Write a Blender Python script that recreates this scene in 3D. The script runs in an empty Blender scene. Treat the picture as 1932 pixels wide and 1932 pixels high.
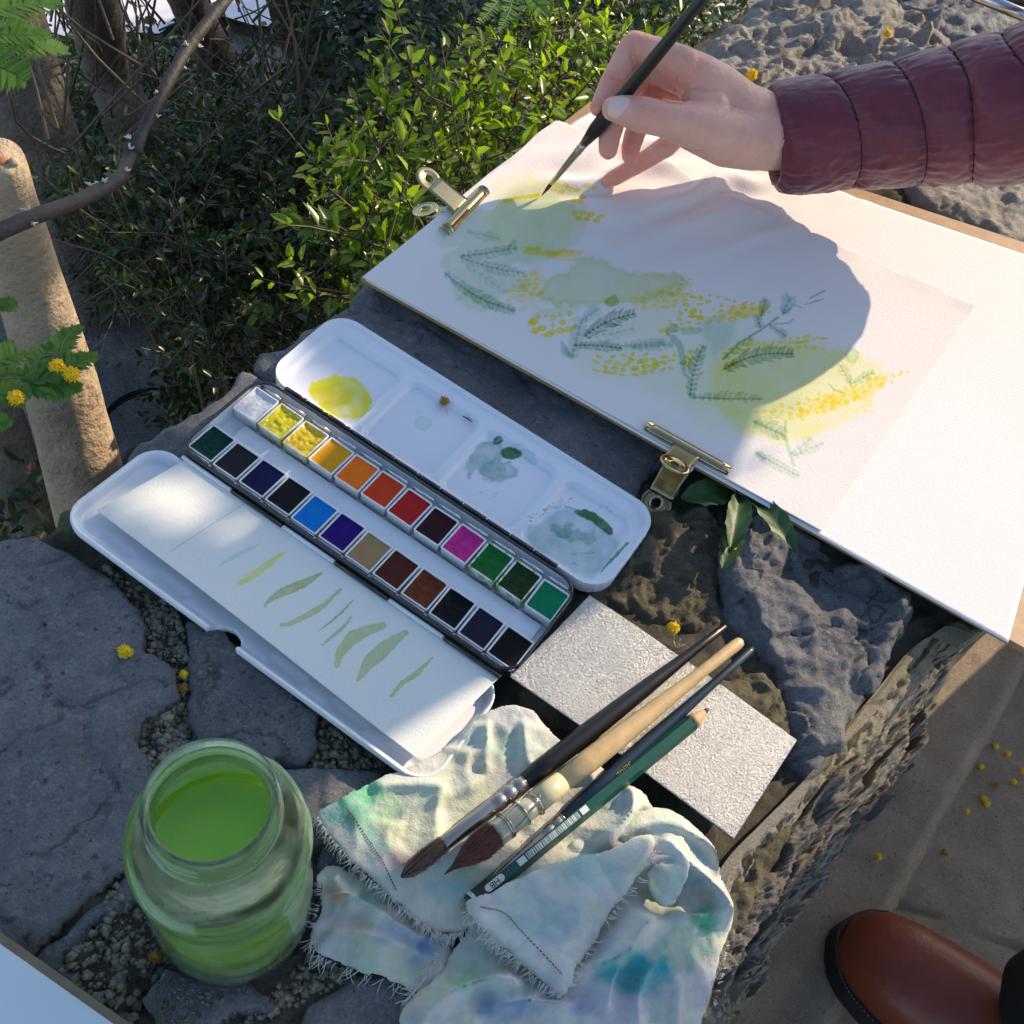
import bpy, math, random
import numpy as np
from mathutils import Vector, Matrix
random.seed(7); RNG = np.random.default_rng(7)
scene = bpy.context.scene; COL = scene.collection
R = math.radians

# ------------------------------------------------------------------ camera
PITCH, ROLL, FOCAL, CAMZ = R(55), R(16), 1990.0, 0.47
fw = np.array([0, math.cos(PITCH), -math.sin(PITCH)]); r0 = np.array([1., 0, 0]); u0 = np.cross(r0, fw)
cr = math.cos(ROLL) * r0 + math.sin(ROLL) * u0; cu = -math.sin(ROLL) * r0 + math.cos(ROLL) * u0
CAM = np.array([0, 0, CAMZ])
cd = bpy.data.cameras.new('camera'); cam = bpy.data.objects.new('camera', cd); COL.objects.link(cam)
cd.sensor_width = 36; cd.lens = 36 * FOCAL / 1932; cd.clip_start = 0.02; cd.clip_end = 200
M = Matrix.Identity(4)
for i in range(3):
    M[i][0] = cr[i]; M[i][1] = cu[i]; M[i][2] = -fw[i]; M[i][3] = CAM[i]
cam.matrix_world = M; scene.camera = cam

# ------------------------------------------------------------------ sky, sun, exposure
SUN = .795 * cr + .607 * cu; SUN = SUN / np.linalg.norm(SUN)
EL = math.asin(SUN[2]); AZ = math.atan2(SUN[0], SUN[1])
world = bpy.data.worlds.new('World'); scene.world = world; world.use_nodes = True
wn = world.node_tree; bg = wn.nodes['Background']
sky = wn.nodes.new('ShaderNodeTexSky'); sky.sky_type = 'NISHITA'; sky.sun_disc = False
sky.sun_elevation = EL; sky.sun_rotation = AZ; sky.air_density = 1.0; sky.dust_density = 1.0; sky.ozone_density = 1.6
wn.links.new(sky.outputs[0], bg.inputs[0]); bg.inputs[1].default_value = 0.15
sl = bpy.data.lights.new('sun', 'SUN'); sl.energy = 3.9; sl.angle = R(0.5); sl.color = (1, .81, .58)
so = bpy.data.objects.new('sun', sl); COL.objects.link(so)
so.rotation_euler = Vector(SUN).to_track_quat('Z', 'Y').to_euler()
scene.view_settings.view_transform = 'Standard'; scene.view_settings.look = 'None'
scene.view_settings.gamma = 1; scene.view_settings.use_curve_mapping = False
scene.view_settings.exposure = 0.68
scene.render.engine = 'CYCLES'
scene.cycles.max_bounces = 8; scene.cycles.transparent_max_bounces = 16; scene.cycles.use_denoising = True

# ------------------------------------------------------------------ helpers: points
def unproj(P, z):
    P = np.atleast_2d(np.asarray(P, float))
    d = (P[:, :1] - 966) / FOCAL * cr - (P[:, 1:2] - 966) / FOCAL * cu + fw
    t = ((np.asarray(z, float).reshape(-1, 1)) - CAMZ) / d[:, 2:]
    return CAM + d * t
def W(x, y, z=0.): return unproj([(x, y)], z)[0]
def atdist(x, y, dist):
    d = (x - 966) / FOCAL * cr - (y - 966) / FOCAL * cu + fw
    return CAM + d * dist
def proj(X):
    X = np.atleast_2d(X) - CAM; w = X @ fw
    return np.c_[966 + FOCAL * (X @ cr) / w, 966 - FOCAL * (X @ cu) / w]
# ------------------------------------------------------------------ numpy noise
def _h(ix, iy, iz, s):
    n = (ix * 374761393 + iy * 668265263 + iz * 2147483647 + s * 974634777) & 0xffffffff
    n = ((n ^ (n >> 13)) * 1274126177) & 0xffffffff
    n = (n ^ (n >> 16)) & 0xffffffff
    return n / 4294967295.0
def vnoise(P, s=0):
    P = np.atleast_2d(P)
    if P.shape[1] == 2: P = np.c_[P, np.zeros(len(P))]
    i = np.floor(P).astype(np.int64); f = P - i; f = f * f * f * (f * (f * 6 - 15) + 10)
    o = 0
    for dx in (0, 1):
        for dy in (0, 1):
            for dz in (0, 1):
                w = (f[:, 0] if dx else 1 - f[:, 0]) * (f[:, 1] if dy else 1 - f[:, 1]) * (f[:, 2] if dz else 1 - f[:, 2])
                o = o + w * _h(i[:, 0] + dx, i[:, 1] + dy, i[:, 2] + dz, s)
    return o * 2 - 1
def fbm(P, s=0, o=4, g=.5, ridge=False):
    P = np.atleast_2d(P); r = 0; a = 1; t = 0
    for k in range(o):
        n = vnoise(P * 2 ** k, s + k * 17)
        if ridge: n = 1 - 2 * np.abs(n)
        r = r + a * n; t += a; a *= g
    return r / t
def voro(P, s=0):
    """distance to the nearest and second nearest cell point, id"""
    P = np.atleast_2d(P); i = np.floor(P[:, :2]).astype(np.int64)
    d1 = np.full(len(P), 9.); d2 = d1.copy(); idv = np.zeros(len(P)); z = np.zeros(len(P), np.int64)
    for dx in (-1, 0, 1):
        for dy in (-1, 0, 1):
            cx = i[:, 0] + dx; cy = i[:, 1] + dy
            px = cx + _h(cx, cy, z, s); py = cy + _h(cx, cy, z, s + 5)
            d = np.hypot(P[:, 0] - px, P[:, 1] - py); c = _h(cx, cy, z, s + 9)
            n = d < d1; d2 = np.where(n, d1, np.minimum(d2, d)); idv = np.where(n, c, idv); d1 = np.where(n, d, d1)
    return d1, d2, idv
def sstep(a, b, x):
    t = np.clip((x - a) / (b - a), 0, 1); return t * t * (3 - 2 * t)
def sdpoly(P, poly):
    """signed distance to polygon, negative inside"""
    P = np.atleast_2d(P)[:, :2]; V = np.asarray(poly, float)[:, :2]; n = len(V)
    d = np.full(len(P), 1e9); ins = np.zeros(len(P), bool)
    for k in range(n):
        a = V[k]; b = V[(k + 1) % n]; e = b - a; w = P - a
        t = np.clip((w @ e) / max(e @ e, 1e-18), 0, 1); q = w - t[:, None] * e
        d = np.minimum(d, np.hypot(q[:, 0], q[:, 1]))
        c = (a[1] > P[:, 1]) != (b[1] > P[:, 1])
        if abs(b[1] - a[1]) > 1e-15:
            ins ^= c & (P[:, 0] < (b[0] - a[0]) * (P[:, 1] - a[1]) / (b[1] - a[1]) + a[0])
    return np.where(ins, -d, d)
def dline(P, pts, closed=False):
    """distance to polyline, arc position 0..1 at the nearest point, signed side"""
    P = np.atleast_2d(P)[:, :2]; V = np.asarray(pts, float)[:, :2]; L = np.r_[0, np.cumsum(np.hypot(*np.diff(V, axis=0).T))]
    d = np.full(len(P), 1e9); s = np.zeros(len(P)); sg = np.zeros(len(P))
    for k in range(len(V) - 1):
        a = V[k]; e = V[k + 1] - a; w = P - a; t = np.clip((w @ e) / max(e @ e, 1e-18), 0, 1)
        q = w - t[:, None] * e; dd = np.hypot(q[:, 0], q[:, 1]); n = dd < d
        d = np.where(n, dd, d); s = np.where(n, (L[k] + t * (L[k + 1] - L[k])) / L[-1], s)
        sg = np.where(n, np.sign(e[0] * w[:, 1] - e[1] * w[:, 0]), sg)
    return d, s, sg
def smooth(pts, n=40, closed=False):
    """Catmull-Rom through the points"""
    V = np.asarray(pts, float); N = len(V); out = []
    segs = N if closed else N - 1
    for k in range(segs):
        if closed: p = [V[(k + j - 1) % N] for j in range(4)]
        else: p = [V[max(0, min(N - 1, k + j - 1))] for j in range(4)]
        m = max(2, int(round(n / segs)))
        for j in range(m):
            t = j / m
            out.append(.5 * ((2 * p[1]) + (-p[0] + p[2]) * t + (2 * p[0] - 5 * p[1] + 4 * p[2] - p[3]) * t * t + (-p[0] + 3 * p[1] - 3 * p[2] + p[3]) * t ** 3))
    if not closed: out.append(V[-1])
    return np.array(out)
# ------------------------------------------------------------------ helpers: objects
def link(o, parent=None):
    COL.objects.link(o)
    if parent is not None: o.parent = parent
    return o
def mesh(name, V, F, m=None, parent=None, smooth_=True, cols=None, world_=True):
    """one mesh object; world_ = the points are world points even when the parent has a place of its own"""
    V = np.asarray(V, float)
    me = bpy.data.meshes.new(name)
    if isinstance(F, np.ndarray):
        nF, k = F.shape; me.vertices.add(len(V)); me.vertices.foreach_set('co', V.astype(np.float32).ravel())
        me.loops.add(nF * k); me.loops.foreach_set('vertex_index', F.astype(np.int32).ravel())
        me.polygons.add(nF); me.polygons.foreach_set('loop_start', np.arange(0, nF * k, k, dtype=np.int32))
        me.update(calc_edges=True)
    else:
        me.from_pydata([tuple(v) for v in V], [], F)
    if smooth_: me.polygons.foreach_set('use_smooth', np.ones(len(me.polygons), bool))
    if cols is not None:
        at = me.color_attributes.new('Col', 'FLOAT_COLOR', 'POINT')
        c = np.ones((len(V), 4), np.float32); c[:, :3] = cols; at.data.foreach_set('color', c.ravel())
    if m is not None: me.materials.append(m)
    me.update()
    o = bpy.data.objects.new(name, me); link(o, parent)
    if parent is not None and world_: o.matrix_parent_inverse = wm(parent).inverted()
    return o
def wm(o):
    m = Matrix.LocRotScale(o.location, o.rotation_euler, o.scale)
    return (wm(o.parent) @ o.matrix_parent_inverse @ m) if o.parent else m
def thing(name, label, cat, loc=(0, 0, 0), rz=0, group=None):
    o = bpy.data.objects.new(name, None); link(o); o.empty_display_size = .01
    o.location = loc; o.rotation_euler = (0, 0, rz); o['label'] = label; o['category'] = cat
    if group: o['group'] = group
    return o
def tag(o, label, cat, group=None):
    o['label'] = label; o['category'] = cat
    if group: o['group'] = group
    return o
class MB:
    """collects shapes into one mesh"""
    def __init__(s): s.v = []; s.f = []; s.n = 0
    def add(s, V, F):
        V = np.asarray(V, float); s.v.append(V); s.f += [tuple(int(i) + s.n for i in f) for f in F]; s.n += len(V); return s
    def box(s, c, size, rz=0, ax=None):
        x, y, z = [q / 2 for q in size]
        P = np.array([(a * x, b * y, d * z) for d in (-1, 1) for b in (-1, 1) for a in (-1, 1)])
        if ax is None:
            ca, sa = math.cos(rz), math.sin(rz); P = np.c_[P[:, 0] * ca - P[:, 1] * sa, P[:, 0] * sa + P[:, 1] * ca, P[:, 2]]
        else: P = P @ np.asarray(ax, float)
        return s.add(P + np.asarray(c, float), [(0, 2, 3, 1), (4, 5, 7, 6), (0, 1, 5, 4), (2, 6, 7, 3), (0, 4, 6, 2), (1, 3, 7, 5)])
    def tube(s, pts, rad, n=10, caps=True, flat=1.0, up=None):
        pts = np.asarray(pts, float); m = len(pts); rad = np.broadcast_to(np.asarray(rad, float), (m,))
        T = np.gradient(pts, axis=0); T /= np.maximum(np.linalg.norm(T, axis=1), 1e-12)[:, None]
        N = np.asarray(up, float) if up is not None else (np.array([0, 0, 1.]) if abs(T[0, 2]) < .9 else np.array([1., 0, 0]))
        V = []
        for k in range(m):
            N = N - T[k] * (N @ T[k]); N /= max(np.linalg.norm(N), 1e-12); B = np.cross(T[k], N)
            a = np.arange(n) * 2 * math.pi / n
            V.append(pts[k] + rad[k] * (np.cos(a)[:, None] * N * flat + np.sin(a)[:, None] * B))
        V = np.concatenate(V); F = [(k * n + j, k * n + (j + 1) % n, (k + 1) * n + (j + 1) % n, (k + 1) * n + j) for k in range(m - 1) for j in range(n)]
        if caps: F.append(tuple(range(n))[::-1]); F.append(tuple((m - 1) * n + j for j in range(n)))
        return s.add(V, F)
    def lathe(s, prof, c=(0, 0, 0), n=48, ax=None, caps=True):
        """prof: (r, h) list round an axis (default z)"""
        a = np.arange(n) * 2 * math.pi / n; V = []
        for r_, h in prof: V.append(np.c_[r_ * np.cos(a), r_ * np.sin(a), np.full(n, h)])
        V = np.concatenate(V)
        if ax is not None: V = V @ np.asarray(ax, float)
        m = len(prof); F = [(k * n + j, k * n + (j + 1) % n, (k + 1) * n + (j + 1) % n, (k + 1) * n + j) for k in range(m - 1) for j in range(n)]
        if caps: F.append(tuple(range(n))[::-1]); F.append(tuple((m - 1) * n + j for j in range(n)))
        return s.add(V + np.asarray(c, float), F)
    def ball(s, c, r_, n=10, sc=(1, 1, 1)):
        m = n // 2 + 1
        prof = [(max(1e-5, math.sin(math.pi * k / m)) * r_, -math.cos(math.pi * k / m) * r_) for k in range(m + 1)]
        a = np.arange(n) * 2 * math.pi / n
        V = np.concatenate([np.c_[p * np.cos(a), p * np.sin(a), np.full(n, h)] for p, h in prof]) * np.asarray(sc) + np.asarray(c, float)
        return s.add(V, [(k * n + j, k * n + (j + 1) % n, (k + 1) * n + (j + 1) % n, (k + 1) * n + j) for k in range(m) for j in range(n)])
    def build(s, name, m=None, parent=None, smooth_=True, world_=True):
        V = np.concatenate(s.v) if s.v else np.zeros((0, 3))
        return mesh(name, V, s.f, m, parent, smooth_, world_=world_)
def hf(sd, box, res, zf, thick=0.0, snap=True, skirt=None):
    """height field over the area sd < 0; returns V, F (quads). Rim vertices are moved onto the outline.
    skirt: z the rim is carried down to (absolute); thick: rim carried down by this"""
    x0, y0, x1, y1 = box; nx = int((x1 - x0) / res) + 2; ny = int((y1 - y0) / res) + 2
    X, Y = np.meshgrid(x0 + np.arange(nx) * res, y0 + np.arange(ny) * res); P = np.c_[X.ravel(), Y.ravel()]
    D = sd(P); idx = np.arange(nx * ny).reshape(ny, nx)
    Q = np.stack([idx[:-1, :-1], idx[:-1, 1:], idx[1:, 1:], idx[1:, :-1]], -1).reshape(-1, 4)
    lim = res * .75 if snap else 0
    Q = Q[(D[Q] < lim).all(1)]
    if snap:
        for it in range(2):
            o = np.where((D > 0) & (D < res * 2.5))[0]
            if not len(o): break
            e = res * .2; g = np.c_[sd(P[o] + [e, 0]) - sd(P[o] - [e, 0]), sd(P[o] + [0, e]) - sd(P[o] - [0, e])] / (2 * e)
            g /= np.maximum((g * g).sum(1), .2)[:, None]; P[o] -= g * D[o][:, None]; D[o] = sd(P[o])
    used = np.unique(Q); mp = np.full(nx * ny, -1); mp[used] = np.arange(len(used)); Q = mp[Q]; P = P[used]
    V = np.c_[P, zf(P)]
    if thick or skirt is not None:
        E = np.concatenate([Q[:, [0, 1]], Q[:, [1, 2]], Q[:, [2, 3]], Q[:, [3, 0]]]); N_ = len(V) + 1
        key = E[:, 0] * N_ + E[:, 1]; rk = E[:, 1] * N_ + E[:, 0]; be = E[~np.isin(key, rk)]
        bv = np.unique(be); m2 = np.full(len(V), -1); m2[bv] = len(V) + np.arange(len(bv))
        L = V[bv].copy(); L[:, 2] = skirt if skirt is not None else L[:, 2] - thick
        V = np.concatenate([V, L]); Q = np.concatenate([Q, np.c_[be[:, 1], be[:, 0], m2[be[:, 0]], m2[be[:, 1]]]])
    return V, Q
def rrect(cx, cy, hx, hy, rad):
    def f(P):
        q = np.abs(P[:, :2] - [cx, cy]) - [hx - rad, hy - rad]
        return np.hypot(np.maximum(q[:, 0], 0), np.maximum(q[:, 1], 0)) + np.minimum(np.maximum(q[:, 0], q[:, 1]), 0) - rad
    return f
# ------------------------------------------------------------------ helpers: materials
def nm(m): return m.node_tree.nodes, m.node_tree.links
def mat(name, base=(.5, .5, .5), rough=.6, metal=0, spec=.5, sss=0, trans=0, coat=0, sheen=0, var=None, vscale=20, bumps=(), attr=False, rvar=0, attr_mix=None):
    """bumps: (scale, strength, distance m, kind). var: second colour mixed in by noise"""
    m = bpy.data.materials.new(name); m.use_nodes = True; N, L = nm(m); b = N['Principled BSDF']
    b.inputs['Base Color'].default_value = (*base, 1); b.inputs['Roughness'].default_value = rough; b.inputs['Metallic'].default_value = metal
    b.inputs['Specular IOR Level'].default_value = spec; b.inputs['Subsurface Weight'].default_value = sss
    b.inputs['Transmission Weight'].default_value = trans; b.inputs['Coat Weight'].default_value = coat; b.inputs['Sheen Weight'].default_value = sheen
    tc = N.new('ShaderNodeTexCoord'); co = tc.outputs['Object']
    src = None
    if attr:
        a = N.new('ShaderNodeAttribute'); a.attribute_name = 'Col'; src = a.outputs['Color']
    if var is not None:
        n = N.new('ShaderNodeTexNoise'); n.inputs['Scale'].default_value = vscale; n.inputs['Detail'].default_value = 8; n.inputs['Roughness'].default_value = .65
        L.new(co, n.inputs['Vector'])
        rp = N.new('ShaderNodeValToRGB'); rp.color_ramp.elements[0].position = .35; rp.color_ramp.elements[1].position = .68
        L.new(n.outputs['Fac'], rp.inputs[0])
        mx = N.new('ShaderNodeMix'); mx.data_type = 'RGBA'; mx.inputs[7].default_value = (*var, 1); mx.inputs[6].default_value = (*base, 1)
        L.new(rp.outputs[0], mx.inputs[0])
        if src is not None:
            m3 = N.new('ShaderNodeMix'); m3.data_type = 'RGBA'; m3.blend_type = 'MULTIPLY'; m3.inputs[0].default_value = 1
            L.new(src, m3.inputs[6]); L.new(mx.outputs[2], m3.inputs[7]); src = m3.outputs[2]
        else: src = mx.outputs[2]
    if src is not None: L.new(src, b.inputs['Base Color'])
    if rvar:
        n = N.new('ShaderNodeTexNoise'); n.inputs['Scale'].default_value = vscale * 2; n.inputs['Detail'].default_value = 6
        L.new(co, n.inputs['Vector']); mr = N.new('ShaderNodeMapRange'); mr.inputs[3].default_value = max(0, rough - rvar); mr.inputs[4].default_value = min(1, rough + rvar)
        L.new(n.outputs['Fac'], mr.inputs[0]); L.new(mr.outputs[0], b.inputs['Roughness'])
    prev = None
    for bp in bumps:
        sc, st, di = bp[:3]; kind = bp[3] if len(bp) > 3 else 'noise'
        if kind == 'voronoi':
            t = N.new('ShaderNodeTexVoronoi'); t.inputs['Scale'].default_value = sc; out = t.outputs['Distance']
        elif kind == 'wave':
            t = N.new('ShaderNodeTexWave'); t.inputs['Scale'].default_value = sc; t.inputs['Distortion'].default_value = 1.0; t.inputs['Detail Scale'].default_value = 2; out = t.outputs['Fac']
            t.bands_direction = 'DIAGONAL'
        else:
            t = N.new('ShaderNodeTexNoise'); t.inputs['Scale'].default_value = sc; t.inputs['Detail'].default_value = 5; t.inputs['Roughness'].default_value = .6; out = t.outputs['Fac']
        L.new(co, t.inputs['Vector'])
        bn = N.new('ShaderNodeBump'); bn.inputs['Strength'].default_value = st; bn.inputs['Distance'].default_value = di
        L.new(out, bn.inputs['Height'])
        if prev is not None: L.new(prev, bn.inputs['Normal'])
        prev = bn.outputs['Normal']
    if prev is not None:
        L.new(prev, b.inputs['Normal'])
        if coat: L.new(prev, b.inputs['Coat Normal'])
    return m
def sRGB(*c):
    c = np.array(c, float) / 255; return np.where(c < .04045, c / 12.92, ((c + .055) / 1.055) ** 2.4)
# ------------------------------------------------------------------ pigment laid on a surface, evaluated per vertex
class Canvas:
    def __init__(s, Q, base=(.8, .8, .78)):
        s.Q = np.asarray(Q, float); s.g = 1 + .16 * fbm(s.Q / 3.2, 91, 3) + .22 * fbm(s.Q / 26, 95, 3); s.c = np.tile(np.asarray(base, float), (len(s.Q), 1))
    def near(s, pts, pad):
        p = np.asarray(pts, float); lo = p.min(0) - pad; hi = p.max(0) + pad
        return np.where((s.Q[:, 0] > lo[0]) & (s.Q[:, 0] < hi[0]) & (s.Q[:, 1] > lo[1]) & (s.Q[:, 1] < hi[1]))[0]
    def lay(s, i, a, col):
        a = np.clip(a * s.g[i], 0, 1)[:, None]; s.c[i] *= (1 - a) + a * np.asarray(col)
    def wash(s, poly, col, a=.5, soft=4, warp=6, wscale=30, edge=.25, mottle=.3, seed=1, sm=True):
        poly = smooth(poly, 10 * len(poly), True) if sm and len(poly) > 3 else np.asarray(poly, float)
        i = s.near(poly, soft + warp * 2)
        if not len(i): return
        q = s.Q[i]; w = np.c_[fbm(q / wscale, seed), fbm(q / wscale, seed + 50)] * warp * 2
        d = sdpoly(q + w, poly); k = sstep(soft, -soft, d)
        k2 = k * (1 - mottle + mottle * (1 + fbm(q / (wscale * 1.7), seed + 9)) ) + edge * np.exp(-((d + soft) / (soft * .8 + 1.2)) ** 2) * k
        s.lay(i, a * k2, col)
    def stroke(s, pts, w, col, a=.7, soft=1.2, taper=(1, 1), seed=0, edge=0.2):
        pts = np.asarray(pts, float); i = s.near(pts, w + soft + 2)
        if not len(i): return
        q = s.Q[i] + np.c_[vnoise(s.Q[i] / 5, seed), vnoise(s.Q[i] / 5, seed + 3)] * min(1.2, w * .25)
        d, t, _ = dline(q, pts)
        prof = w * np.clip(np.where(t < .5, 1 - (1 - taper[0]) * (1 - 2 * t) ** 1.5 if taper[0] < 1 else 1, 1 - (1 - taper[1]) * (2 * t - 1) ** 1.5 if taper[1] < 1 else 1), .05, 1)
        k = sstep(soft, -soft, d - prof)
        s.lay(i, a * k * (1 + edge * np.exp(-((d - prof) / 1.5) ** 2)), col)
    def dot(s, x, y, rx, ry, ang, col, a=.8, seed=0):
        i = s.near([(x, y)], max(rx, ry) + 3)
        if not len(i): return
        q = s.Q[i] - [x, y]; ca, sa = math.cos(ang), math.sin(ang)
        u_ = (q[:, 0] * ca + q[:, 1] * sa) / rx; v_ = (-q[:, 0] * sa + q[:, 1] * ca) / ry
        d = np.hypot(u_, v_) + .18 * vnoise(s.Q[i] / 3.5, seed)
        s.lay(i, a * sstep(1.25, .8, d) * (.8 + .35 * np.exp(-((d - .85) / .25) ** 2)), col)
def make_children_copy(o, loc=None):
    c = o.copy(); COL.objects.link(c)
    for ch in [x for x in COL.objects if x.parent == o]:
        d = ch.copy(); COL.objects.link(d); d.parent = c; d.matrix_parent_inverse = ch.matrix_parent_inverse.copy()
    return c
# ================================================================== materials of the setting
def rockmat(name, c1, c2, c3, sc=60, rough=.8, bump=1.0, spots=True, grain=0, cracks=0, attr=False):
    m = bpy.data.materials.new(name); m.use_nodes = True; N, L = nm(m); b = N['Principled BSDF']
    b.inputs['Roughness'].default_value = rough; b.inputs['Specular IOR Level'].default_value = .35
    co = N.new('ShaderNodeTexCoord').outputs['Object']
    def noise(s, d=10, r=.65):
        n = N.new('ShaderNodeTexNoise'); n.inputs['Scale'].default_value = s; n.inputs['Detail'].default_value = d; n.inputs['Roughness'].default_value = r
        L.new(co, n.inputs['Vector']); return n.outputs['Fac']
    def ramp(f, p0, p1, a, b_):
        r = N.new('ShaderNodeValToRGB'); e = r.color_ramp.elements; e[0].position = p0; e[1].position = p1
        e[0].color = (*a, 1); e[1].color = (*b_, 1); L.new(f, r.inputs[0]); return r.outputs[0]
    def mixc(f, a, b_):
        x = N.new('ShaderNodeMix'); x.data_type = 'RGBA'; L.new(f, x.inputs[0]); L.new(a, x.inputs[6]) if not isinstance(a, tuple) else None
        if isinstance(a, tuple): x.inputs[6].default_value = (*a, 1)
        if isinstance(b_, tuple): x.inputs[7].default_value = (*b_, 1)
        else: L.new(b_, x.inputs[7])
        return x.outputs[2]
    base = ramp(noise(sc * .35), .35, .7, c1, c2)
    k = ramp(noise(sc * 3, 12, .75), .5, .68, (0, 0, 0), (.7, .7, .7)); base = mixc(k, base, c3)
    if spots:
        k = ramp(noise(sc * 4.5, 3, .5), .63, .7, (0, 0, 0), (.75, .75, .75)); base = mixc(k, base, (c1[0] * .35, c1[1] * .35, c1[2] * .38))
    sp_ = ramp(noise(sc * 13, 8, .8), .36, .64, (.55, .56, .60), (1.35, 1.32, 1.25)); sm = N.new('ShaderNodeMix'); sm.data_type = 'RGBA'; sm.blend_type = 'MULTIPLY'; sm.inputs[0].default_value = .8; L.new(base, sm.inputs[6]); L.new(sp_, sm.inputs[7]); base = sm.outputs[2]
    prev = None
    if cracks:
        w = N.new('ShaderNodeTexNoise'); w.inputs['Scale'].default_value = 26; w.inputs['Detail'].default_value = 6; L.new(co, w.inputs['Vector'])
        ad = N.new('ShaderNodeVectorMath'); ad.operation = 'MULTIPLY_ADD'; ad.inputs[1].default_value = (.05, .05, .05); L.new(w.outputs['Color'], ad.inputs[0]); L.new(co, ad.inputs[2])
        v = N.new('ShaderNodeTexVoronoi'); v.feature = 'DISTANCE_TO_EDGE'; v.inputs['Scale'].default_value = cracks; L.new(ad.outputs[0], v.inputs['Vector'])
        cl = ramp(v.outputs['Distance'], .0, .012, (.35, .35, .35), (1, 1, 1)); k2 = ramp(noise(14, 3, .5), .53, .60, (1, 1, 1), (0, 0, 0)); mx = N.new('ShaderNodeMath'); mx.operation = 'MAXIMUM'; L.new(cl, mx.inputs[0]); L.new(k2, mx.inputs[1])
        base = mixc(mx.outputs[0], (c1[0] * .2, c1[1] * .2, c1[2] * .22), base)
        bn = N.new('ShaderNodeBump'); bn.inputs['Strength'].default_value = 1; bn.inputs['Distance'].default_value = .0015; L.new(mx.outputs[0], bn.inputs['Height']); prev = bn.outputs['Normal']
    if attr:
        at = N.new('ShaderNodeAttribute'); at.attribute_name = 'Col'; mm = N.new('ShaderNodeMix'); mm.data_type = 'RGBA'; mm.blend_type = 'MULTIPLY'; mm.inputs[0].default_value = 1; L.new(base, mm.inputs[6]); L.new(at.outputs['Color'], mm.inputs[7]); base = mm.outputs[2]
    L.new(base, b.inputs['Base Color'])
    if grain:
        v = N.new('ShaderNodeTexVoronoi'); v.inputs['Scale'].default_value = grain; L.new(co, v.inputs['Vector'])
        bn = N.new('ShaderNodeBump'); bn.invert = True; bn.inputs['Strength'].default_value = .9; bn.inputs['Distance'].default_value = .0022; L.new(v.outputs['Distance'], bn.inputs['Height']); prev = bn.outputs['Normal']
    for s, d, di in ((sc * .8, 12, .010), (sc * 5, 10, .0060), (sc * 22, 6, .0018)):
        bn = N.new('ShaderNodeBump'); bn.inputs['Strength'].default_value = bump; bn.inputs['Distance'].default_value = di
        L.new(noise(s, d, .68), bn.inputs['Height'])
        if prev is not None: L.new(prev, bn.inputs['Normal'])
        prev = bn.outputs['Normal']
    L.new(prev, b.inputs['Normal']); return m
M_slate = rockmat('blue_grey_limestone', (.22, .225, .245), (.36, .365, .38), (.50, .50, .50), 55, .6, .9, cracks=8)
M_slate2 = rockmat('dark_limestone', (.20, .205, .22), (.34, .34, .35), (.46, .455, .45), 60, .6, .9, cracks=9)
M_pale = rockmat('pale_limestone', (.56, .51, .44), (.70, .65, .57), (.78, .74, .66), 70, .85, 1.0, False, cracks=40)
M_crust = rockmat('lichen_crusted_mortar', (.24, .21, .14), (.36, .32, .22), (.55, .48, .30), 110, .95, 1.1, grain=430)
M_mortar = rockmat('gravelly_mortar', (.17, .15, .11), (.30, .27, .21), (.44, .41, .33), 140, .95, 1.2, grain=520)
M_face = rockmat('rough_beige_face', (.56, .50, .41), (.72, .66, .55), (.80, .75, .66), 80, .9, 1.1, False, grain=300, attr=True)
M_paving = rockmat('worn_paving', (.60, .46, .32), (.80, .65, .48), (.88, .76, .6), 95, .9, 1.1)
M_soil = rockmat('blue_grey_gravel_soil', (.22, .21, .20), (.32, .31, .30), (.44, .42, .40), 25, .95, .9)

# ================================================================== ground
def big(name, z, m, box, res=.03, amp=.004, s=3, sd=None):
    V, F = hf(sd or (lambda P: np.full(len(P), -1.)), box, res, lambda P: z + amp * fbm(P * 12, s, 4), snap=False)
    o = mesh(name, V, F, m); o['kind'] = 'structure'; return o
# far ground in one wide sheet, the paving and the kerb ledge beside the wall above it
o = mesh('ground', [(-40, -40, -.56), (40, -40, -.56), (40, 40, -.56), (-40, 40, -.56)], [(0, 1, 2, 3)], M_soil, smooth_=False); o['kind'] = 'structure'
big('garden_soil', -.52, M_soil, (-2.6, -.4, .25, 3.4), .02, .02, 5)
# top outline of the wall, at height 0, as world points from where the edges lie
TOP = [W(-150, 1100), W(0, 1008), (W(80, 996)), W(150, 930), W(232, 866), W(330, 797), W(410, 742), W(480, 688), W(560, 632), W(640, 582), W(692, 520), W(800, 452), W(1000, 320), W(1180, 150), W(1290, 80),
       W(1345, 45), W(1420, -5), W(1560, -60)]
EDGE = [W(1560, -60), np.array([.75, 1.5, 0]), np.array([.55, .93, 0]), np.array([.42, .62, 0]), W(1932, 1110), W(1800, 1170), W(1700, 1290), W(1600, 1420), W(1500, 1530), W(1420, 1620), W(1360, 1740), W(1310, 1850), W(1270, 1990), np.array([.1, -.1, 0]), np.array([-.3, -.1, 0])]
OUT = np.array([p[:2] for p in TOP + EDGE[1:]])
FOOT = np.array([(.9, 1.4)] + [W(x, y, -.36)[:2] for x, y in [(2100, 900), (1932, 1120), (1794, 1262), (1713, 1395), (1680, 1486), (1557, 1630), (1535, 1690), (1444, 1785), (1390, 1890), (1330, 2050)]] + [(.22, -.1)])
RIM = np.array([p[:2] for p in EDGE[1:-1]])
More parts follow.
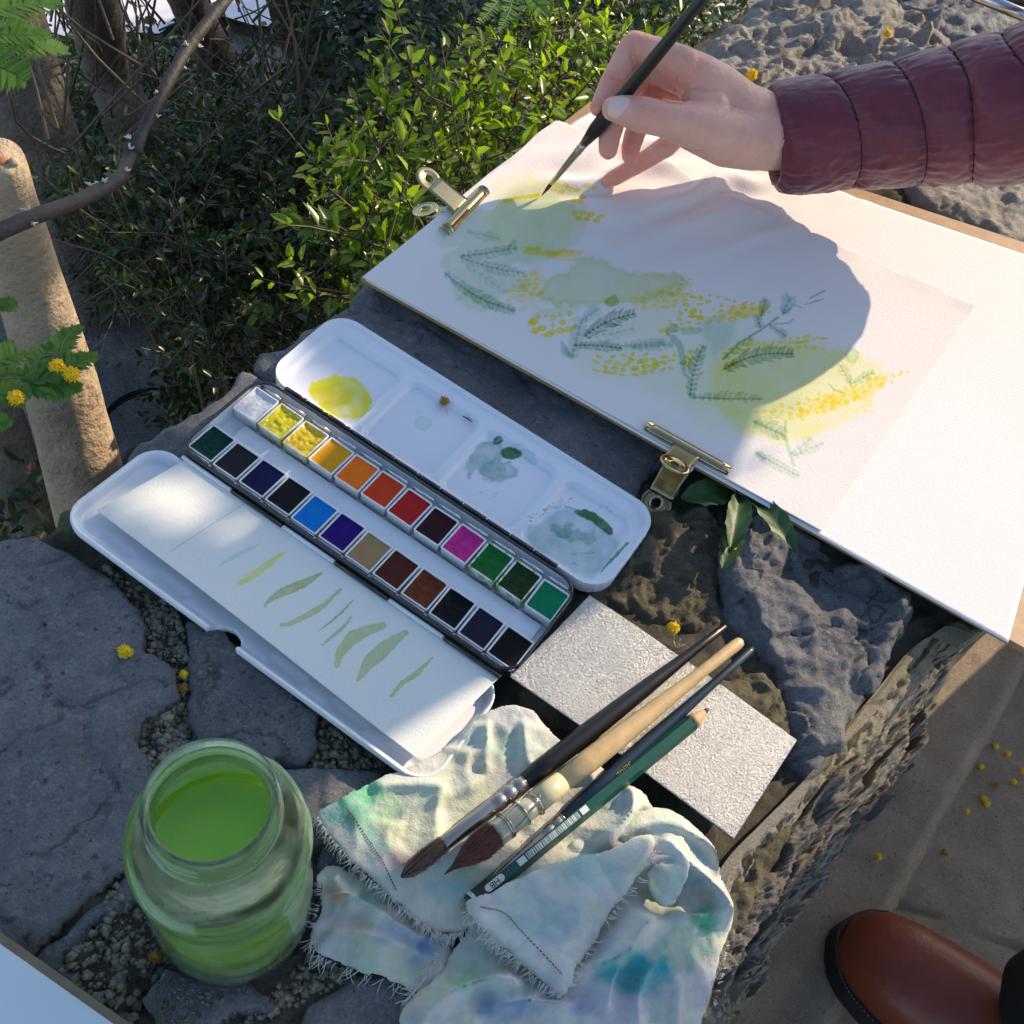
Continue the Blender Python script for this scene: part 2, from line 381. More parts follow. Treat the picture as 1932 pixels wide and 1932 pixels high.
def wall_z(P):
    d = sdpoly(P, OUT); dt, st, _ = dline(P, RIM); df, sf, _ = dline(P, FOOT)
    inside = -.0055 + .005 * fbm(P * 60, 3, 4) + .0035 * fbm(P * 260, 4, 3)
    t = np.clip(dt / np.maximum(dt + df, 1e-4), 0, 1)
    face = -.37 * t ** .95
    # ragged ledges running along the face
    al = np.c_[st * 9, -face * 22]
    rk = fbm(np.c_[P[:, 0] * 26 + P[:, 1] * 20, (P[:, 0] * .8 - P[:, 1] * .55) * 34] + fbm(P * 18, 77, 3)[:, None] * 1.5, 11, 6, .6, True)
    face = face + (.034 * rk + .022 * fbm(P * 22, 12, 5)) * sstep(0, .02, dt) * sstep(0, .03, df)
    # the far side falls away steeply
    cl = dline(P, OUT[:len(TOP)])[0]
    near_left = (cl < dt) & (d > 0)
    side = -.02 - np.minimum(d, .5) * 9 + .01 * fbm(P * 40, 5, 3)
    z = np.where(d <= 0, inside, np.where(near_left, np.maximum(side, -.53), face))
    return np.where((sdpoly(P, np.vstack([OUT[:len(TOP)], FOOT])) > 0) & (d > 0) & ~near_left, -.42, z)
def wall_region(P):
    d = sdpoly(P, OUT); region = np.vstack([OUT[:len(TOP)], FOOT]); return np.minimum(sdpoly(P, region), d) - .02
wall = thing('stone_wall', 'low garden wall of grey limestone blocks set in crumbly mortar', 'wall', (.05, .4, -.36))
V1, F1 = hf(wall_region, (-.42, -.1, 1.0, 1.75), .0045, wall_z, snap=False)
# keep the near part fine
dr_ = dline(V1[:, :2], RIM)[0]; fl_ = (sdpoly(V1[:, :2], OUT) > 0) & (dr_ < dline(V1[:, :2], OUT[:len(TOP)])[0]); isf = fl_[F1].all(1)
mo = mesh('mortar', V1, F1[~isf], M_mortar, wall); None

# the battered face, swept from the rim to the foot and broken into rubble blocks
def face_sheet():
    rim = smooth([p[:2] for p in [np.array([.52, .85, 0]), np.array([.40, .60, 0])] + EDGE[4:13]], 520); ft = smooth([FOOT[1] + [.12, .12]] + list(FOOT[1:]), 520); n = min(len(rim), len(ft)); rim = rim[:n]; ft = ft[:n]; nv = 210
    v = np.linspace(-.10, 1.04, nv); e = np.gradient(rim, axis=0); e /= np.hypot(*e.T)[:, None]; out = ft - rim; out /= np.hypot(*out.T)[:, None]
    L = np.r_[0, np.cumsum(np.hypot(*np.diff(rim, axis=0).T))]; U, V_ = np.meshgrid(L, v); U = U.ravel(); Vf = V_.ravel(); k = np.tile(np.arange(n), nv)
    hz_ = np.clip(Vf, -.1, 1.1); P = rim[k] + (ft - rim)[k] * hz_[:, None]; qq = np.clip(hz_, 0, 1) * 4.3 + 1.1 * fbm(np.c_[U * 7, Vf * .6], 55, 3) * sstep(0, .2, Vf) * sstep(1.04, .85, Vf); qi = np.floor(qq); st_ = (qi + (qq - qi) ** 3.0) / 4.3; z = -.004 - .372 * np.clip(.45 * np.abs(hz_) ** 1.1 * np.sign(hz_) + .55 * st_ * (hz_ > 0), -.1, 1.02)
    X = np.c_[P, z]; q = np.c_[U * 11 + .8 * fbm(X * 14, 5, 3), Vf * 4.4 + .8 * fbm(X * 14, 6, 3)]; d1, d2, idv = voro(q, 12); joint = sstep(0, .16, d2 - d1)
    disp = .020 * (idv - .35) * joint - .014 * (1 - joint) - .016 * (np.abs(vnoise(X * 19, 71)) + .5 * np.abs(vnoise(X * 43, 72)) - .4) + .012 * fbm(X * 26 + fbm(X * 11, 8, 2)[:, None] * 1.5, 21, 5, .6, True) + .010 * fbm(X * 45, 22, 4) + .0035 * fbm(X * 190, 23, 3, .6, True)
    nrm = np.c_[out[k] * .45, np.full(len(k), .89)]; X = X + nrm * disp[:, None] * sstep(-.02, .16, Vf)[:, None]; X[:, 2] += (.0035 * fbm(X * 95, 81, 4, .6, True) - .003 * np.abs(vnoise(X * 33, 83))) * sstep(-.09, -.02, Vf) - .002; X[:, 2] = np.minimum(X[:, 2], np.where(Vf < .12, -.001, .0))
    i = np.arange(n * nv).reshape(nv, n); F = np.stack([i[:-1, :-1], i[1:, :-1], i[1:, 1:], i[:-1, 1:]], -1).reshape(-1, 4)
    dark = sstep(.62, .75, idv)[:, None]; tint = 1 - dark * np.array([.42, .40, .34]) - .35 * (1 - joint)[:, None] * np.array([.9, 1, 1.15]) + .10 * (idv[:, None] - .5); moss = (sstep(.15, .5, fbm(X * 16, 41, 4)) * .5)[:, None]; tint = tint * (1 - moss * np.array([.0, .08, .45]))
    mesh('rough_face', X, F, M_face, wall, cols=np.clip(tint, .1, 1.2))
face_sheet()
# ------------------------------------------------------------------ stones of the wall top, outlines at the height of the wall top
def stone(pts, m, z=0.0, edge=.0045, amp=.0022, s=1, tilt=(0, 0), ridge=0., depth=.03, res=.0022, crack=0, name='stone', fr=45, jag=.0022, dome=0, rug=0., facet=.0022):
    poly = np.array([W(x, y, z)[:2] for x, y in pts]); c = poly.mean(0)
    def sd(P): return sdpoly(P + np.c_[fbm(P * 70, s + 1, 3), fbm(P * 70, s + 2, 3)] * jag * 2, poly)
    lo = poly.min(0) - .006; hi = poly.max(0) + .006
    def zf(P):
        d = -sd(P); k = 1 - np.clip(d / edge, 0, 1); q = P - c
        h = z + amp * fbm(P * fr, s, 5) + q @ np.array(tilt) + dome * np.clip(d / .05, 0, 1) ** .6
        # flat flakes: steps between facets
        v1, v2, vi = voro(P * 19 + fbm(P * 30, s, 3)[:, None] * .4, s); h += (vi - .5) * amp * 1.3 * sstep(.0, .05, v2 - v1); h += .0007 * fbm(P * 210, s + 3, 3) - facet * (np.abs(vnoise(P * 11 + 3.1, s + 61)) * 2.2 + np.abs(vnoise(P * 27 + 1.7, s + 62)) + .45 * np.abs(vnoise(P * 61, s + 63)) - 1.0) + rug * fbm(P * 85 + fbm(P * 40, s)[:, None], s + 31, 4, .6, True)
        if ridge: h += ridge * (fbm(P * 16 + fbm(P * 8, s + 3)[:, None], s + 6, 6, .58, True) - .2)
        if crack: 
            v1, v2, vi = voro(P * 9 + fbm(P * 20, s + 4, 3)[:, None] * .5, s + 8); h -= crack * (1 - sstep(0, .03, v2 - v1))
        return h - edge * .75 * k ** 2.4
    V, F = hf(sd, (*lo, *hi), res, zf, skirt=z - depth)
    o = mesh(name, V, F, m, wall); return o
ST = [
 (dict(z=.004, amp=.002, s=1, crack=.0016, res=.002), M_slate, [(-60, 1040), (0, 1012), (76, 1004), (160, 1062), (232, 1112), (270, 1142), (276, 1222), (338, 1252), (343, 1322), (262, 1352), (252, 1388), (285, 1445), (300, 1560), (246, 1626), (150, 1705), (60, 1796), (-60, 1900)]),
 (dict(z=.002, amp=.0015, s=2, depth=.02), M_slate, [(246, 1632), (262, 1680), (180, 1745), (110, 1830), (150, 1835), (75, 1900), (0, 1850), (60, 1802), (150, 1712)]),
 (dict(z=.006, amp=.0025, s=3), M_slate2, [(352, 1160), (400, 1172), (600, 1330), (594, 1392), (566, 1432), (520, 1428), (470, 1400), (372, 1392), (352, 1290)]),
 (dict(z=.002, amp=.003, s=4, crack=.002), M_slate, [(536, 1447), (610, 1440), (700, 1455), (840, 1500), (860, 1640), (700, 1780), (598, 1740), (600, 1610), (560, 1520)]),
 (dict(z=.006, amp=.002, s=5, crack=.001), M_slate, [(262, 1872), (303, 1816), (420, 1842), (512, 1856), (520, 1884), (440, 1902), (400, 1940), (340, 1990), (290, 1940)]),
 (dict(z=.004, amp=.002, s=6), M_slate, [(560, 1990), (580, 1900), (680, 1828), (795, 1848), (900, 1900), (1000, 1990)]),
 (dict(z=.001, amp=.0012, s=7, edge=.004, crack=.001), M_slate, [(196, 905), (240, 864), (330, 800), (410, 745), (462, 696), (484, 712), (560, 800), (640, 900), (560, 1010), (330, 1080), (180, 990)]),
 (dict(z=.001, amp=.0012, s=8, edge=.004, crack=.0012), M_slate2, [(468, 690), (560, 636), (640, 587), (694, 524), (760, 470), (900, 560), (1120, 690), (1290, 800), (1300, 860), (1220, 900), (1150, 1080), (1010, 1090), (700, 900), (488, 712)]),
 (dict(z=.001, amp=.003, s=9, edge=.010, fr=90, rug=.0014, res=.0016), M_crust, [(84, 1000), (112, 952), (150, 938), (196, 905), (330, 1080), (350, 1152), (300, 1140), (236, 1108), (165, 1058)]),
 (dict(z=-.002, amp=.005, s=10, edge=.006, fr=120, dome=.003, rug=.0026, res=.0014), M_crust, [(1040, 1075), (1160, 1078), (1240, 962), (1330, 940), (1372, 1020), (1362, 1090), (1368, 1170), (1330, 1195), (1250, 1180), (1130, 1140)]),
 (dict(z=.004, amp=.007, s=11, edge=.009, facet=.0048, tilt=(-.04, .01), dome=.003, rug=.0005, res=.0015, crack=.0018), M_slate2, [(1362, 1062), (1420, 930), (1540, 1000), (1727, 1115), (1722, 1160), (1650, 1300), (1600, 1410), (1530, 1500), (1500, 1440), (1474, 1300), (1476, 1248), (1380, 1180)]),
 (dict(z=.004, amp=.005, s=12, edge=.008, fr=100, dome=.005, rug=.0026, res=.0014), M_crust, [(1340, 1296), (1376, 1280), (1448, 1263), (1478, 1296), (1500, 1368), (1480, 1420), (1400, 1440), (1320, 1380)]),
 (dict(z=.004, amp=.005, s=13, edge=.010, fr=90, dome=.003, rug=.0026, res=.0016), M_crust, [(1100, 1180), (1230, 1200), (1350, 1310), (1300, 1400), (1150, 1420), (1000, 1330), (980, 1280)]),
 (dict(z=.005, amp=.003, s=14, edge=.008), M_slate, [(1160, 1500), (1270, 1540), (1330, 1610), (1400, 1640), (1330, 1760), (1200, 1700)]),
 (dict(z=-.004, amp=.006, s=15, edge=.012, ridge=.008, tilt=(-.2, .1), rug=.003, res=.0018), M_crust, [(1400, 1600), (1440, 1560), (1510, 1510), (1500, 1600), (1440, 1680), (1380, 1790), (1340, 1850), (1300, 1980), (1240, 1990), (1290, 1860), (1340, 1720)]),
 (dict(z=.035, amp=.009, s=16, edge=.016, ridge=.010, facet=.007, depth=.09, res=.0018, dome=.010, rug=.0030, fr=30), M_pale, [(1292, 120), (1330, 72), (1410, 8), (1480, -30), (1640, -40), (1720, 10), (1800, 90), (1830, 180), (1700, 260), (1540, 260), (1380, 240), (1300, 180)]),
 (dict(z=.02, amp=.006, s=17, edge=.02, ridge=.01, depth=.08, res=.003), M_slate, [(1650, -60), (1800, -90), (1960, -60), (1990, 60), (1900, 110), (1810, 90), (1730, 10)]),
 (dict(z=.006, amp=.003, s=18, edge=.01, depth=.05, res=.0022, fr=90, rug=.0018, facet=.001), M_pale, [(1700, 300), (1850, 200), (2050, 200), (2120, 520), (1960, 480), (1730, 370)]),
]
for kw, m, pts in ST: stone(pts, m, **kw)
# loose grit and gravel lying in the joints: countless
def scatter_gravel(name, polys, n, z, smin, smax, m, seed=3):
    rg = np.random.default_rng(seed); base = np.array([(1, 0, 0), (-1, 0, 0), (0, 1, 0), (0, -1, 0), (0, 0, 1), (0, 0, -1.)])
    Ff = np.array([(0, 2, 4), (2, 1, 4), (1, 3, 4), (3, 0, 4), (2, 0, 5), (1, 2, 5), (3, 1, 5), (0, 3, 5)]); Vs = []; Fs = []; c = 0
    for poly in polys:
        pw = np.array([W(x, y, z)[:2] for x, y in poly]); lo, hi = pw.min(0), pw.max(0)
        P = lo + rg.random((n * 3, 2)) * (hi - lo); P = P[sdpoly(P, pw) < 0][:n]
        zz = wall_z(P)
        for p, zq in zip(P, zz):
            s = smin + (smax - smin) * rg.random() ** 2.5; v = base * (s * (.6 + .7 * rg.random((6, 1)))) * [1, 1, .7]
            a = rg.random() * 6.28; ca, sa = math.cos(a), math.sin(a); v = np.c_[v[:, 0] * ca - v[:, 1] * sa, v[:, 0] * sa + v[:, 1] * ca, v[:, 2]]
            Vs.append(v + [p[0], p[1], zq + s * .3]); Fs.append(Ff + c); c += 6
    o = mesh(name, np.concatenate(Vs), np.concatenate(Fs), m, smooth_=False); o['kind'] = 'stuff'; return o
M_gravel = mat('gravel', (.09, .085, .06), .85, var=(.38, .355, .27), vscale=260)
scatter_gravel('gravel', [[(245, 1345), (365, 1345), (372, 1400), (345, 1440), (290, 1460), (262, 1400)], [(250, 1640), (330, 1700), (380, 1850), (300, 1860), (250, 1932), (90, 1880), (170, 1760)],
                          [(560, 1350), (690, 1380), (760, 1440), (660, 1470), (560, 1450)], [(520, 1870), (640, 1750), (780, 1800), (700, 1840), (560, 1900), (440, 1940)],
                          [(200, 1080), (340, 1160), (360, 1260), (350, 1330), (280, 1240)]], 700, -.01, .0007, .0028, M_gravel)
def crumbs(name, polys, n, z, m, seed):
    rg = np.random.default_rng(seed); Vs = []; Fs = []; c = 0; Ff = np.array([(0, 1, 2), (0, 3, 1), (1, 3, 2), (2, 3, 0)])
    for poly in polys:
        pw = np.array([W(x, y, z)[:2] for x, y in poly]); lo, hi = pw.min(0), pw.max(0); P = lo + rg.random((n * 3, 2)) * (hi - lo); k = fbm(P * 30, seed, 3); P = P[(sdpoly(P, pw) < -.004) & (k > -.05)][:n]
        for p in P: v = rg.normal(size=(4, 3)) * rg.uniform(.0002, .0008) * [1, 1, .5]; Vs.append(v + [p[0], p[1], z]); Fs.append(Ff + c); c += 4
    o = mesh(name, np.concatenate(Vs), np.concatenate(Fs), m, smooth_=False); o['kind'] = 'stuff'
crumbs('dirt_crumbs', [ST[0][2][1:-1], ST[2][2], ST[4][2]], 420, .0062, mat('dirt', (.06, .05, .04), .9, var=(.4, .38, .33), vscale=300), 5)
# ------------------------------------------------------------------ the ledge along the foot and the paving
LEDGE_OUT = [W(2200, 870, -.36)[:2], W(1932, 1290, -.36)[:2], W(1691, 1723, -.36)[:2], W(1560, 1990, -.36)[:2], W(1480, 2200, -.36)[:2]]
lp = np.array(list(FOOT[1:]) + LEDGE_OUT[::-1])
lpoly = np.array([(f[0] - .04, f[1]) for f in FOOT[1:]] + [tuple(q) for q in LEDGE_OUT[::-1]])
def sdl(P): return sdpoly(P + np.c_[fbm(P * 25, 8, 3), fbm(P * 25, 9, 3)] * .004, lpoly)
V, F = hf(sdl, (*(lpoly.min(0) - .02), *(lpoly.max(0) + .02)), .005, lambda P: -.36 + .003 * fbm(P * 30, 21, 5) - .01 * (1 - sstep(0, .012, -sdl(P))) , thick=.06)
o = mesh('kerb_ledge', V, F, M_paving); o['kind'] = 'structure'
def pavez(P):
    v1, v2, vi = voro(P * 2.1 + 3.3, 4); return -.395 + .0025 * fbm(P * 25, 31, 5) - .006 * (1 - sstep(0, .015, v2 - v1))
V, F = hf(lambda P: np.full(len(P), -1.), (.15, -.3, 1.6, 1.6), .006, pavez, snap=False)
o = mesh('paving', V, F, M_paving); o['kind'] = 'structure'
# ================================================================== drawing board and papers
PZ = .016    # height of the paper surface
M_wood = mat('board_edge_wood', (.42, .25, .11), .5, var=(.3, .17, .08), vscale=120, bumps=((300, .3, .0003),))
M_paper = mat('cold_pressed_paper', (.8, .79, .76), .85, spec=.2, attr=True, bumps=((620, .55, .0005), (1500, .3, .0002)))
M_paper.node_tree.nodes['Principled BSDF'].inputs['Base Color'].default_value = (1, 1, 1, 1)
def quadsheet(name, c4, nu, nv, zf, m, edge_fn=None, cols=None, parent=None, thick=.0004):
    """sheet between corners A B C D (AB along u, AD along v)"""
    A, B, C, D = [np.asarray(c, float)[:2] for c in c4]; u = np.linspace(0, 1, nu); v = np.linspace(0, 1, nv); U, Vv = np.meshgrid(u, v); U = U.ravel(); Vv = Vv.ravel()
    if edge_fn: U, Vv = edge_fn(U, Vv)
    P = ((1 - U) * (1 - Vv))[:, None] * A + (U * (1 - Vv))[:, None] * B + (U * Vv)[:, None] * C + ((1 - U) * Vv)[:, None] * D
    X = np.c_[P, zf(P, U, Vv)]; i = np.arange(nu * nv).reshape(nv, nu)
    F = np.stack([i[:-1, :-1], i[:-1, 1:], i[1:, 1:], i[1:, :-1]], -1).reshape(-1, 4)
    col = cols(X) if cols is not None else None
    # rim turned down for thickness
    rim = np.r_[i[0, :], i[1:, -1], i[-1, -2::-1], i[-2:0:-1, 0]]; L = X[rim].copy(); L[:, 2] -= thick; k = len(rim); n0 = len(X)
    F2 = np.array([(rim[j], n0 + j, n0 + (j + 1) % k, rim[(j + 1) % k]) for j in range(k)]); X2 = np.concatenate([X, L]); F = np.concatenate([F, F2])
    if col is not None: col = np.concatenate([col, col[rim]])
    return mesh(name, X2, F, m, parent, cols=col)
# board: slab whose corner shows at the lower right
bA, bB, bC, bD = W(681, 527, .012), W(1990, 1262, .012), W(2110, 520, .012), W(1112, 196, .012)
bB = W(1962, 1247, .012)
def slab(mb, quad, z0, z1, bev=.0008):
    q = np.array([p[:2] for p in quad]); c = q.mean(0); qi = q + (c - q) * bev / .2
    V = [(*p, z0) for p in q] + [(*p, z1 - bev) for p in q] + [(*p, z1) for p in qi]
    F = [(3, 2, 1, 0), (8, 9, 10, 11)] + [(k, (k + 1) % 4, 4 + (k + 1) % 4, 4 + k) for k in range(4)] + [(4 + k, 4 + (k + 1) % 4, 8 + (k + 1) % 4, 8 + k) for k in range(4)]
    return mb.add(V, F)
bd = slab(MB(), [bA, bB, bC, bD], .0105, .0145).build('drawing_board', M_wood, smooth_=False)
tag(bd, 'thin brown wooden drawing board under the white watercolour sheets', 'board')
# waves of the damp paper
def buckle(P):
    q = proj(np.c_[P, np.full(len(P), PZ)])
    a = (q[:, 0] * .24 + q[:, 1] * .97) / 54 + .8 * fbm(q / 170, 2, 2)
    k = np.exp(-((q[:, 0] - 1230) / 270) ** 2 - ((q[:, 1] - 330) / 105) ** 2)
    return .0029 * k * (1.25 + np.sin(a * 6.283) + .4 * np.sin(a * 9.1 + q[:, 0] / 90))
# the large sheet below
uA, uB, uC, uD = W(690, 528, .0155), W(1903, 1212, .0155), W(2100, 552, .0155), W(1120, 205, .0155)
uC = W(2085, 530, .0155)
o = quadsheet('blank_watercolour_sheet', (uA, uB, uC, uD), 160, 120, lambda P, U, V_: .0152 + buckle(P) + .0006 * fbm(P * 9, 4, 2), M_paper, cols=lambda X: np.tile([.83, .79, .76], (len(X), 1)))
tag(o, 'large blank white watercolour sheet clipped to the board beneath the painting', 'paper')
# the painted sheet, its far edge torn
pA, pB, pC, pD = W(684, 524, PZ), W(1549, 1003, PZ), W(1840, 577, PZ), W(1047, 231, PZ)
def torn(U, V_):
    w = np.where(V_ > .9, (V_ - .9) / .1, 0); n = .010 * fbm(np.c_[U * 22, U * 0], 5, 4) + .004 * fbm(np.c_[U * 140, U * 0], 6, 2)
    n = n + .012 * np.exp(-((U - .80) / .02) ** 2) * 0 - .012 * np.exp(-((U - .82) / .03) ** 2)
    return U, V_ + w * n
def yl(x, y, o=0): return 800.7 + x * .22046, 374.8 + y * .22046
def zb(x, y): return 1192.6 + x * .2866, 511.1 + y * .2866
YEL = (1.0, .84, .0); YEL2 = (1.0, .86, .06); LIME = (.80, .92, .38); SAGE = (.74, .86, .58); GRN = (.22, .48, .34); DGRN = (.10, .30, .20); TEAL = (.42, .66, .58)
def frond(cv, p0, p1, col, n=14, ln=16, w=2.2, a=.75, ang=.7, bend=0, side=0, seed=0, spine=True):
    a *= .8; n = int(n * .85)
    ln *= 1.18; w *= 1.3; ang = ang + .28; a *= .92
    p0 = np.array(p0, float); p1 = np.array(p1, float); rg = random.Random(seed); e = p1 - p0; L = np.hypot(*e); e /= L; nn = np.array([-e[1], e[0]])
    sp = [p0 + e * L * t + nn * bend * math.sin(math.pi * t) for t in np.linspace(0, 1, 12)]
    if spine: cv.stroke(sp, w * .4, col, a * .8, seed=seed)
    for k in range(n):
        t = (k + .5) / n; b = p0 + e * L * t + nn * bend * math.sin(math.pi * t); l = ln * (1 - .55 * abs(2 * t - 1) ** 1.5) * rg.uniform(.75, 1.15)
        for sgn in ((1, -1) if side == 0 else (side,)):
            th = ang * rg.uniform(.8, 1.15); d = e * math.cos(th) + nn * sgn * math.sin(th); d2 = e * math.cos(th * .6) + nn * sgn * math.sin(th * .6)
            cv.stroke([b, b + d * l * .55, b + d * l * .55 + d2 * l * .45], w * rg.uniform(.75, 1.15), col, a * rg.uniform(.7, 1.05), 1.0, (.7, .1), seed + k)
def paint(X):
    Q = proj(X); cv = Canvas(Q, (.795, .74, .70)); r_ = random.Random(4)
    # broad first washes
    cv.wash([(850, 425), (900, 400), (960, 380), (1040, 372), (1110, 400), (1100, 440), (1060, 480), (1010, 500), (960, 500), (1000, 540), (950, 560), (920, 590), (870, 570), (850, 540), (870, 520), (830, 490), (868, 468), (828, 462)], SAGE, .52, 5, 6, 30, .2, .3, 3)
    cv.wash([(925, 400), (985, 335), (1080, 355), (1090, 380), (1085, 430), (1060, 470), (1000, 480), (930, 440)], LIME, .42, 10, 7, 30, .05, .35, 5)
    cv.wash([(930, 345), (1000, 330), (1060, 345), (1030, 372), (940, 392)], YEL2, .22, 12, 7, 30, 0, .3, 6)
    cv.wash([(1075, 510), (1090, 492), (1140, 488), (1170, 505), (1220, 515), (1280, 520), (1300, 545), (1250, 560), (1190, 575), (1130, 580), (1080, 575), (1040, 570), (1010, 555), (1030, 530)], (.74, .84, .46), .62, 5, 7, 25, .35, .35, 8)
    cv.wash([(1010, 590), (1060, 575), (1100, 578), (1060, 600), (1015, 600)], SAGE, .5, 4, 4, 20, .15, .2, 9)
    cv.wash([(1140, 565), (1160, 556), (1168, 570), (1158, 578), (1144, 574)], (.55, .72, .32), .8, 2, 2, 12, .4, .2, 10)
    cv.wash([(1130, 600), (1250, 560), (1330, 570), (1420, 600), (1500, 640), (1560, 655), (1590, 700), (1500, 790), (1420, 830), (1330, 800), (1240, 745), (1180, 720), (1110, 700), (1080, 660)], (.80, .92, .62), .42, 28, 10, 60, 0, .35, 11)
    cv.wash([(1380, 650), (1490, 640), (1560, 660), (1640, 675), (1668, 700), (1655, 745), (1640, 775), (1600, 798), (1560, 815), (1510, 832), (1450, 830), (1380, 800), (1340, 740)], (.95, .95, .34), .54, 10, 5, 30, .12, .35, 12)
    cv.wash([(1290, 690), (1400, 680), (1450, 730), (1400, 790), (1300, 770)], (.90, .94, .50), .30, 30, 8, 40, 0, .3, 13)
    cv.wash([(1330, 610), (1380, 610), (1370, 660), (1340, 670)], TEAL, .35, 8, 6, 20, .05, .3, 14)
    cv.wash([(1595, 665), (1605, 655), (1618, 660), (1620, 675), (1610, 686), (1600, 682)], (.5, .75, .5), .45, 2, 1.5, 10, .5, .2, 15)
    cv.wash([(850, 575), (880, 548), (895, 560), (885, 563), (865, 566)], SAGE, .4, 2, 2, 10, .3, .2, 16)
    # yellow strokes and dots
    def cloud(poly, n, rx, ry, col=YEL, a=.8, seed=1, ang=0):
        rg = random.Random(seed); pl = np.array(poly, float); lo, hi = pl.min(0), pl.max(0); done = 0; pts = []
        for _ in range(6000):
            p = (rg.uniform(lo[0], hi[0]), rg.uniform(lo[1], hi[1]))
            if sdpoly([p], pl)[0] > 0: continue
            if any(abs(p[0] - q[0]) < rx * 1.9 and abs(p[1] - q[1]) < ry * 2.2 for q in pts): continue
            pts.append(p); cv.dot(p[0], p[1], rx * rg.uniform(.4, 1.2), ry * rg.uniform(.55, 1.25), ang + rg.uniform(-.4, .4), col, a * rg.uniform(.7, 1), seed + done); done += 1
            if done >= n: break
    for (x, y) in [(1000, 500 - 31), (1013, 469), (1035, 475), (1050, 478), (1062, 474), (1075, 474)]: cv.dot(x, y, 7.5, 4, 0, YEL, .75, int(x))
    cv.stroke([(992, 474), (1040, 480), (1095, 477)], 5, YEL, .55, 2); cv.stroke([(1040, 484), (1085, 488)], 5, YEL2, .45, 2)
    cloud([(960, 545), (975, 525), (1010, 515), (1022, 540), (1018, 558), (985, 560), (955, 548)], 22, 6.5, 3.2, YEL, .75, 3)
    cloud([(890, 562), (960, 560), (1040, 566), (1060, 570), (1000, 585), (930, 580)], 16, 8, 3, YEL2, .5, 4, .1)
    cv.wash([(1000, 510), (1020, 508), (1022, 560), (960, 560)], YEL2, .35, 6, 4, 20, 0, .4, 17)
    cloud([(1000, 612), (1010, 600), (1045, 588), (1090, 592), (1092, 612), (1078, 624), (1040, 636), (1015, 632)], 16, 7, 5, YEL, .95, 5)
    for (x, y, r) in [(1007, 606, 8.5), (1021, 620, 7.5), (1036, 631, 7.5)]: cv.dot(x, y, r, r * .7, 0, YEL, .95, int(x))
    cloud([(1118, 668), (1165, 664), (1225, 668), (1240, 690), (1220, 706), (1170, 708), (1125, 700)], 30, 7, 4, YEL, .95, 6)
    cloud([(1192, 562), (1240, 545), (1285, 530), (1295, 556), (1270, 580), (1200, 585)], 26, 8, 4, YEL2, .6, 7, -.1)
    cloud([(1240, 552), (1300, 520), (1308, 540), (1300, 556)], 12, 6, 3, YEL, .6, 8)
    cv.wash([(1200, 570), (1250, 548), (1300, 552), (1290, 572), (1230, 582)], YEL2, .4, 6, 5, 18, 0, .5, 18)
    cloud([(1280, 560), (1340, 556), (1395, 570), (1455, 573), (1455, 590), (1400, 600), (1340, 610), (1300, 595)], 54, 7, 4, YEL, .95, 9, -.05)
    cloud([(1245, 625), (1280, 590), (1330, 600), (1340, 608), (1290, 625), (1260, 632)], 18, 6, 4, YEL, .85, 10)
    cv.wash([(1330, 600), (1380, 580), (1440, 575), (1440, 590), (1370, 604)], YEL, .5, 4, 4, 16, 0, .5, 19)
    cloud([(1185, 672), (1240, 676), (1330, 655), (1332, 668), (1290, 690), (1210, 706), (1190, 702)], 24, 7, 4.5, YEL, .95, 11)
    cloud([(1355, 665), (1400, 650), (1470, 640), (1540, 632), (1560, 640), (1560, 660), (1480, 655), (1400, 668), (1365, 674)], 42, 7, 3.6, YEL, .85, 12, -.05)
    cloud([(1425, 775), (1490, 760), (1560, 740), (1560, 765), (1520, 790), (1450, 792)], 22, 7, 4, YEL, .75, 13)
    cloud([(1490, 785), (1500, 765), (1580, 735), (1640, 715), (1712, 699), (1714, 706), (1650, 735), (1600, 760), (1550, 780)], 110, 6.5, 4, (1., .84, .0), .95, 14, -.5)
    cv.wash([(1500, 778), (1580, 740), (1640, 722), (1680, 706), (1640, 745), (1560, 775)], (1, .88, .04), .5, 4, 5, 12, 0, .6, 20)
    for pts in ([(985, 365), (1000, 362)], [(956, 376), (1010, 372)]): pass
    cv.stroke([(952, 379), (975, 374), (1015, 368)], 3.2, YEL, .85)
    for (x, y) in [(1052, 350), (1068, 349), (1045, 358), (1060, 362), (1075, 355), (1088, 358), (1097, 372), (1082, 378), (1095, 381), (1108, 350), (1122, 354), (1085, 401), (1101, 402), (1116, 405), (1092, 412), (1107, 413), (1125, 416), (1133, 409)]: cv.dot(x + r_.uniform(-1, 1), y, 6.5, 4.2, 0, YEL, .9, int(x * 3 + y))
    # fronds
    frond(cv, yl(170, 630), yl(770, 960), (.20, .52, .36), 20, 20, 3.2, .62, .5, 10, 0, 1)
    frond(cv, yl(300, 500), yl(860, 640), (.30, .58, .45), 16, 15, 2.6, .6, .6, 4, 0, 2)
    frond(cv, yl(300, 490), yl(790, 420), (.34, .60, .46), 12, 13, 3.2, .6, .6, 2, 0, 3)
    frond(cv, yl(360, 280), yl(640, 340), TEAL, 9, 14, 3, .4, .6, 0, 0, 4)
    frond(cv, yl(350, 560), yl(700, 800), TEAL, 9, 16, 3, .32, .6, 0, 0, 5)
    cv.stroke([yl(700, 430), yl(770, 370)], 4, (.36, .6, .48), .5)
    frond(cv, yl(1360, 1180), yl(1800, 985), DGRN, 15, 21, 2.6, .8, .55, -7, 0, 6)
    frond(cv, yl(1270, 1255), yl(1690, 1280), (.12, .34, .26), 14, 14, 2.6, .75, .6, -2, 0, 7)
    frond(cv, yl(1260, 1370), yl(1345, 1040), (.3, .55, .46), 9, 22, 4, .55, .7, 0, 0, 8)
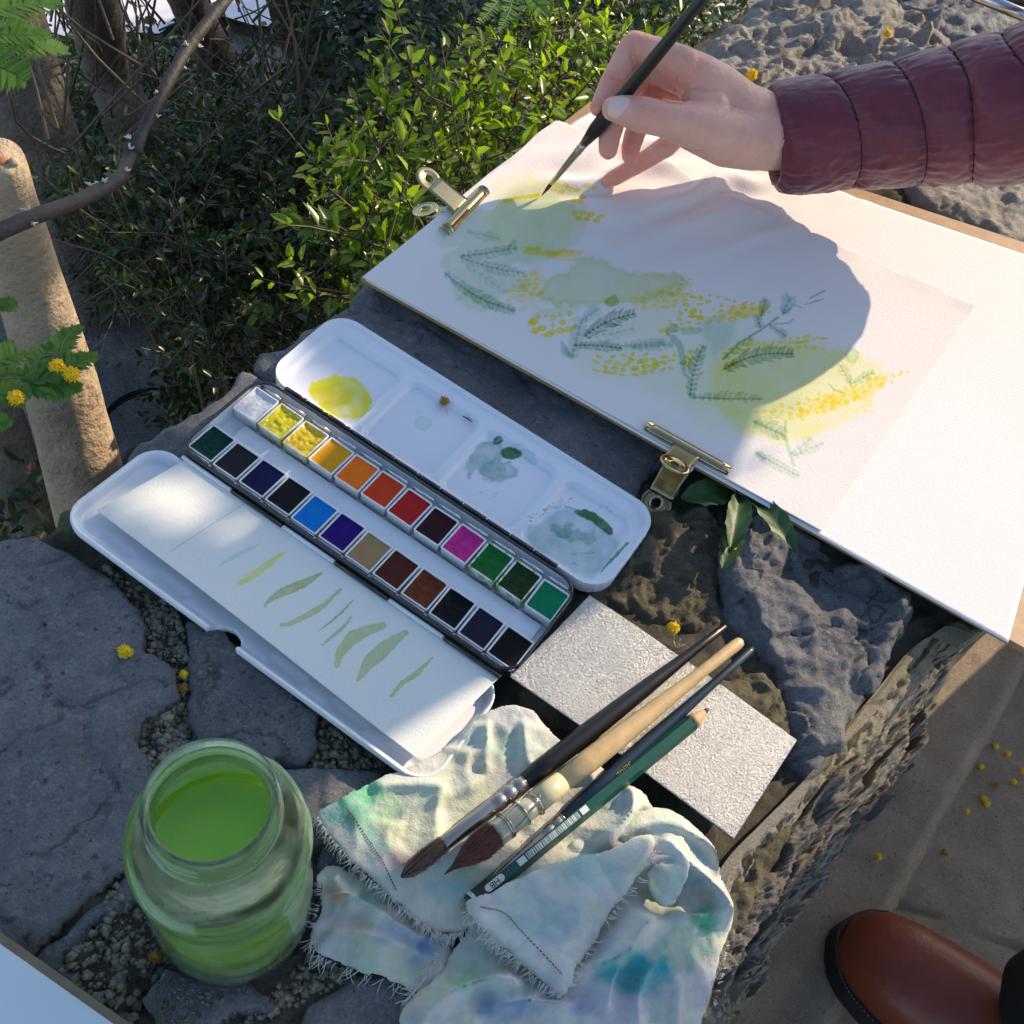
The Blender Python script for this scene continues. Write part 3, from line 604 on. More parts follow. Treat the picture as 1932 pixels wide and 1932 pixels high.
    frond(cv, yl(1340, 1040), yl(1490, 940), TEAL, 6, 15, 4, .45, .7, 0, 0, 9)
    frond(cv, yl(1380, 1200), yl(1800, 1110), TEAL, 9, 18, 3, .3, .6, 0, 0, 10)
    frond(cv, yl(1700, 1260), yl(2050, 1230), TEAL, 10, 14, 4, .5, .7, 0, 0, 11)
    frond(cv, (1190, 655), (1270, 650), TEAL, 9, 13, 4, .5, .7, 0, 0, 30)
    for k in range(5): cv.stroke([yl(1170, 1220 + k * 22), yl(1205, 1260 + k * 18), yl(1250, 1330 + k * 8)], 2.6, (.32, .56, .48), .5, 1, (.6, .3), k)
    frond(cv, zb(380, 830), zb(470, 490), (.13, .36, .30), 14, 17, 2.8, .72, .8, -5, 0, 12)
    frond(cv, zb(390, 830), zb(855, 840), (.22, .48, .36), 17, 15, 3.0, .6, 1.0, 2, -1, 13); frond(cv, zb(390, 835), zb(855, 845), (.25, .52, .4), 12, 8, 3.0, .5, .6, 0, 1, 14)
    frond(cv, zb(600, 650), zb(1060, 545), (.12, .34, .26), 20, 20, 2.8, .72, .75, -12, 0, 15)
    frond(cv, zb(600, 580), zb(790, 440), (.3, .52, .46), 6, 14, 2.6, .5, .6, 0, 0, 16)
    cv.stroke([zb(600, 580), zb(700, 480), zb(860, 380), zb(960, 305)], 2.0, (.25, .46, .42), .7)
    frond(cv, zb(845, 380), zb(825, 300), (.26, .48, .44), 4, 14, 3, .6, .6, 0, 0, 17); frond(cv, zb(850, 300), zb(880, 190), (.24, .46, .3), 6, 13, 3, .6, .6, 0, 0, 18)
    frond(cv, zb(900, 350), zb(1010, 430), (.3, .52, .46), 6, 12, 3, .55, .6, 0, 0, 19); frond(cv, zb(990, 290), zb(1040, 175), (.3, .52, .48), 4, 18, 4, .6, .5, 0, 0, 20)
    cv.stroke([zb(1000, 280), zb(1070, 225), zb(1110, 240)], 2, (.3, .5, .46), .5)
    cv.stroke([zb(940, 350), zb(1030, 345), zb(1060, 318)], 1.4, (.3, .5, .46), .6); cv.stroke([zb(1170, 180), zb(1270, 130)], 1.3, (.3, .36, .4), .7); cv.stroke([zb(1130, 225), zb(1265, 183)], 1.5, (.3, .42, .42), .7, 1, (.2, .4))
    cv.stroke([zb(270, 440), zb(320, 500), zb(335, 600)], 6, (.22, .45, .4), .5, 2); cv.stroke([zb(335, 600), zb(345, 680)], 4, (.25, .5, .42), .5, 2)
    cv.stroke([zb(240, 400), zb(270, 370), zb(290, 380)], 7, (.25, .5, .36), .5, 2); cv.stroke([zb(340, 400), zb(440, 390)], 6, TEAL, .5, 2)
    frond(cv, zb(800, 990), zb(1000, 1080), (.3, .55, .48), 8, 22, 4.5, .6, .55, 0, 0, 21)
    frond(cv, zb(810, 1200), zb(1095, 1350), (.4, .68, .44), 14, 15, 2.6, .5, .6, 0, 0, 22); frond(cv, zb(815, 1190), zb(870, 1240), (.25, .5, .44), 4, 12, 3, .5, .6, 0, 0, 23)
    cv.stroke([zb(1010, 1090), zb(1030, 1180), zb(1065, 1280)], 3, (.5, .74, .5), .55, 1.5); cv.stroke([zb(1010, 990), zb(1010, 1060)], 2.5, (.35, .6, .45), .6)
    frond(cv, zb(1060, 1220), zb(1260, 1130), (.5, .74, .5), 8, 12, 3, .45, .7, 0, 0, 24); frond(cv, zb(1040, 1210), zb(1180, 1100), (.5, .74, .5), 5, 12, 3.4, .45, .7, 0, 0, 25)
    frond(cv, zb(1440, 745), zb(1370, 620), (.45, .68, .42), 6, 12, 2.6, .6, .7, 0, 0, 26); frond(cv, zb(1450, 740), zb(1590, 665), (.45, .68, .38), 7, 12, 2.6, .6, .7, 0, 0, 27)
    cv.stroke([zb(1440, 760), zb(1440, 690)], 2, (.45, .68, .4), .6); cv.stroke([zb(1290, 740), zb(1335, 785), zb(1400, 800)], 2.6, (.5, .7, .3), .6, 1, (.2, .4))
    for k in range(10): cv.stroke([zb(600 + k * 9, 640 - k * 3), zb(625 + k * 9, 620 - k * 3)], 3, YEL, .4)
    return cv.c
o = quadsheet('painted_sheet', (pA, pB, pC, pD), 620, 420, lambda P, U, V_: PZ + .0007 + buckle(P) + .0012 * sstep(.06, 0, 1 - V_) * (.5 + fbm(np.c_[U * 9, U * 0], 3, 2)), M_paper, torn, paint, thick=.0005)
tag(o, 'watercolour of yellow mimosa sprigs on a white sheet with one torn edge', 'painting')
# ================================================================== paint tin
TH = R(-20.6); ua = np.array([math.cos(TH), math.sin(TH)]); ub = np.array([-math.sin(TH), math.cos(TH)])
def TF(P, z):  # tin frame (a, b) -> world
    P = np.atleast_2d(P); return np.c_[P[:, :1] * ua + P[:, 1:2] * ub, np.broadcast_to(z, (len(P),))]
def rrloop(cx, cy, hx, hy, r, n=8):
    out = []
    for (sx, sy, a0) in ((1, 1, 0), (-1, 1, 90), (-1, -1, 180), (1, -1, 270)):
        for k in range(n + 1):
            a = R(a0 + 90 * k / n); out.append((cx + sx * (hx - r) + r * math.cos(a), cy + sy * (hy - r) + r * math.sin(a)))
    return np.array(out)
def loft(mb, loops, close=False, cap0=False, cap1=False):
    n = len(loops[0]); V = np.concatenate(loops); F = [(k * n + j, k * n + (j + 1) % n, (k + 1) * n + (j + 1) % n, (k + 1) * n + j) for k in range(len(loops) - 1) for j in range(n)]
    if cap0: F.append(tuple(range(n))[::-1])
    if cap1: F.append(tuple((len(loops) - 1) * n + j for j in range(n)))
    return mb.add(V, F)
M_enamel = mat('white_enamel', (.80, .81, .84), .16, spec=.5, coat=.4)
M_enamel_c = mat('stained_enamel', (1, 1, 1), .18, spec=.5, coat=.3, attr=True)
M_black = mat('black_lacquer', (.012, .012, .014), .22, coat=.5)
M_tinout = mat('tin_underside', (.16, .13, .12), .35, metal=.8, rvar=.1, vscale=60)
M_steel = mat('bright_steel', (.62, .62, .62), .22, metal=1)
M_pan = mat('white_plastic_pan', (.78, .78, .77), .4, sss=.02)
def smeared(name, col):
    m = mat(name, (.78, .78, .77), .4); N, L = nm(m); n = N.new('ShaderNodeTexNoise'); n.inputs['Scale'].default_value = 210; n.inputs['Detail'].default_value = 4; L.new(N.new('ShaderNodeTexCoord').outputs['Object'], n.inputs['Vector'])
    rp = N.new('ShaderNodeValToRGB'); e = rp.color_ramp.elements; e[0].position = .50; e[0].color = (.78, .78, .77, 1); e[1].position = .60; e[1].color = (*col, 1); L.new(n.outputs['Fac'], rp.inputs[0]); L.new(rp.outputs[0], N['Principled BSDF'].inputs['Base Color']); return m
M_pang = smeared('green_smeared_pan', (.22, .45, .08)); M_pany = smeared('yellow_smeared_pan', (.75, .68, .10))
AC, BC = -.1653, .2524; HX, HY = .1062, .0326
tin = thing('watercolour_tin', 'open black and white watercolour tin with two rows of half pans', 'paint box', (*(AC * ua + BC * ub), .0), TH)
mb = MB()
o_ = lambda g, z, r=.012: TF(rrloop(AC, BC, HX - g, HY - g, r - g), z)
loft(mb, [o_(.0015, .0008), o_(.0002, .003), o_(0, .010), o_(0, .0122)], cap0=True); mb.build('outer_shell', M_tinout, tin)
mb = MB(); loft(mb, [o_(.0, .0122), o_(.0001, .0133), o_(.0007, .0136), o_(.0013, .0133), o_(.0014, .0120)]); mb.build('black_rim', M_black, tin)
mb = MB(); loft(mb, [o_(.0012, .0125), o_(.0016, .004), o_(.003, .0026)], cap1=False); loft(mb, [o_(.003, .0026), o_(.006, .0025)], cap1=True)
# raised dividing strip between the rows
mb.build('inner_tray', M_enamel, tin)
mb = MB(); loft(mb, [TF(rrloop(AC + .004, .2508, .097, .0062, .001), .0026), TF(rrloop(AC + .004, .2508, .097, .0060, .001), .0058), TF(rrloop(AC + .004, .2508, .0966, .0056, .001), .0061)], cap1=True)
mb.build('centre_strip', M_enamel, tin)
# half pans
A0, DA = -.2602, .01737; BL, BR = .2336, .2676
PAN_L = [('dark viridian green', (.003, .05, .03)), ('charcoal grey', (.018, .018, .024)), ('deep navy blue', (.008, .009, .06)), ('blue black', (.008, .009, .013)), ('bright sky blue', (.0, .19, .58)), ('deep violet', (.024, .003, .15)),
         ('sandy beige', (.38, .24, .11)), ('dark red brown', (.085, .018, .01)), ('burnt sienna', (.18, .04, .010)), ('jet black', (.003, .003, .003)), ('dark indigo', (.013, .014, .035)), ('flat black end', (.004, .004, .006))]
PAN_R = [('white', (.74, .76, .8)), ('wet lemon yellow', (.8, .68, .0)), ('wet golden yellow', (.85, .6, .0)), ('yellow ochre', (.78, .34, .012)), ('bright orange', (.95, .19, .01)), ('vermilion red', (.66, .05, .012)), ('crimson red', (.46, .016, .018)),
         ('dark plum', (.035, .006, .012)), ('magenta pink', (.68, .03, .28)), ('stained grass green', (.004, .16, .025)), ('stained dark olive green', (.014, .045, .006)), ('emerald green', (.0, .20, .08))]
cupV = MB(); hx, hy = .0082, .00985
def rl(g, z, r=.0012): return np.c_[rrloop(0, 0, hx - g, hy - g, max(r - g, .0003), 3), np.full(16, z)]
loft(cupV, [rl(.0010, 0), rl(.0003, .0085), rl(.0, .0094), rl(.0003, .0097), rl(.0009, .0096), rl(.0011, .0082)], cap0=True)
cup_proto = None; pans = []
for row, (bb, lst) in enumerate(((BL, PAN_L), (BR, PAN_R))):
    for k, (nmcol, c) in enumerate(lst):
        rg = random.Random(k * 7 + row); a = A0 + DA * k + rg.uniform(-.0002, .0002); w = TF([(a, bb + rg.uniform(-.0003, .0003))], .0026)[0]
        if k == 0 and row == 0: where = 'at the far end of its row'
        else: where = 'next to the ' + lst[k - 1][0].replace('jet black', 'jet black') + ' one'
        t = thing('paint_pan', (f'{nmcol} paint pan {where}' if len((nmcol + where).split()) < 14 else f'{nmcol} paint pan in the open tin'), 'paint pan', w, TH + R(rg.uniform(-1, 1)), 'half pans in the watercolour tin')
        if cup_proto is None: cup_proto = cupV.build('cup', M_pan, t, world_=False)
        else:
            q = cup_proto.copy(); COL.objects.link(q); q.parent = t
            if 'stained' in nmcol or 'wet' in nmcol: q.material_slots[0].link = 'OBJECT'; q.material_slots[0].material = M_pang if 'green' in nmcol else M_pany
        wet = 'wet' in nmcol and 'black' not in nmcol; used = 'stained' in nmcol or wet or k in (0, 8, 9)
        def zf(P, wet=wet, used=used, s=k + row * 20, white=(nmcol == 'white')):
            d = np.maximum(np.abs(P[:, 0]) / (hx - .001), np.abs(P[:, 1]) / (hy - .001))
            return .0088 - .0010 * (1 - d ** 4) * (1 if used else .25) + .0004 * (d > .97) + (.0009 if wet else (.00035 if used else .00008)) * fbm(P * (420 if wet else 500), s, 3)
        V, F = hf(rrect(0, 0, hx - .0010, hy - .0010, .0008), (-.009, -.0105, .009, .0105), .0006, zf)
        m = mat('paint_' + nmcol.split()[0] + '_' + str(row) + str(k), c, .18 if wet else (.5 if used else .65), var=tuple(x * (.55 if used else .85) for x in c), vscale=220, bumps=((900, .25, .0003),), spec=.5 if wet else .15, coat=.3 if wet else 0)
        mesh('paint', V, F, m, t, world_=False); pans.append(t)
# retaining clips: bars beside the pans, tabs at the outer row
for k in range(12):
    a = A0 + DA * k
    mb = MB(); y = BR + hy + .0021; mb.tube(TF([(a - .0066, y), (a + .0066, y)], .0118), .00075, 8)
    mb.box(TF([(a - .0066, y)], .0105)[0], (.0005, .0012, .003), TH); mb.box(TF([(a + .0066, y)], .0105)[0], (.0005, .0012, .003), TH)
    mb.build('pan_clip', M_steel, tin)
    mb = MB(); y = BL - hy - .0006; mb.tube(TF([(a - .0078, y), (a + .0076, y)], .0114), .0005, 6)
    mb.box(TF([(a + .0086, y - .0005)], .0085)[0], (.0013, .0006, .0065), TH, None)
    mb.build('pan_clip', M_steel, tin)
# hinge barrels
for (b, z, seg, col0) in ((.2874, .0118, 12, 0), (.2182, .0104, 6, 1)):
    a0, a1 = (-.2560, -.0750) if seg == 12 else (-.2660, -.0640)
    for k in range(seg):
        x0 = a0 + (a1 - a0) * k / seg; x1 = a0 + (a1 - a0) * (k + 1) / seg - .0009
        dark = (k % 2 == 0) if col0 else True
        if col0: dark = k % 2 == 1
        MB().tube(TF([(x0, b), (x1, b)], z), .00135 if (dark and k % 2 == 0) else .00115, 10).build('hinge_barrel', M_black if dark else M_enamel, tin)
# ------------------------------------------------------------------ mixing lid on the far side
def lid_right():
    ac, bc, lx, ly = -.1610, .3212, .1118, .0326; f0 = rrect(ac, bc, lx, ly, .015)
    wells = [(-.2665, -.2128), (-.2102, -.1596), (-.1568, -.1062), (-.1034, -.0560)]
    def zf(P):
        d = -f0(P); z = .0100 - .0016 * sstep(.0005, .0022, d) - .0006 * sstep(.002, .004, d)
        dep = np.zeros(len(P))
        for w0, w1 in wells:
            dep = np.maximum(dep, sstep(.0002, .0042, -rrect((w0 + w1) / 2, .3172, (w1 - w0) / 2, .0268, .008)(P)))
        return z - .0033 * dep + .0008 * np.exp(-((P[:, 1] - .3462) / .0012) ** 2) * 0
    V, F = hf(f0, (ac - lx - .002, bc - ly - .002, ac + lx + .002, bc + ly + .002), .0006, zf, thick=.0085)
    X = TF(V[:, :2], V[:, 2]); cv = Canvas(proj(X), (.80, .81, .84)); t5 = lambda x, y: (625.3 + x * .35275, 625.3 + y * .35275)
    Y = (.95, .88, .02)
    cv.wash([(580, 740), (600, 718), (650, 708), (690, 730), (700, 762), (690, 782), (660, 790), (630, 785), (600, 765)], Y, .9, 3, 3, 12, .15, .5, 2)
    cv.wash([(590, 735), (640, 720), (670, 745), (640, 770), (600, 755)], (.93, .82, .0), .6, 4, 4, 10, .1, .5, 3)
    cv.dot(637, 703, 10, 4, -.5, Y, .4); cv.dot(698, 770, 8, 3, -.8, Y, .5)
    cv.wash([t5(450, 470), t5(500, 455), t5(540, 480), t5(530, 510), t5(490, 530), t5(455, 515)], (.66, .80, .68), .4, 1, 1, 8, .7, .2, 4)
    cv.wash([t5(465, 400), t5(485, 440), t5(450, 450)], (.7, .8, .74), .2, 1, .6, 8, 1, .2, 5)
    g1 = (.30, .56, .42); g2 = (.03, .2, .05)
    cv.wash([t5(735, 680), t5(790, 600), t5(870, 590), t5(920, 640), t5(910, 690), t5(960, 700), t5(1000, 740), t5(960, 790), t5(860, 800), t5(800, 770), t5(770, 740), t5(740, 790), t5(720, 730)], (.42, .62, .52), .75, 3, 3, 10, .25, .7, 6)
    cv.wash([t5(960, 620), t5(1010, 600), t5(1060, 630), t5(1100, 690), t5(1080, 715), t5(1030, 680)], (.5, .78, .75), .45, 2, 2, 8, .5, .4, 7)
    cv.wash([t5(905, 640), t5(950, 620), t5(1010, 640), t5(1015, 665), t5(975, 685), t5(920, 675)], g2, .95, 1.5, 1.2, 8, .2, .2, 8)
    cv.wash([t5(870, 575), t5(900, 562), t5(915, 585), t5(895, 602), t5(865, 600)], g2, .85, 1.2, 1, 8, .3, .3, 9)
    cv.wash([t5(800, 730), t5(880, 680), t5(930, 730), t5(900, 790), t5(830, 790)], (.3, .5, .4), .4, 5, 4, 8, .1, .8, 10)
    cv.wash([t5(1040, 1100), t5(1050, 1040), t5(1130, 1020), t5(1230, 950), t5(1330, 960), t5(1450, 1020), t5(1500, 1080), t5(1540, 1140), t5(1440, 1290), t5(1330, 1300), t5(1200, 1230), t5(1100, 1180)], (.52, .68, .62), .7, 6, 3, 15, .15, .6, 11)
    cv.wash([t5(1180, 1040), t5(1280, 1040), t5(1420, 1090), t5(1380, 1130), t5(1200, 1090)], (.2, .45, .35), .55, 4, 5, 10, .1, .9, 12)
    cv.wash([t5(1300, 965), t5(1370, 955), t5(1450, 1000), t5(1500, 1050), t5(1500, 1085), t5(1460, 1075), t5(1390, 1020)], (.02, .17, .035), .97, 1.5, 1.2, 8, .1, .2, 13)
    cv.stroke([t5(1440, 1285), t5(1510, 1210), t5(1585, 1130)], 3, (.08, .32, .18), .85, 1, (.3, .6)); cv.stroke([t5(1250, 935), t5(1300, 950)], 1.5, g1, .8); cv.stroke([t5(1150, 945), t5(1230, 935)], 1, g1, .6)
    cv.stroke([t5(1430, 950), t5(1460, 925), t5(1500, 970)], .8, g1, .5); cv.stroke([t5(1280, 1190), t5(1400, 1185)], 2, g1, .4)
    rg = random.Random(5)
    for k in range(26):
        t = rg.random(); cv.dot(*t5(1060 + 220 * t + rg.uniform(-12, 12), 1000 - 105 * t + rg.uniform(-18, 18)), rg.uniform(.8, 2.6), rg.uniform(.7, 1.4), rg.random() * 3, (.15, .28, .22), .8)
    for (x, y) in [(800, 862), (880, 868), (870, 880), (1320, 1250), (1300, 1240)]: cv.dot(*t5(x, y), 3, 1.8, .3, (.4, .5, .48), .6)
    o = mesh('mixing_lid', X, F, M_enamel_c, tin, cols=cv.c)
lid_right()
def lid_left():
    f0 = rrect(-.1715, .1845, .1118, .0325, .014); na = W(431, 1192, .012); nc = np.array([na[:2] @ ua, .1520])
    def f1(P): return np.maximum(f0(P), .0088 - np.hypot(P[:, 0] - nc[0], P[:, 1] - nc[1]))
    def zf(P):
        d = -f0(P); z = .0082 - .0058 * sstep(.0006, .0050, d) + (.2170 - P[:, 1]) * math.tan(R(4.5)) + (P[:, 0] + .1665) * -.012
        for k in range(6):
            z = z - .0011 * sstep(0, .004, -rrect(-.255 + k * .036, .1600, .0125, .0042, .004)(P)) * (k != 2)
        return z
    V, F = hf(f1, (-.2850, .149, -.0565, .2205), .0007, zf, thick=.005)
    mesh('swatch_lid', TF(V[:, :2], V[:, 2]), F, M_enamel, tin)
lid_left()
# card with brush marks lying in the near lid
cA, cB, cC, cD = W(183, 964, .0135), W(785, 1431, .0115), W(946, 1275, .0085), W(350, 868, .0095)
def cardcol(X):
    cv = Canvas(proj(X), (.77, .77, .71)); t4 = lambda x, y: (x * .35275, 625.3 + y * .35275); t5 = lambda x, y: (625.3 + x * .35275, 625.3 + y * .35275)
    OL = (.60, .66, .28)
    cv.stroke([t4(1175, 1250), t4(1260, 1200), t4(1390, 1135)], 4, (.55, .78, .66), .45, 2, (.4, .2))
    cv.stroke([t4(1285, 1345), t4(1330, 1320), t4(1400, 1270), t4(1520, 1180)], 6.5, (.90, .90, .16), .75, 1.5, (.7, .3))
    cv.stroke([t4(1415, 1470), t4(1450, 1430), t4(1520, 1390), t4(1640, 1340), t4(1722, 1290)], 9, (.52, .62, .24), .8, 1.2, (.1, .2), 3, .5)
    cv.stroke([t4(1505, 1570), t4(1560, 1560), t4(1640, 1520), t4(1740, 1460), t4(1822, 1378)], 5.5, (.6, .7, .3), .75, 1.2, (.6, .3), 4, .5)
    cv.stroke([t4(1705, 1600), t4(1760, 1560), t4(1830, 1500), t4(1893, 1432)], 2.0, (.4, .6, .3), .8, .9, (.2, .3), 5)
    cv.stroke([t4(1718, 1680), t4(1780, 1630), t4(1840, 1580), t4(1878, 1525)], 3.2, (.6, .7, .34), .7, 1, (.3, .5), 6, .5)
    cv.stroke([t5(28, 1790), t5(45, 1720), t5(110, 1640), t5(190, 1600), t5(275, 1572)], 12, (.62, .70, .32), .72, 1.2, (.3, .5), 7, .5)
    cv.stroke([t5(142, 1866), t5(200, 1770), t5(290, 1690), t5(398, 1608)], 14, (.58, .67, .3), .75, 1.2, (.2, .3), 8, .5)
    cv.stroke([(738, 1313), (760, 1288), (780, 1276), (817, 1240)], 4.6, (.58, .68, .28), .75, 1, (.6, .3), 9, .6)
    for k in range(30):
        a = np.array(t4(1310, 920)); b = np.array(t4(905, 1180)); p = a + (b - a) * k / 30; cv.stroke([p, p + (b - a) * .024], .7, (.4, .42, .45), .55, .6)
        a = np.array(t4(955, 695)); b = np.array(t4(760, 810))
        if k < 14: p = a + (b - a) * k / 14; cv.stroke([p, p + (b - a) * .05], .7, (.4, .42, .45), .5, .6)
    return cv.c
def cardz(P, U, V_):
    z = (1 - U) * (1 - V_) * cA[2] + U * (1 - V_) * cB[2] + U * V_ * cC[2] + (1 - U) * V_ * cD[2]
    return z + .0022 * np.sin(math.pi * np.clip(U * 1.2, 0, 1)) * (1 - V_) ** 2 + .0006
o = quadsheet('swatch_card', (cA, cB, cC, cD), 560, 170, cardz, M_paper, cols=cardcol, thick=.0004)
tag(o, 'white paper strip with olive green and yellow brush marks lying in the near lid', 'paper')
# ================================================================== jar
M_glass = bpy.data.materials.new('stained_glass'); M_glass.use_nodes = True
def thin_glass(m, tint, milk, milkw, rough=.04):
    N, L = nm(m); N.clear(); out = N.new('ShaderNodeOutputMaterial'); tr = N.new('ShaderNodeBsdfTransparent'); tr.inputs[0].default_value = (*tint, 1)
    gl = N.new('ShaderNodeBsdfGlossy'); gl.inputs['Roughness'].default_value = rough; gl.inputs[0].default_value = (1, 1, 1, 1)
    df = N.new('ShaderNodeBsdfDiffuse'); df.inputs[0].default_value = (*milk, 1); tl = N.new('ShaderNodeBsdfTranslucent'); tl.inputs[0].default_value = (*milk, 1)
    a = N.new('ShaderNodeMixShader'); L.new(df.outputs[0], a.inputs[1]); L.new(tl.outputs[0], a.inputs[2])
    n = N.new('ShaderNodeTexNoise'); n.inputs['Scale'].default_value = 42; n.inputs['Detail'].default_value = 7; n.inputs['Roughness'].default_value = .6; n.inputs['Distortion'].default_value = .3
    mp = N.new('ShaderNodeMapping'); mp.inputs['Scale'].default_value = (1, 1, 2.4); tc = N.new('ShaderNodeTexCoord'); L.new(tc.outputs['Object'], mp.inputs[0]); L.new(mp.outputs[0], n.inputs['Vector'])
    mr = N.new('ShaderNodeMapRange'); mr.inputs[1].default_value = .35; mr.inputs[2].default_value = .7; mr.inputs[3].default_value = milkw * .35; mr.inputs[4].default_value = min(1, milkw * 1.9); L.new(n.outputs['Fac'], mr.inputs[0])
    b = N.new('ShaderNodeMixShader'); L.new(mr.outputs[0], b.inputs[0]); L.new(tr.outputs[0], b.inputs[1]); L.new(a.outputs[0], b.inputs[2])
    lw = N.new('ShaderNodeFresnel'); lw.inputs['IOR'].default_value = 1.5
    bn = N.new('ShaderNodeBump'); bn.inputs['Distance'].default_value = .0006; bn.inputs['Strength'].default_value = .35; L.new(n.outputs['Fac'], bn.inputs['Height']); L.new(bn.outputs[0], gl.inputs['Normal']); L.new(bn.outputs[0], lw.inputs['Normal'])
    c = N.new('ShaderNodeMixShader'); L.new(lw.outputs[0], c.inputs[0]); L.new(b.outputs[0], c.inputs[1]); L.new(gl.outputs[0], c.inputs[2]); L.new(c.outputs[0], out.inputs[0])
thin_glass(M_glass, (.93, .985, .95), (.62, .80, .48), .30)
M_water = mat('green_paint_water', (.34, .62, .03), .05, spec=.5, sss=.2)
wb = M_water.node_tree.nodes['Principled BSDF']; wb.inputs['Subsurface Radius'].default_value = (.03, .05, .01); wb.inputs['Subsurface Scale'].default_value = .6
JB = W(444, 1712, .0045); JS = .965; jar = thing('water_jar', 'glass jar of bright green paint water standing on the grey stones', 'jar', JB)
JH = .135
outer = [(.022, 0), (.0285, .0008), (.0318, .004), (.0328, .012), (.0325, .045), (.0312, .066), (.0304, .074), (.0316, .080), (.0326, .088), (.0322, .097), (.0302, .106), (.0262, .113), (.0228, .1165), (.0216, .119), (.0226, .1205), (.0228, .1222), (.0217, .1235), (.0216, .127), (.0222, .1290), (.0221, .1325), (.0212, JH)]
inner = [(.0190, .1345), (.0184, .131), (.0186, .120), (.0225, .1125), (.0275, .105), (.0300, .097), (.0304, .088), (.0296, .080), (.0288, .074), (.0296, .066), (.0308, .045), (.0308, .012), (.028, .006), (.018, .004)]
outer = [(a_ * JS, b_) for a_, b_ in outer]; inner = [(a_ * JS, b_) for a_, b_ in inner]
MB().lathe(outer, JB, 96, caps=False).lathe([(.0212 * JS, JH), (.0200 * JS, JH + .0004), (.0190 * JS, .1345)], JB, 96, caps=False).build('glass_body', M_glass, jar)
MB().lathe([q for q in inner if q[1] > .077], JB, 96, caps=False).build('inner_wall', M_glass, jar)
WL = .076
def watergrad(m):  # paints a brighter yellow-green glow into the water low in the jar
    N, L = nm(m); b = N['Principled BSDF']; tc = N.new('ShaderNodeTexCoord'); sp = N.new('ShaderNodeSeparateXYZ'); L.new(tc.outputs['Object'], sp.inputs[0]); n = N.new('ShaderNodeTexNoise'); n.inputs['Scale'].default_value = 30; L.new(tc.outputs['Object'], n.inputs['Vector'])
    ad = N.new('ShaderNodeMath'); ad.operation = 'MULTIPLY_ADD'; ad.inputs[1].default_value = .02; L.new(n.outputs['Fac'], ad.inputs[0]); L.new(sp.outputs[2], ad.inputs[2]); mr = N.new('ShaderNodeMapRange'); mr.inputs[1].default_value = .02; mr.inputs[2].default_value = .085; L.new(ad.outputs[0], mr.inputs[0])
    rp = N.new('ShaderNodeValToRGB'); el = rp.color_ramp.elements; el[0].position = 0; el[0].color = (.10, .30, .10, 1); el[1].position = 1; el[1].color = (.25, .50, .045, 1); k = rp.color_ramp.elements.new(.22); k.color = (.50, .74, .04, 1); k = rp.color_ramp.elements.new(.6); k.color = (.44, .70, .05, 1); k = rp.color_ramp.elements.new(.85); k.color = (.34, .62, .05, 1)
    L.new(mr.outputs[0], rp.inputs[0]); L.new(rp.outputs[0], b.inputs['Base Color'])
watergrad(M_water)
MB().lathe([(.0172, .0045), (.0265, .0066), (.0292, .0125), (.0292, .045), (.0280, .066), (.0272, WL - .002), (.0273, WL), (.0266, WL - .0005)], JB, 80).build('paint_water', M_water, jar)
MB().lathe([(.0001, .0005), (.027, .0012), (.0300, .0045), (.0305, .008), (.027, .0055), (.0001, .0042)], JB, 64, caps=False).build('thick_base', mat('green_glass_base', (.12, .3, .2), .15, trans=.5), jar)

# ================================================================== silver sheet
M_foil = mat('embossed_silver', (.56, .56, .57), .30, metal=1, bumps=((430, 1.0, .0075), (900, 1.0, .0030)))
fz = lambda P, U, V_: .0115 + .0035 * np.sin(U * 2.2 + .3) - .003 * U + .0008 * fbm(P * 30, 3, 2)
o = quadsheet('silver_sheet', (W(962, 1278, .012), W(1384, 1583, .010), W(1503, 1397, .010), W(1112, 1124, .012)), 120, 60, fz, M_foil, thick=.0006)
tag(o, 'crinkly embossed silver sheet under the brushes beside the paint tin', 'foil sheet')

# ================================================================== brushes and pencil
def frame_of(p, q):
    e = (np.asarray(q) - np.asarray(p)); L = np.linalg.norm(e); e = e / L; up = np.array([0, 0, 1.]); s = np.cross(up, e); s /= np.linalg.norm(s); n = np.cross(e, s); return e, s, n, L
RS = 1.0
def rod(mb, p, e, s, n, prof, seg=24, twist=0):
    """prof: (distance along, radius)"""
    V = []
    a = np.arange(seg) * 2 * math.pi / seg + twist
    for t, r_ in prof: V.append(np.asarray(p) + e * t + RS * r_ * (np.cos(a)[:, None] * n + np.sin(a)[:, None] * s))
    V = np.concatenate(V); m = len(prof); F = [(k * seg + j, k * seg + (j + 1) % seg, (k + 1) * seg + (j + 1) % seg, (k + 1) * seg + j) for k in range(m - 1) for j in range(seg)]
    F.append(tuple(range(seg))[::-1]); F.append(tuple((m - 1) * seg + j for j in range(seg))); return mb.add(V, F)
M_blackpaint = mat('glossy_black_handle', (.010, .008, .008), .34, spec=.4, coat=.12, rvar=.08, vscale=90)
M_ferrule = mat('nickel_ferrule', (.50, .42, .34), .2, metal=1, rvar=.1, vscale=150)
M_hair = mat('dark_brown_hair', (.014, .008, .006), .5, var=(.05, .022, .012), vscale=500)
M_natural = mat('natural_wood_handle', (.62, .42, .20), .42, var=(.5, .32, .14), vscale=160, coat=.2)
M_navy = mat('navy_handle', (.012, .026, .045), .34, coat=.1)
M_gold = mat('golden_hair', (.42, .27, .06), .4, var=(.25, .15, .04), vscale=400)
M_quill = mat('clear_quill', (.42, .38, .24), .25, spec=.6, trans=.15, coat=.5)
M_wire = mat('brass_wire', (.55, .5, .4), .25, metal=1)
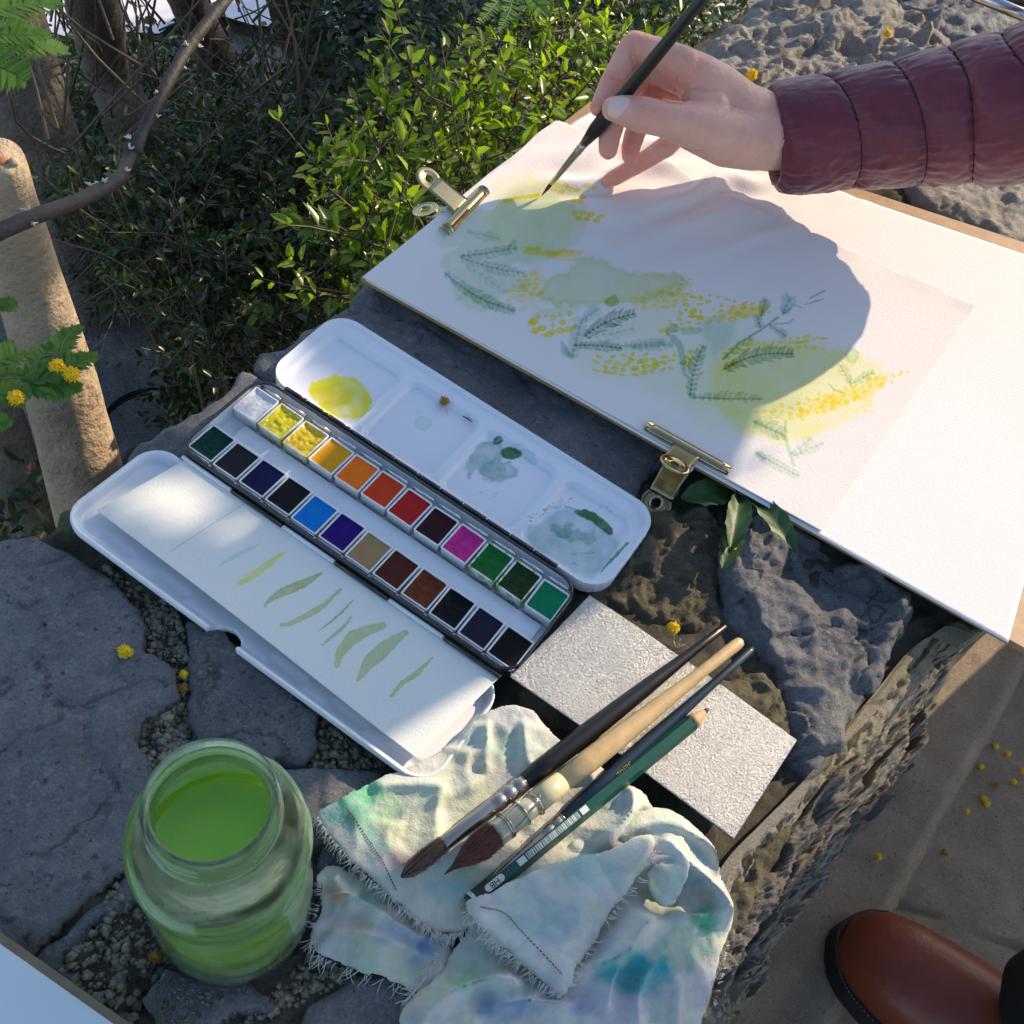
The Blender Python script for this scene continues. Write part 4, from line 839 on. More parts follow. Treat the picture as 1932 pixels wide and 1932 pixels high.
def hairs(mb, p, e, s, n, L0, r0, prof, count, seed, rr=.00012, out=0., l0=0., l1=1.0):
    """single hairs lying on the tuft"""
    rg = random.Random(seed)
    for k in range(count):
        a = rg.uniform(-1.9, 1.9) ; t0 = rg.uniform(l0, l1 * .8); t1 = min(1, t0 + rg.uniform(.15, .4)); pts = []
        for t in np.linspace(t0, t1, 5):
            r_ = RS * np.interp(t * L0, [q[0] for q in prof], [q[1] for q in prof]) + .00015 + out * ((t - t0) / (t1 - t0)) ** 2 * rg.random()
            aa = a + .1 * math.sin(t * 9 + k); pts.append(p + e * (t * L0) + r_ * (math.cos(aa) * n + math.sin(aa) * s))
        mb.tube(pts, [rr, rr, rr, rr, rr * .4], 3, False)
    return mb
# black round brush: p = tip
RS = .84
def lay(tipx, tipy, tz, endx, endy, ez): 
    p = W(tipx, tipy, tz); q = W(endx, endy, ez); return (p, *frame_of(p, q))
p, e, s, n, L = lay(757, 1655, .018, 1369, 1181, .0165)
def along(x, y, p=None): return 0
def tpos(P0, e, x, y, hint):
    """distance along the rod whose image is nearest to x, y"""
    t = np.linspace(0, .35, 700); q = proj(P0 + e * t[:, None]); return t[np.argmin(np.hypot(q[:, 0] - x, q[:, 1] - y))]
b1 = thing('round_brush', 'long black handled round brush with dark splayed hair on the rag', 'paintbrush', p)
t1 = tpos(p, e, 840, 1593, 0); t2 = tpos(p, e, 978, 1485, 0)
hp = [(0, .0006), (.004, .0030), (t1 * .5, .0042), (t1, .0036)]
rod(MB(), p, e, s, n, hp, 20).build('hair', M_hair, b1)
hairs(MB(), p, e, s, n, t1, .004, hp, 150, 3, .00014, .0012).build('loose_hair', mat('light_hair', (.2, .12, .08), .5), b1)
cr1 = []
for k, c in enumerate((0.0, .006, .012)): cr1 += [(t2 - .014 + c, .0042), (t2 - .0125 + c, .0049), (t2 - .0095 + c, .0049), (t2 - .0085 + c, .0041)]
rod(MB(), p, e, s, n, [(t1 - .001, .0035), (t1, .0038), (t2 - .016, .0044)] + cr1 + [(t2 + .003, .0049), (t2 + .0035, .0046)], 32).build('ferrule', M_ferrule, b1)
rod(MB(), p, e, s, n, [(t2 + .003, .0046), (t2 + .02, .0056), (t2 + .045, .0058), (t2 + .08, .0048), (L - .02, .0026), (L - .001, .0021), (L, .0012)], 28).build('handle', M_blackpaint, b1)
# mop brush
p, e, s, n, L = lay(838, 1650, .020, 1399, 1209, .0200)
b2 = thing('mop_brush', 'mop brush with a pale wooden handle, wired quill and pointed brown hair', 'paintbrush', p)
t1 = tpos(p, e, 938, 1573, 0); t2 = tpos(p, e, 1020, 1512, 0)
hp = [(0, .0002), (t1 * .15, .0012), (t1 * .4, .0040), (t1 * .7, .0063), (t1, .0060)]
rod(MB(), p, e, s, n, hp, 24).build('hair', M_hair, b2)
hairs(MB(), p, e, s, n, t1, .006, hp, 260, 5, .00015, .0018, .25).build('loose_hair', mat('red_brown_hair', (.2, .07, .04), .5), b2)
rod(MB(), p, e, s, n, [(t1 - .001, .0066), (t1, .0069), (t1 + .0012, .0066), (t2 - .012, .0064), (t2 + .001, .0060)], 32).build('quill', M_quill, b2)
mb = MB()
for tt in (t1 + .005, t1 + .006, t1 + .0145, t1 + .022, t2 - .002):
    a = np.linspace(0, 2 * math.pi, 33); r_ = .0058; mb.tube(p + e * tt + r_ * (np.cos(a)[:, None] * n + np.sin(a)[:, None] * s), .0004, 6, False)
for (ta, tb, a0) in ((t1 + .005, t1 + .0145, -.9), (t1 + .0145, t1 + .022, -.5), (t1 + .022, t2, -.2), (t1 + .005, t1 + .0145, .5), (t1 + .0145, t2, .9)):
    mb.tube([p + e * t + .0059 * (math.cos(a0 + u_ * .3) * n + math.sin(a0 + u_ * .3) * s) for t, u_ in zip(np.linspace(ta, tb, 6), np.linspace(0, 1, 6))], .0004, 6, False)
mb.build('binding_wire', M_wire, b2)
rod(MB(), p, e, s, n, [(t2 - .001, .0063), (t2 + .006, .0062), (t2 + .014, .0058)], 28).build('sleeve', mat('milky_sleeve', (.6, .52, .3), .35, sss=.1), b2)
rod(MB(), p, e, s, n, [(t2 + .010, .0052), (t2 + .03, .0064), (t2 + .05, .0060), (t2 + .09, .0042), (L - .03, .0034), (L - .004, .0036), (L - .001, .0030), (L, .0018)], 28).build('handle', M_natural, b2)
# navy brush
p, e, s, n, L = lay(868, 1716, .013, 1421, 1223, .0165)
b3 = thing('liner_brush', 'thin navy handled brush with golden bristles beside the green pencil', 'paintbrush', p)
t1 = tpos(p, e, 938, 1650, 0); t2 = tpos(p, e, 1050, 1545, 0)
rod(MB(), p, e, s, n, [(0, .0002), (t1 * .4, .0016), (t1, .0022)], 16).build('hair', M_gold, b3)
cr1 = []
for c in (0, .0055): cr1 += [(t2 - .009 + c, .0028), (t2 - .0078 + c, .0034), (t2 - .0052 + c, .0034), (t2 - .0042 + c, .0028)]
rod(MB(), p, e, s, n, [(t1 - .001, .0022), (t1, .0025), (t2 - .011, .0030)] + cr1 + [(t2 + .002, .0034), (t2 + .0024, .0031)], 28).build('ferrule', M_ferrule, b3)
rod(MB(), p, e, s, n, [(t2 + .002, .0031), (t2 + .03, .0040), (t2 + .06, .0040), (L - .03, .0024), (L - .003, .0025), (L, .0014)], 24).build('handle', M_navy, b3)
# gilt lettering pressed in the handle
def text_on(body, size, origin, xdir, normal, m, name, parent, depth=.00005, align='LEFT', squash=1.0):
    c = bpy.data.curves.new(name, 'FONT'); c.body = body; c.size = size; c.extrude = depth; c.align_x = align; c.align_y = 'CENTER'; c.space_character = 1.0
    o = bpy.data.objects.new(name, c); link(o, parent); x = Vector(xdir).normalized(); z = Vector(normal).normalized(); y = z.cross(x).normalized(); z = x.cross(y)
    mm = Matrix((( x.x, y.x * squash, z.x, origin[0]), (x.y, y.y * squash, z.y, origin[1]), (x.z, y.z * squash, z.z, origin[2]), (0, 0, 0, 1)))
    o.matrix_world = mm if parent is None else mm
    if parent is not None: o.matrix_parent_inverse = wm(parent).inverted()
    c.materials.append(m); bpy.context.view_layer.update(); me = bpy.data.meshes.new_from_object(o.evaluated_get(bpy.context.evaluated_depsgraph_get()))
    o2 = bpy.data.objects.new(name, me); link(o2, parent); o2.matrix_parent_inverse = o.matrix_parent_inverse.copy(); o2.matrix_basis = o.matrix_basis.copy(); bpy.data.objects.remove(o); o2.name = name; return o2
M_gilt = mat('gilt_print', (.75, .5, .1), .3, metal=.6)
tocam = CAM - (p + e * .12); nn_ = tocam - e * (tocam @ e); nn_ /= np.linalg.norm(nn_); ss_ = np.cross(nn_, e)
nleft = nn_ * .80 + np.cross(e, nn_) * .6; nleft /= np.linalg.norm(nleft)
for (t, w) in ((t2 + .034, 'SERIE'), (t2 + .060, 'VPPN')):
    text_on(w, .0042, p + e * t + nleft * .0035, -e, nleft, M_gilt, 'gilt_lettering', b3, align='RIGHT')
RS = 1.0
# green pencil
p = W(884, 1706, .0115); q = W(1337, 1337, .0165); e, s, n, L = frame_of(p, q)
b4 = thing('green_pencil', 'dark green hexagonal pencil with white barcode, HB mark and white ring', 'pencil', p)
M_green = mat('pencil_green', (.006, .075, .05), .34, coat=.15, rvar=.1, vscale=100); M_white = mat('white_print', (.72, .74, .66), .5)
tocam = CAM - (p + e * .08); nc_ = tocam - e * (tocam @ e); nc_ /= np.linalg.norm(nc_); sc_ = np.cross(nc_, e); rp = .0040
rod(MB(), p, e, sc_, nc_, [(.0125, rp), (L - .012, rp)], 6, R(30)).build('painted_barrel', M_green, b4, smooth_=False)
rod(MB(), p, e, sc_, nc_, [(0, rp * .8), (.0008, rp * .98), (.0125, rp * .99)], 6, R(30)).build('dipped_end', M_black, b4, smooth_=False)
rod(MB(), p, e, sc_, nc_, [(.0018, rp * 1.02), (.0036, rp * 1.02)], 6, R(30)).build('white_ring', M_white, b4, smooth_=False)
rod(MB(), p, e, sc_, nc_, [(L - .012, rp * .97), (L - .010, rp * .9), (L - .003, .0016)], 18).build('sharpened_cone', mat('bare_pencil_wood', (.55, .32, .16), .6, var=(.4, .22, .1), vscale=300), b4)
rod(MB(), p, e, sc_, nc_, [(L - .003, .0016), (L, .0006)], 12).build('lead', mat('graphite', (.06, .06, .07), .4), b4)
fn = rp * math.cos(R(30)) + .00006
def on_face(t, v, h=0.): return p + e * t + sc_ * v + nc_ * (fn + h)
tb0 = tpos(p, e, 976, 1632, 0); tb1 = tpos(p, e, 1105, 1526, 0); mb = MB(); rg = random.Random(2); axm = np.array([e, sc_, nc_])
def bar(a, b, w=.0029): mb.box(on_face((a + b) / 2, 0), (b - a, w, .00008), ax=axm)
bar(tb0, tb0 + .0042); bar(tb1 - .0040, tb1); x = tb0 + .0050
while x < tb1 - .0050:
    w = rg.choice([.0002, .0003, .0005, .0007]); bar(x, x + w); x += w + rg.choice([.0002, .0003, .0004, .0006])
mb.build('barcode', M_white, b4, smooth_=False)
th_ = tpos(p, e, 930, 1668, 0)
hbl = rrloop(0, 0, .0050, .0016, .0016, 6); mb = MB(); V = [on_face(th_ + a, b, .00004) for a, b in hbl]; mb.add(V, [tuple(range(len(V)))]); mb.build('hb_badge', M_white, b4, smooth_=False)
text_on('HB', .0036, on_face(th_, 0, .00010), -e, nc_, M_black, 'hb_lettering', b4, align='CENTER')
tn = tpos(p, e, 1150, 1492, 0)
text_on('4 005401 190004', .0029, on_face(tn, 0, .00004), -e, nc_, M_white, 'number_lettering', b4, align='CENTER')
tn = tpos(p, e, 1227, 1432, 0)
text_on('G', .0028, on_face(tn, 0, .00004), -e, nc_, mat('faded_print', (.05, .2, .14), .5), 'faded_lettering', b4, align='CENTER')

# ================================================================== bulldog clips
M_brass = mat('brassy_clip', (.46, .37, .20), .16, metal=1, rvar=.06, vscale=120); M_nickel = mat('nickel_clip', (.66, .64, .60), .10, metal=1)
def strip(mb, pts, half, th=.0006):
    """bent plate: pts (y, z), half width per point along x"""
    P = np.array(pts, float); m = len(P); h = np.broadcast_to(np.asarray(half, float), (m,)); T = np.gradient(P, axis=0); T /= np.linalg.norm(T, axis=1)[:, None]; Nn = np.c_[-T[:, 1], T[:, 0]] * th / 2
    V = []; nx = 9
    for sg in (1, -1):
        for k in range(m):
            for j in range(nx): V.append(((j / (nx - 1) * 2 - 1) * h[k], P[k, 0] + sg * Nn[k, 0], P[k, 1] + sg * Nn[k, 1]))
    F = []; o_ = m * nx
    for k in range(m - 1):
        for j in range(nx - 1):
            a = k * nx + j; F.append((a, a + 1, a + nx + 1, a + nx)); F.append((o_ + a, o_ + a + nx, o_ + a + nx + 1, o_ + a + 1))
    for j in range(nx - 1): F.append((j, o_ + j, o_ + j + 1, j + 1)); a = (m - 1) * nx + j; F.append((a, a + 1, o_ + a + 1, o_ + a))
    for k in range(m - 1):
        for j in (0, nx - 1): a = k * nx + j; F.append((a, a + nx, o_ + a + nx, o_ + a))
    return mb.add(V, F)
def disc(mb, c, nrm, r_, hole=.3):
    nrm = np.array(nrm, float); nrm /= np.linalg.norm(nrm); x = np.cross(nrm, [1, 0, 0]); x /= np.linalg.norm(x); y = np.cross(nrm, x)
    return mb.lathe([(r_ * hole, .0003), (r_ * hole * 1.15, .0006), (r_ * .55, .0002), (r_ * .62, .0005), (r_ * .9, .0009), (r_, .0004), (r_, -.0002), (r_ * .9, .0003), (r_ * .6, -.0001), (r_ * hole, -.0003), (r_ * hole, .0003)], c, 40, ax=np.array([x, y, nrm]), caps=False)
def clip(loc, rz, label, m, half=.026, sc=1.0, dz=0, op=1.0):
    t = thing('bulldog_clip', label, 'bulldog clip', loc, rz, 'metal clips holding the paper to the board')
    for sg, nm_ in ((1, 'upper_jaw'), (-1, 'lower_jaw')):
        mb = MB(); a = np.linspace(-.2, 1.15, 12) * math.pi
        prof = [(-.0105 - .0004, sg * .0002), (-.0100, sg * .0016)] + [(-.0055 - .0042 * math.cos(x), sg * (.0012 + .0042 * math.sin(x))) for x in np.linspace(.15, 2.6, 10)]
        strip(mb, prof, half); mb.build(nm_, m, t, world_=False)
    for sg, nm_ in ((1, 'upper_arm'), (-1, 'lower_arm')):
        mb = MB(); ys = np.linspace(-.004, .0185, 9); zz = .0035 + .0125 * (np.clip((ys + .004) / .0225, 0, 1)) ** .9 * op
        strip(mb, [(y, sg * z) for y, z in zip(ys, zz)], [.0105, .0085, .0080, .0078, .0076, .0076, .0076, .0076, .0072]); mb.build(nm_, m, t, world_=False)
        mb = MB(); disc(mb, (0, .0225, sg * (.0165 * op + .002)), (0, -.42, sg * 1.0), .0088); mb.build('thumb_disc', m, t, world_=False)
    mb = MB(); a = np.linspace(0, 2 * math.pi * 9, 240); mb.tube(np.c_[np.linspace(-.0085, .0085, 240), .0035 + .0026 * np.cos(a), .0026 * np.sin(a)], .00045, 6); 
    mb.build('spring', M_nickel, t, world_=False)
    return t
def dirang(p, q): d = (q - p)[:2]; return math.atan2(d[1], d[0])
q0, q1 = W(838, 438, PZ), W(915, 358, PZ); c0 = (q0 + q1) / 2; ang = dirang(q0, q1)
# local x along the jaw, local y away from the board
clip((*W(862, 393, PZ)[:2], PZ - .001), ang, 'shiny clip on the short edge of the painting in front of the bush', M_brass, .0255, op=.62)
q0, q1 = W(1225, 806, PZ), W(1380, 892, PZ); ang = dirang(q1, q0)
clip((*W(1288, 862, PZ)[:2], PZ - .001), ang, 'brassy clip on the long edge of the board above the mixing lid', M_brass, .0265)
# ================================================================== sketchbook corner at the bottom
sk = thing('sketchbook', 'corner of a pale sketchbook with brown card edge on the stones', 'sketchbook', W(100, 1932, .012))
k4 = [W(-120, 1672, .02), W(330, 1990, .02), W(200, 2330, .02), W(-420, 2050, .02)]
slab(MB(), k4, .012, .0185).build('card_cover', mat('brown_card', (.30, .22, .15), .8, var=(.2, .15, .1), vscale=90), sk, smooth_=False)
k5 = [W(-125, 1692, .021), W(308, 1998, .021), W(190, 2330, .021), W(-420, 2060, .021)]
slab(MB(), k5, .0186, .0215).build('page_block', mat('pale_page', (.72, .74, .76), .8), sk, smooth_=False)
# ================================================================== mimosa blossoms
M_pom = mat('mimosa_yellow', (.90, .64, .01), .7, sss=.1, var=(.82, .50, .0), vscale=900); M_pomd = mat('faded_mimosa', (.5, .27, .02), .8, var=(.3, .15, .01), vscale=900); M_stalk = mat('dry_stalk', (.4, .33, .14), .8)
def pom(pt, r_, label, seed=0, stem=None, dull=False, fuzz=110):
    rg = np.random.default_rng(seed); pt = np.asarray(pt, float); mb = MB().ball(pt, r_ * .78, 14, (1, 1, .9)); d = rg.normal(size=(fuzz, 3)); d /= np.linalg.norm(d, axis=1)[:, None]
    t = thing('mimosa_blossom', label, 'blossom', pt, 0, 'fallen mimosa blossoms')
    for v in d:
        s_ = np.cross(v, [.3, .5, .8]); s_ /= np.linalg.norm(s_); u_ = np.cross(v, s_); w_ = r_ * .10; b = pt + v * r_ * .7; k = pt + v * r_ * (.95 + .22 * rg.random()) + s_ * w_
        mb.add([b + s_ * w_, b - s_ * w_ * .5 + u_ * w_, b - s_ * w_ * .5 - u_ * w_, k + s_ * w_ * .5, k - s_ * w_ * .3 + u_ * w_ * .5, k - s_ * w_ * .3 - u_ * w_ * .5], [(0, 1, 4, 3), (1, 2, 5, 4), (2, 0, 3, 5), (3, 4, 5)])
    mb.build('pompom', M_pomd if dull else M_pom, t, smooth_=False)
    if stem is not None: MB().tube(smooth(np.array([pt, (pt + np.asarray(stem)) / 2 + [0, 0, .001], stem]), 8), .00022, 5).build('stalk', M_stalk, t)
pom(W(838, 756, .0080), .0028, 'dull ochre blossom with a thin stalk lying in the mixing lid', 1, W(844, 783, .0055), True)
pom(W(236, 1229, .0085), .0034, 'yellow blossom alone on the big grey stone below the near lid', 2, W(207, 1222, .0065))
pom(W(1271, 1184, .012), .0032, 'bright yellow blossom on the rough stone above the black brush', 3, W(1271, 1205, .009))
pom(W(1418, 141, .052), .0042, 'yellow blossom on the boulder touching the maroon sleeve cuff', 4)
pom(W(1675, 62, .055), .0034, 'yellow blossom high on the sunlit boulder', 5)
pom(W(1384, 1034, .014), .0016, 'tiny yellow blossom lying on the dark green leaf', 6)
pom(W(347, 1272, .0), .0022, 'small blossom stuck in the joint beside the big grey stone', 7, None, False)
pom(W(345, 1300, -.001), .0024, 'ragged orange blossom lower in the same stone joint', 8, None, True)
pom(W(293, 1806, -.002), .0024, 'orange blossom crushed in the gravel left of the jar', 9, None, True)
where = ['second from the top in the scatter on the paving', 'upper one of the pair at the top of the paving scatter', 'closest to the ledge high in the paving scatter', 'in the middle of the paving scatter', 'lower of two touching blossoms on the paving', 'upper of two touching blossoms on the paving', 'beside the ledge halfway down the paving', 'alone on the paving just above the brown boot', 'at the edge of the picture in the paving scatter', 'dull one inside the paving scatter']
for k, (x, y) in enumerate([(1782, 447), (1850, 487), (1705, 557), (1787, 652), (1735, 755), (1720, 725), (1627, 795), (1510, 1013), (1925, 580), (1880, 636)]):
    pom(W(1250.5 + .35275 * x, 1250.5 + .35275 * y, -.392), .0030, 'fallen yellow blossom ' + where[k], 20 + k, None, k % 4 == 3, 60)
pom(W(1657, 1616, -.356), .0032, 'yellow blossom on the stone ledge at the foot of the wall', 40)
# dark crumb and pale seed husk
o = MB().tube([W(873, 785, .0068), W(884, 791, .0068), W(891, 796, .0069)], [.0003, .0005, .0002], 5).build('twig_crumb', mat('dark_twig', (.08, .05, .03), .8)); tag(o, 'tiny dark twig crumb in the mixing lid near the blossom', 'twig')
hk = MB()
for k in range(4):
    a = k * 1.5; b = W(1276, 1222, .008); hk.tube(smooth([b, b + [.0015 * math.cos(a), .0015 * math.sin(a), .002], b + [.003 * math.cos(a), .0028 * math.sin(a), .0052]], 6), [.0004, .0009, .0011, .0010, .0008, .0005, .0002][:len(smooth([b, b + [.0015, 0, .002], b + [.003, 0, .005]], 6))], 6, flat=.5)
tag(hk.build('seed_husk', mat('husk', (.5, .38, .3), .7)), 'pale pink seed husk standing below the blossom by the brushes', 'seed husk')
# ================================================================== paint rag
M_rag = mat('cotton_rag', (1, 1, 1), .9, spec=.15, sheen=.3, attr=True, bumps=((260, .5, .0016), (1500, .5, .0005)))
rag = thing('paint_rag', 'crumpled white cotton rag stained green, teal and pink under the brushes', 'rag', W(980, 1700, 0))
def ragcol(X, seed):
    Q = proj(X); cv = Canvas(Q, (.63, .62, .535))
    tn = fbm(Q / 150, seed, 3)[:, None]; cv.c *= 1 - .12 * np.clip(tn, 0, 1) * np.array([1, .2, .3])
    for s2_, colr, th in ((41, (.80, .85, .95), .12), (42, (.70, .92, .86), .12), (43, (.90, .80, .90), .2), (44, (.78, .80, .80), .0), (45, (.98, .94, .76), .15)):
        k_ = (sstep(th, th + .25, fbm(Q / 75 + fbm(Q / 40, s2_ + 7, 2)[:, None] * .6, seed + s2_, 4)) * .55)[:, None]; cv.c *= 1 - k_ * (1 - np.array(colr))
    def st(x, y, rx, ry, col, a, s): cv.wash([(x - rx, y), (x - rx * .6, y - ry * .7), (x, y - ry), (x + rx * .7, y - ry * .6), (x + rx, y), (x + rx * .6, y + ry * .8), (x, y + ry), (x - rx * .7, y + ry * .6)], col, a, 16, 10, 28, 0, .6, s)
    for k, (x, y, rx, ry, col, a) in enumerate([
        (665, 1490, 60, 30, (.25, .85, .62), .7), (640, 1535, 50, 30, (.2, .7, .7), .6), (700, 1530, 60, 50, (.5, .9, .65), .5), (690, 1590, 40, 40, (.45, .85, .9), .5), (760, 1560, 60, 70, (.8, .88, .6), .45),
        (755, 1622, 28, 15, (.98, .35, .5), .6), (700, 1610, 26, 12, (.9, .55, .7), .35), (850, 1680, 60, 22, (.35, .8, .95), .6), (880, 1480, 70, 60, (.85, .9, .62), .45), (960, 1400, 50, 30, (.6, .9, .8), .45), (820, 1400, 50, 30, (.75, .9, .75), .4),
        (1030, 1420, 40, 25, (.7, .9, .95), .35), (930, 1560, 50, 30, (.8, .85, .4), .4), (1060, 1600, 60, 40, (.95, .9, .7), .35), (1230, 1520, 40, 30, (.95, .93, .75), .3),
        (800, 1790, 28, 24, (.18, .4, .95), .85), (745, 1765, 50, 22, (.4, .55, .95), .55), (650, 1740, 45, 40, (.78, .7, .82), .5), (640, 1790, 40, 30, (.7, .72, .9), .5), (635, 1685, 20, 10, (.85, .3, .2), .7), (700, 1700, 40, 24, (.5, .85, .7), .5),
        (880, 1850, 30, 24, (.35, .8, .55), .6), (1200, 1835, 70, 38, (.1, .62, .72), .85), (1150, 1900, 60, 40, (.55, .55, .95), .5), (1290, 1790, 60, 50, (.4, .75, .55), .45), (1330, 1740, 30, 30, (.15, .62, .5), .8), (1300, 1870, 60, 50, (.75, .6, .9), .5),
        (1040, 1740, 60, 50, (.45, .75, .9), .5), (1120, 1640, 60, 35, (.4, .82, .85), .5), (1180, 1630, 24, 12, (.85, .5, .7), .45), (1230, 1610, 26, 14, (.85, .6, .75), .4), (1230, 1680, 30, 40, (.6, .75, .4), .45), (960, 1900, 70, 30, (.35, .5, .9), .6), (1060, 1880, 50, 50, (.7, .68, .92), .45),
        (1250, 1480, 30, 14, (.9, .9, .6), .3), (980, 1690, 50, 26, (.7, .88, .8), .4), (1350, 1850, 26, 60, (.65, .6, .92), .5), (1310, 1640, 40, 30, (.6, .8, .9), .5), (1140, 1780, 40, 30, (.6, .75, .95), .4)]): st(x, y, rx, ry, col, a, seed + k)
    rg = random.Random(seed)
    for k in range(30): st(rg.uniform(600, 1370), rg.uniform(1360, 1930), rg.uniform(14, 34), rg.uniform(8, 24), rg.choice([(.55, .85, .75), (.6, .8, .92), (.85, .75, .88), (.7, .72, .72), (.6, .88, .6), (.9, .86, .6)]), rg.uniform(.25, .55), 300 + k)
    for k in range(60): cv.dot(rg.uniform(600, 1370), rg.uniform(1350, 1930), rg.uniform(1.5, 7), rg.uniform(1, 3.5), rg.random() * 3, (.55, .6, .68), .35, k)
    return cv.c
def cloth(name, poly, z0, folds, seed, res=.0011, amp=.0014, edge=.0008, wav=.0, jag=.0012, drape=None, lift=()):
    P2 = smooth(poly, 7 * len(poly), True); pw = np.array([W(x, y, z0)[:2] for x, y in P2])
    def sd(P): return sdpoly(P + np.c_[fbm(P * 160, seed + 1, 2), fbm(P * 160, seed + 2, 2)] * jag, pw)
    fw_ = [(np.array([W(x, y, z0)[:2] for x, y in smooth(f[0], 14)]), f[1], f[2], f[3] if len(f) > 3 else 0) for f in folds]
    def zf(P):
        d = -sd(P); Pw = P + np.c_[fbm(P * 26, seed + 5, 2), fbm(P * 26, seed + 6, 2)] * .004; h = z0 + amp * fbm(P * 34, seed, 3, .5) + amp * 2.6 * (fbm(P * np.array([24, 36]) + fbm(P * 14, seed + 9, 2)[:, None] * 1.2, seed + 4, 4, .45, True) - .2)
        for ln, wd, hh, asym in fw_:
            dd, t, sg = dline(Pw, ln); w_ = wd * (1 + .35 * np.sin(t * 9 + seed)) * np.where(sg * asym > 0, .38, 1.) if asym else wd * (1 + .3 * np.sin(t * 7 + seed))
            h = h + hh * .85 * np.exp(-(dd / w_) ** 1.25) * sstep(-.02, .18, t) * sstep(1.02, .82, t)
        if drape is not None: h = h + drape(P)
        return h - edge * (1 - np.clip(d / .0025, 0, 1)) ** 2
    V, F = hf(sd, (*(pw.min(0) - .003), *(pw.max(0) + .003)), res, zf, thick=.0007)
    o = mesh(name, V, F, M_rag, rag, cols=ragcol(V, seed)); return o, zf
mmf = lambda *f: f
A1, zA1 = cloth('lower_layer', [(600, 1640), (650, 1640), (720, 1680), (790, 1720), (850, 1770), (842, 1846), (800, 1870), (752, 1852), (690, 1836), (640, 1815), (596, 1800), (588, 1762), (606, 1725), (604, 1680)], .006,
    [([(612, 1688), (690, 1700), (760, 1745), (840, 1800)], .0055, .009, 1), ([(600, 1770), (680, 1760), (760, 1790), (830, 1830)], .006, .006, 1), ([(620, 1650), (660, 1690), (670, 1730)], .004, .005)], 3)
A2, zA2 = cloth('draped_layer', [(736, 2010), (752, 1940), (772, 1885), (830, 1830), (880, 1760), (960, 1680), (1040, 1620), (1130, 1560), (1230, 1530), (1300, 1555), (1336, 1600), (1352, 1655), (1376, 1700), (1380, 1745), (1366, 1800), (1362, 1850), (1344, 1900), (1330, 1960), (1310, 2020)], .010,
    [([(1120, 1590), (1220, 1570), (1310, 1600), (1370, 1680)], .008, .010, -1), ([(1150, 1660), (1250, 1630), (1330, 1690), (1370, 1760)], .0075, .013, -1), ([(1240, 1740), (1180, 1780), (1140, 1850), (1120, 1960)], .009, .016, 1), ([(960, 1990), (990, 1900), (1080, 1850), (1180, 1800), (1260, 1760)], .009, .012, -1),
     ([(770, 1990), (830, 1900), (930, 1850), (990, 1870)], .008, .013, 1), ([(850, 1990), (900, 1930), (1000, 1905), (1090, 1915)], .007, .010, 1), ([(1330, 1780), (1260, 1800), (1200, 1880), (1190, 1990)], .010, .009, 1), ([(1370, 1720), (1290, 1740), (1250, 1720)], .006, .009, -1), ([(1350, 1850), (1290, 1880), (1270, 1990)], .008, .006, 1)], 5,
    drape=lambda P: -.02 * sstep(0, .04, sdpoly(P, OUT) + .01))
B, zB = cloth('sunlit_layer', [(968, 1331), (1000, 1338), (1026, 1362), (1062, 1398), (1130, 1442), (1190, 1486), (1226, 1512), (1262, 1540), (1272, 1572), (1210, 1590), (1120, 1622), (1010, 1668), (930, 1706), (884, 1752), (836, 1760), (790, 1738), (735, 1690), (690, 1650), (640, 1600), (606, 1560), (598, 1536), (640, 1508), (720, 1464), (806, 1428), (862, 1392), (884, 1372), (908, 1352), (936, 1338)], .0105,
    [([(910, 1350), (918, 1400), (905, 1460)], .0055, .0065, 1), ([(985, 1350), (985, 1420), (1015, 1470)], .007, .006, -1), ([(830, 1470), (815, 1540), (828, 1620)], .0075, .0058, 1), ([(700, 1495), (760, 1480), (840, 1490)], .007, .004, -1), ([(940, 1690), (1040, 1650), (1130, 1600)], .006, .005, 1), ([(1170, 1480), (1180, 1540), (1130, 1600)], .007, .007, -1),
     ([(1230, 1520), (1180, 1545), (1130, 1620)], .006, .005, 1), ([(740, 1540), (735, 1600), (770, 1650)], .008, .003, 1), ([(880, 1400), (870, 1450), (880, 1500)], .009, .004, 1), ([(1090, 1440), (1110, 1480), (1100, 1530)], .007, .004, 1)], 8, amp=.001)
C, zC = cloth('folded_corner', [(882, 1704), (930, 1680), (1000, 1648), (1080, 1618), (1150, 1600), (1218, 1572), (1240, 1586), (1226, 1624), (1190, 1672), (1150, 1728), (1118, 1776), (1090, 1826), (1064, 1876), (1030, 1856), (980, 1812), (930, 1768), (892, 1734)], .0225,
    [([(885, 1700), (980, 1660), (1080, 1620), (1200, 1580)], .006, .003, 1), ([(1000, 1700), (1080, 1700), (1150, 1660)], .014, .002), ([(1230, 1580), (1215, 1630), (1170, 1690)], .004, .003, 1)], 12, amp=.0007, edge=.0015)
D_, zD = cloth('right_fold', [(1216, 1570), (1260, 1560), (1300, 1600), (1290, 1660), (1262, 1710), (1236, 1700), (1222, 1650), (1232, 1610)], .018, [([(1240, 1575), (1275, 1620), (1262, 1690)], .007, .007, 1)], 15, amp=.001)
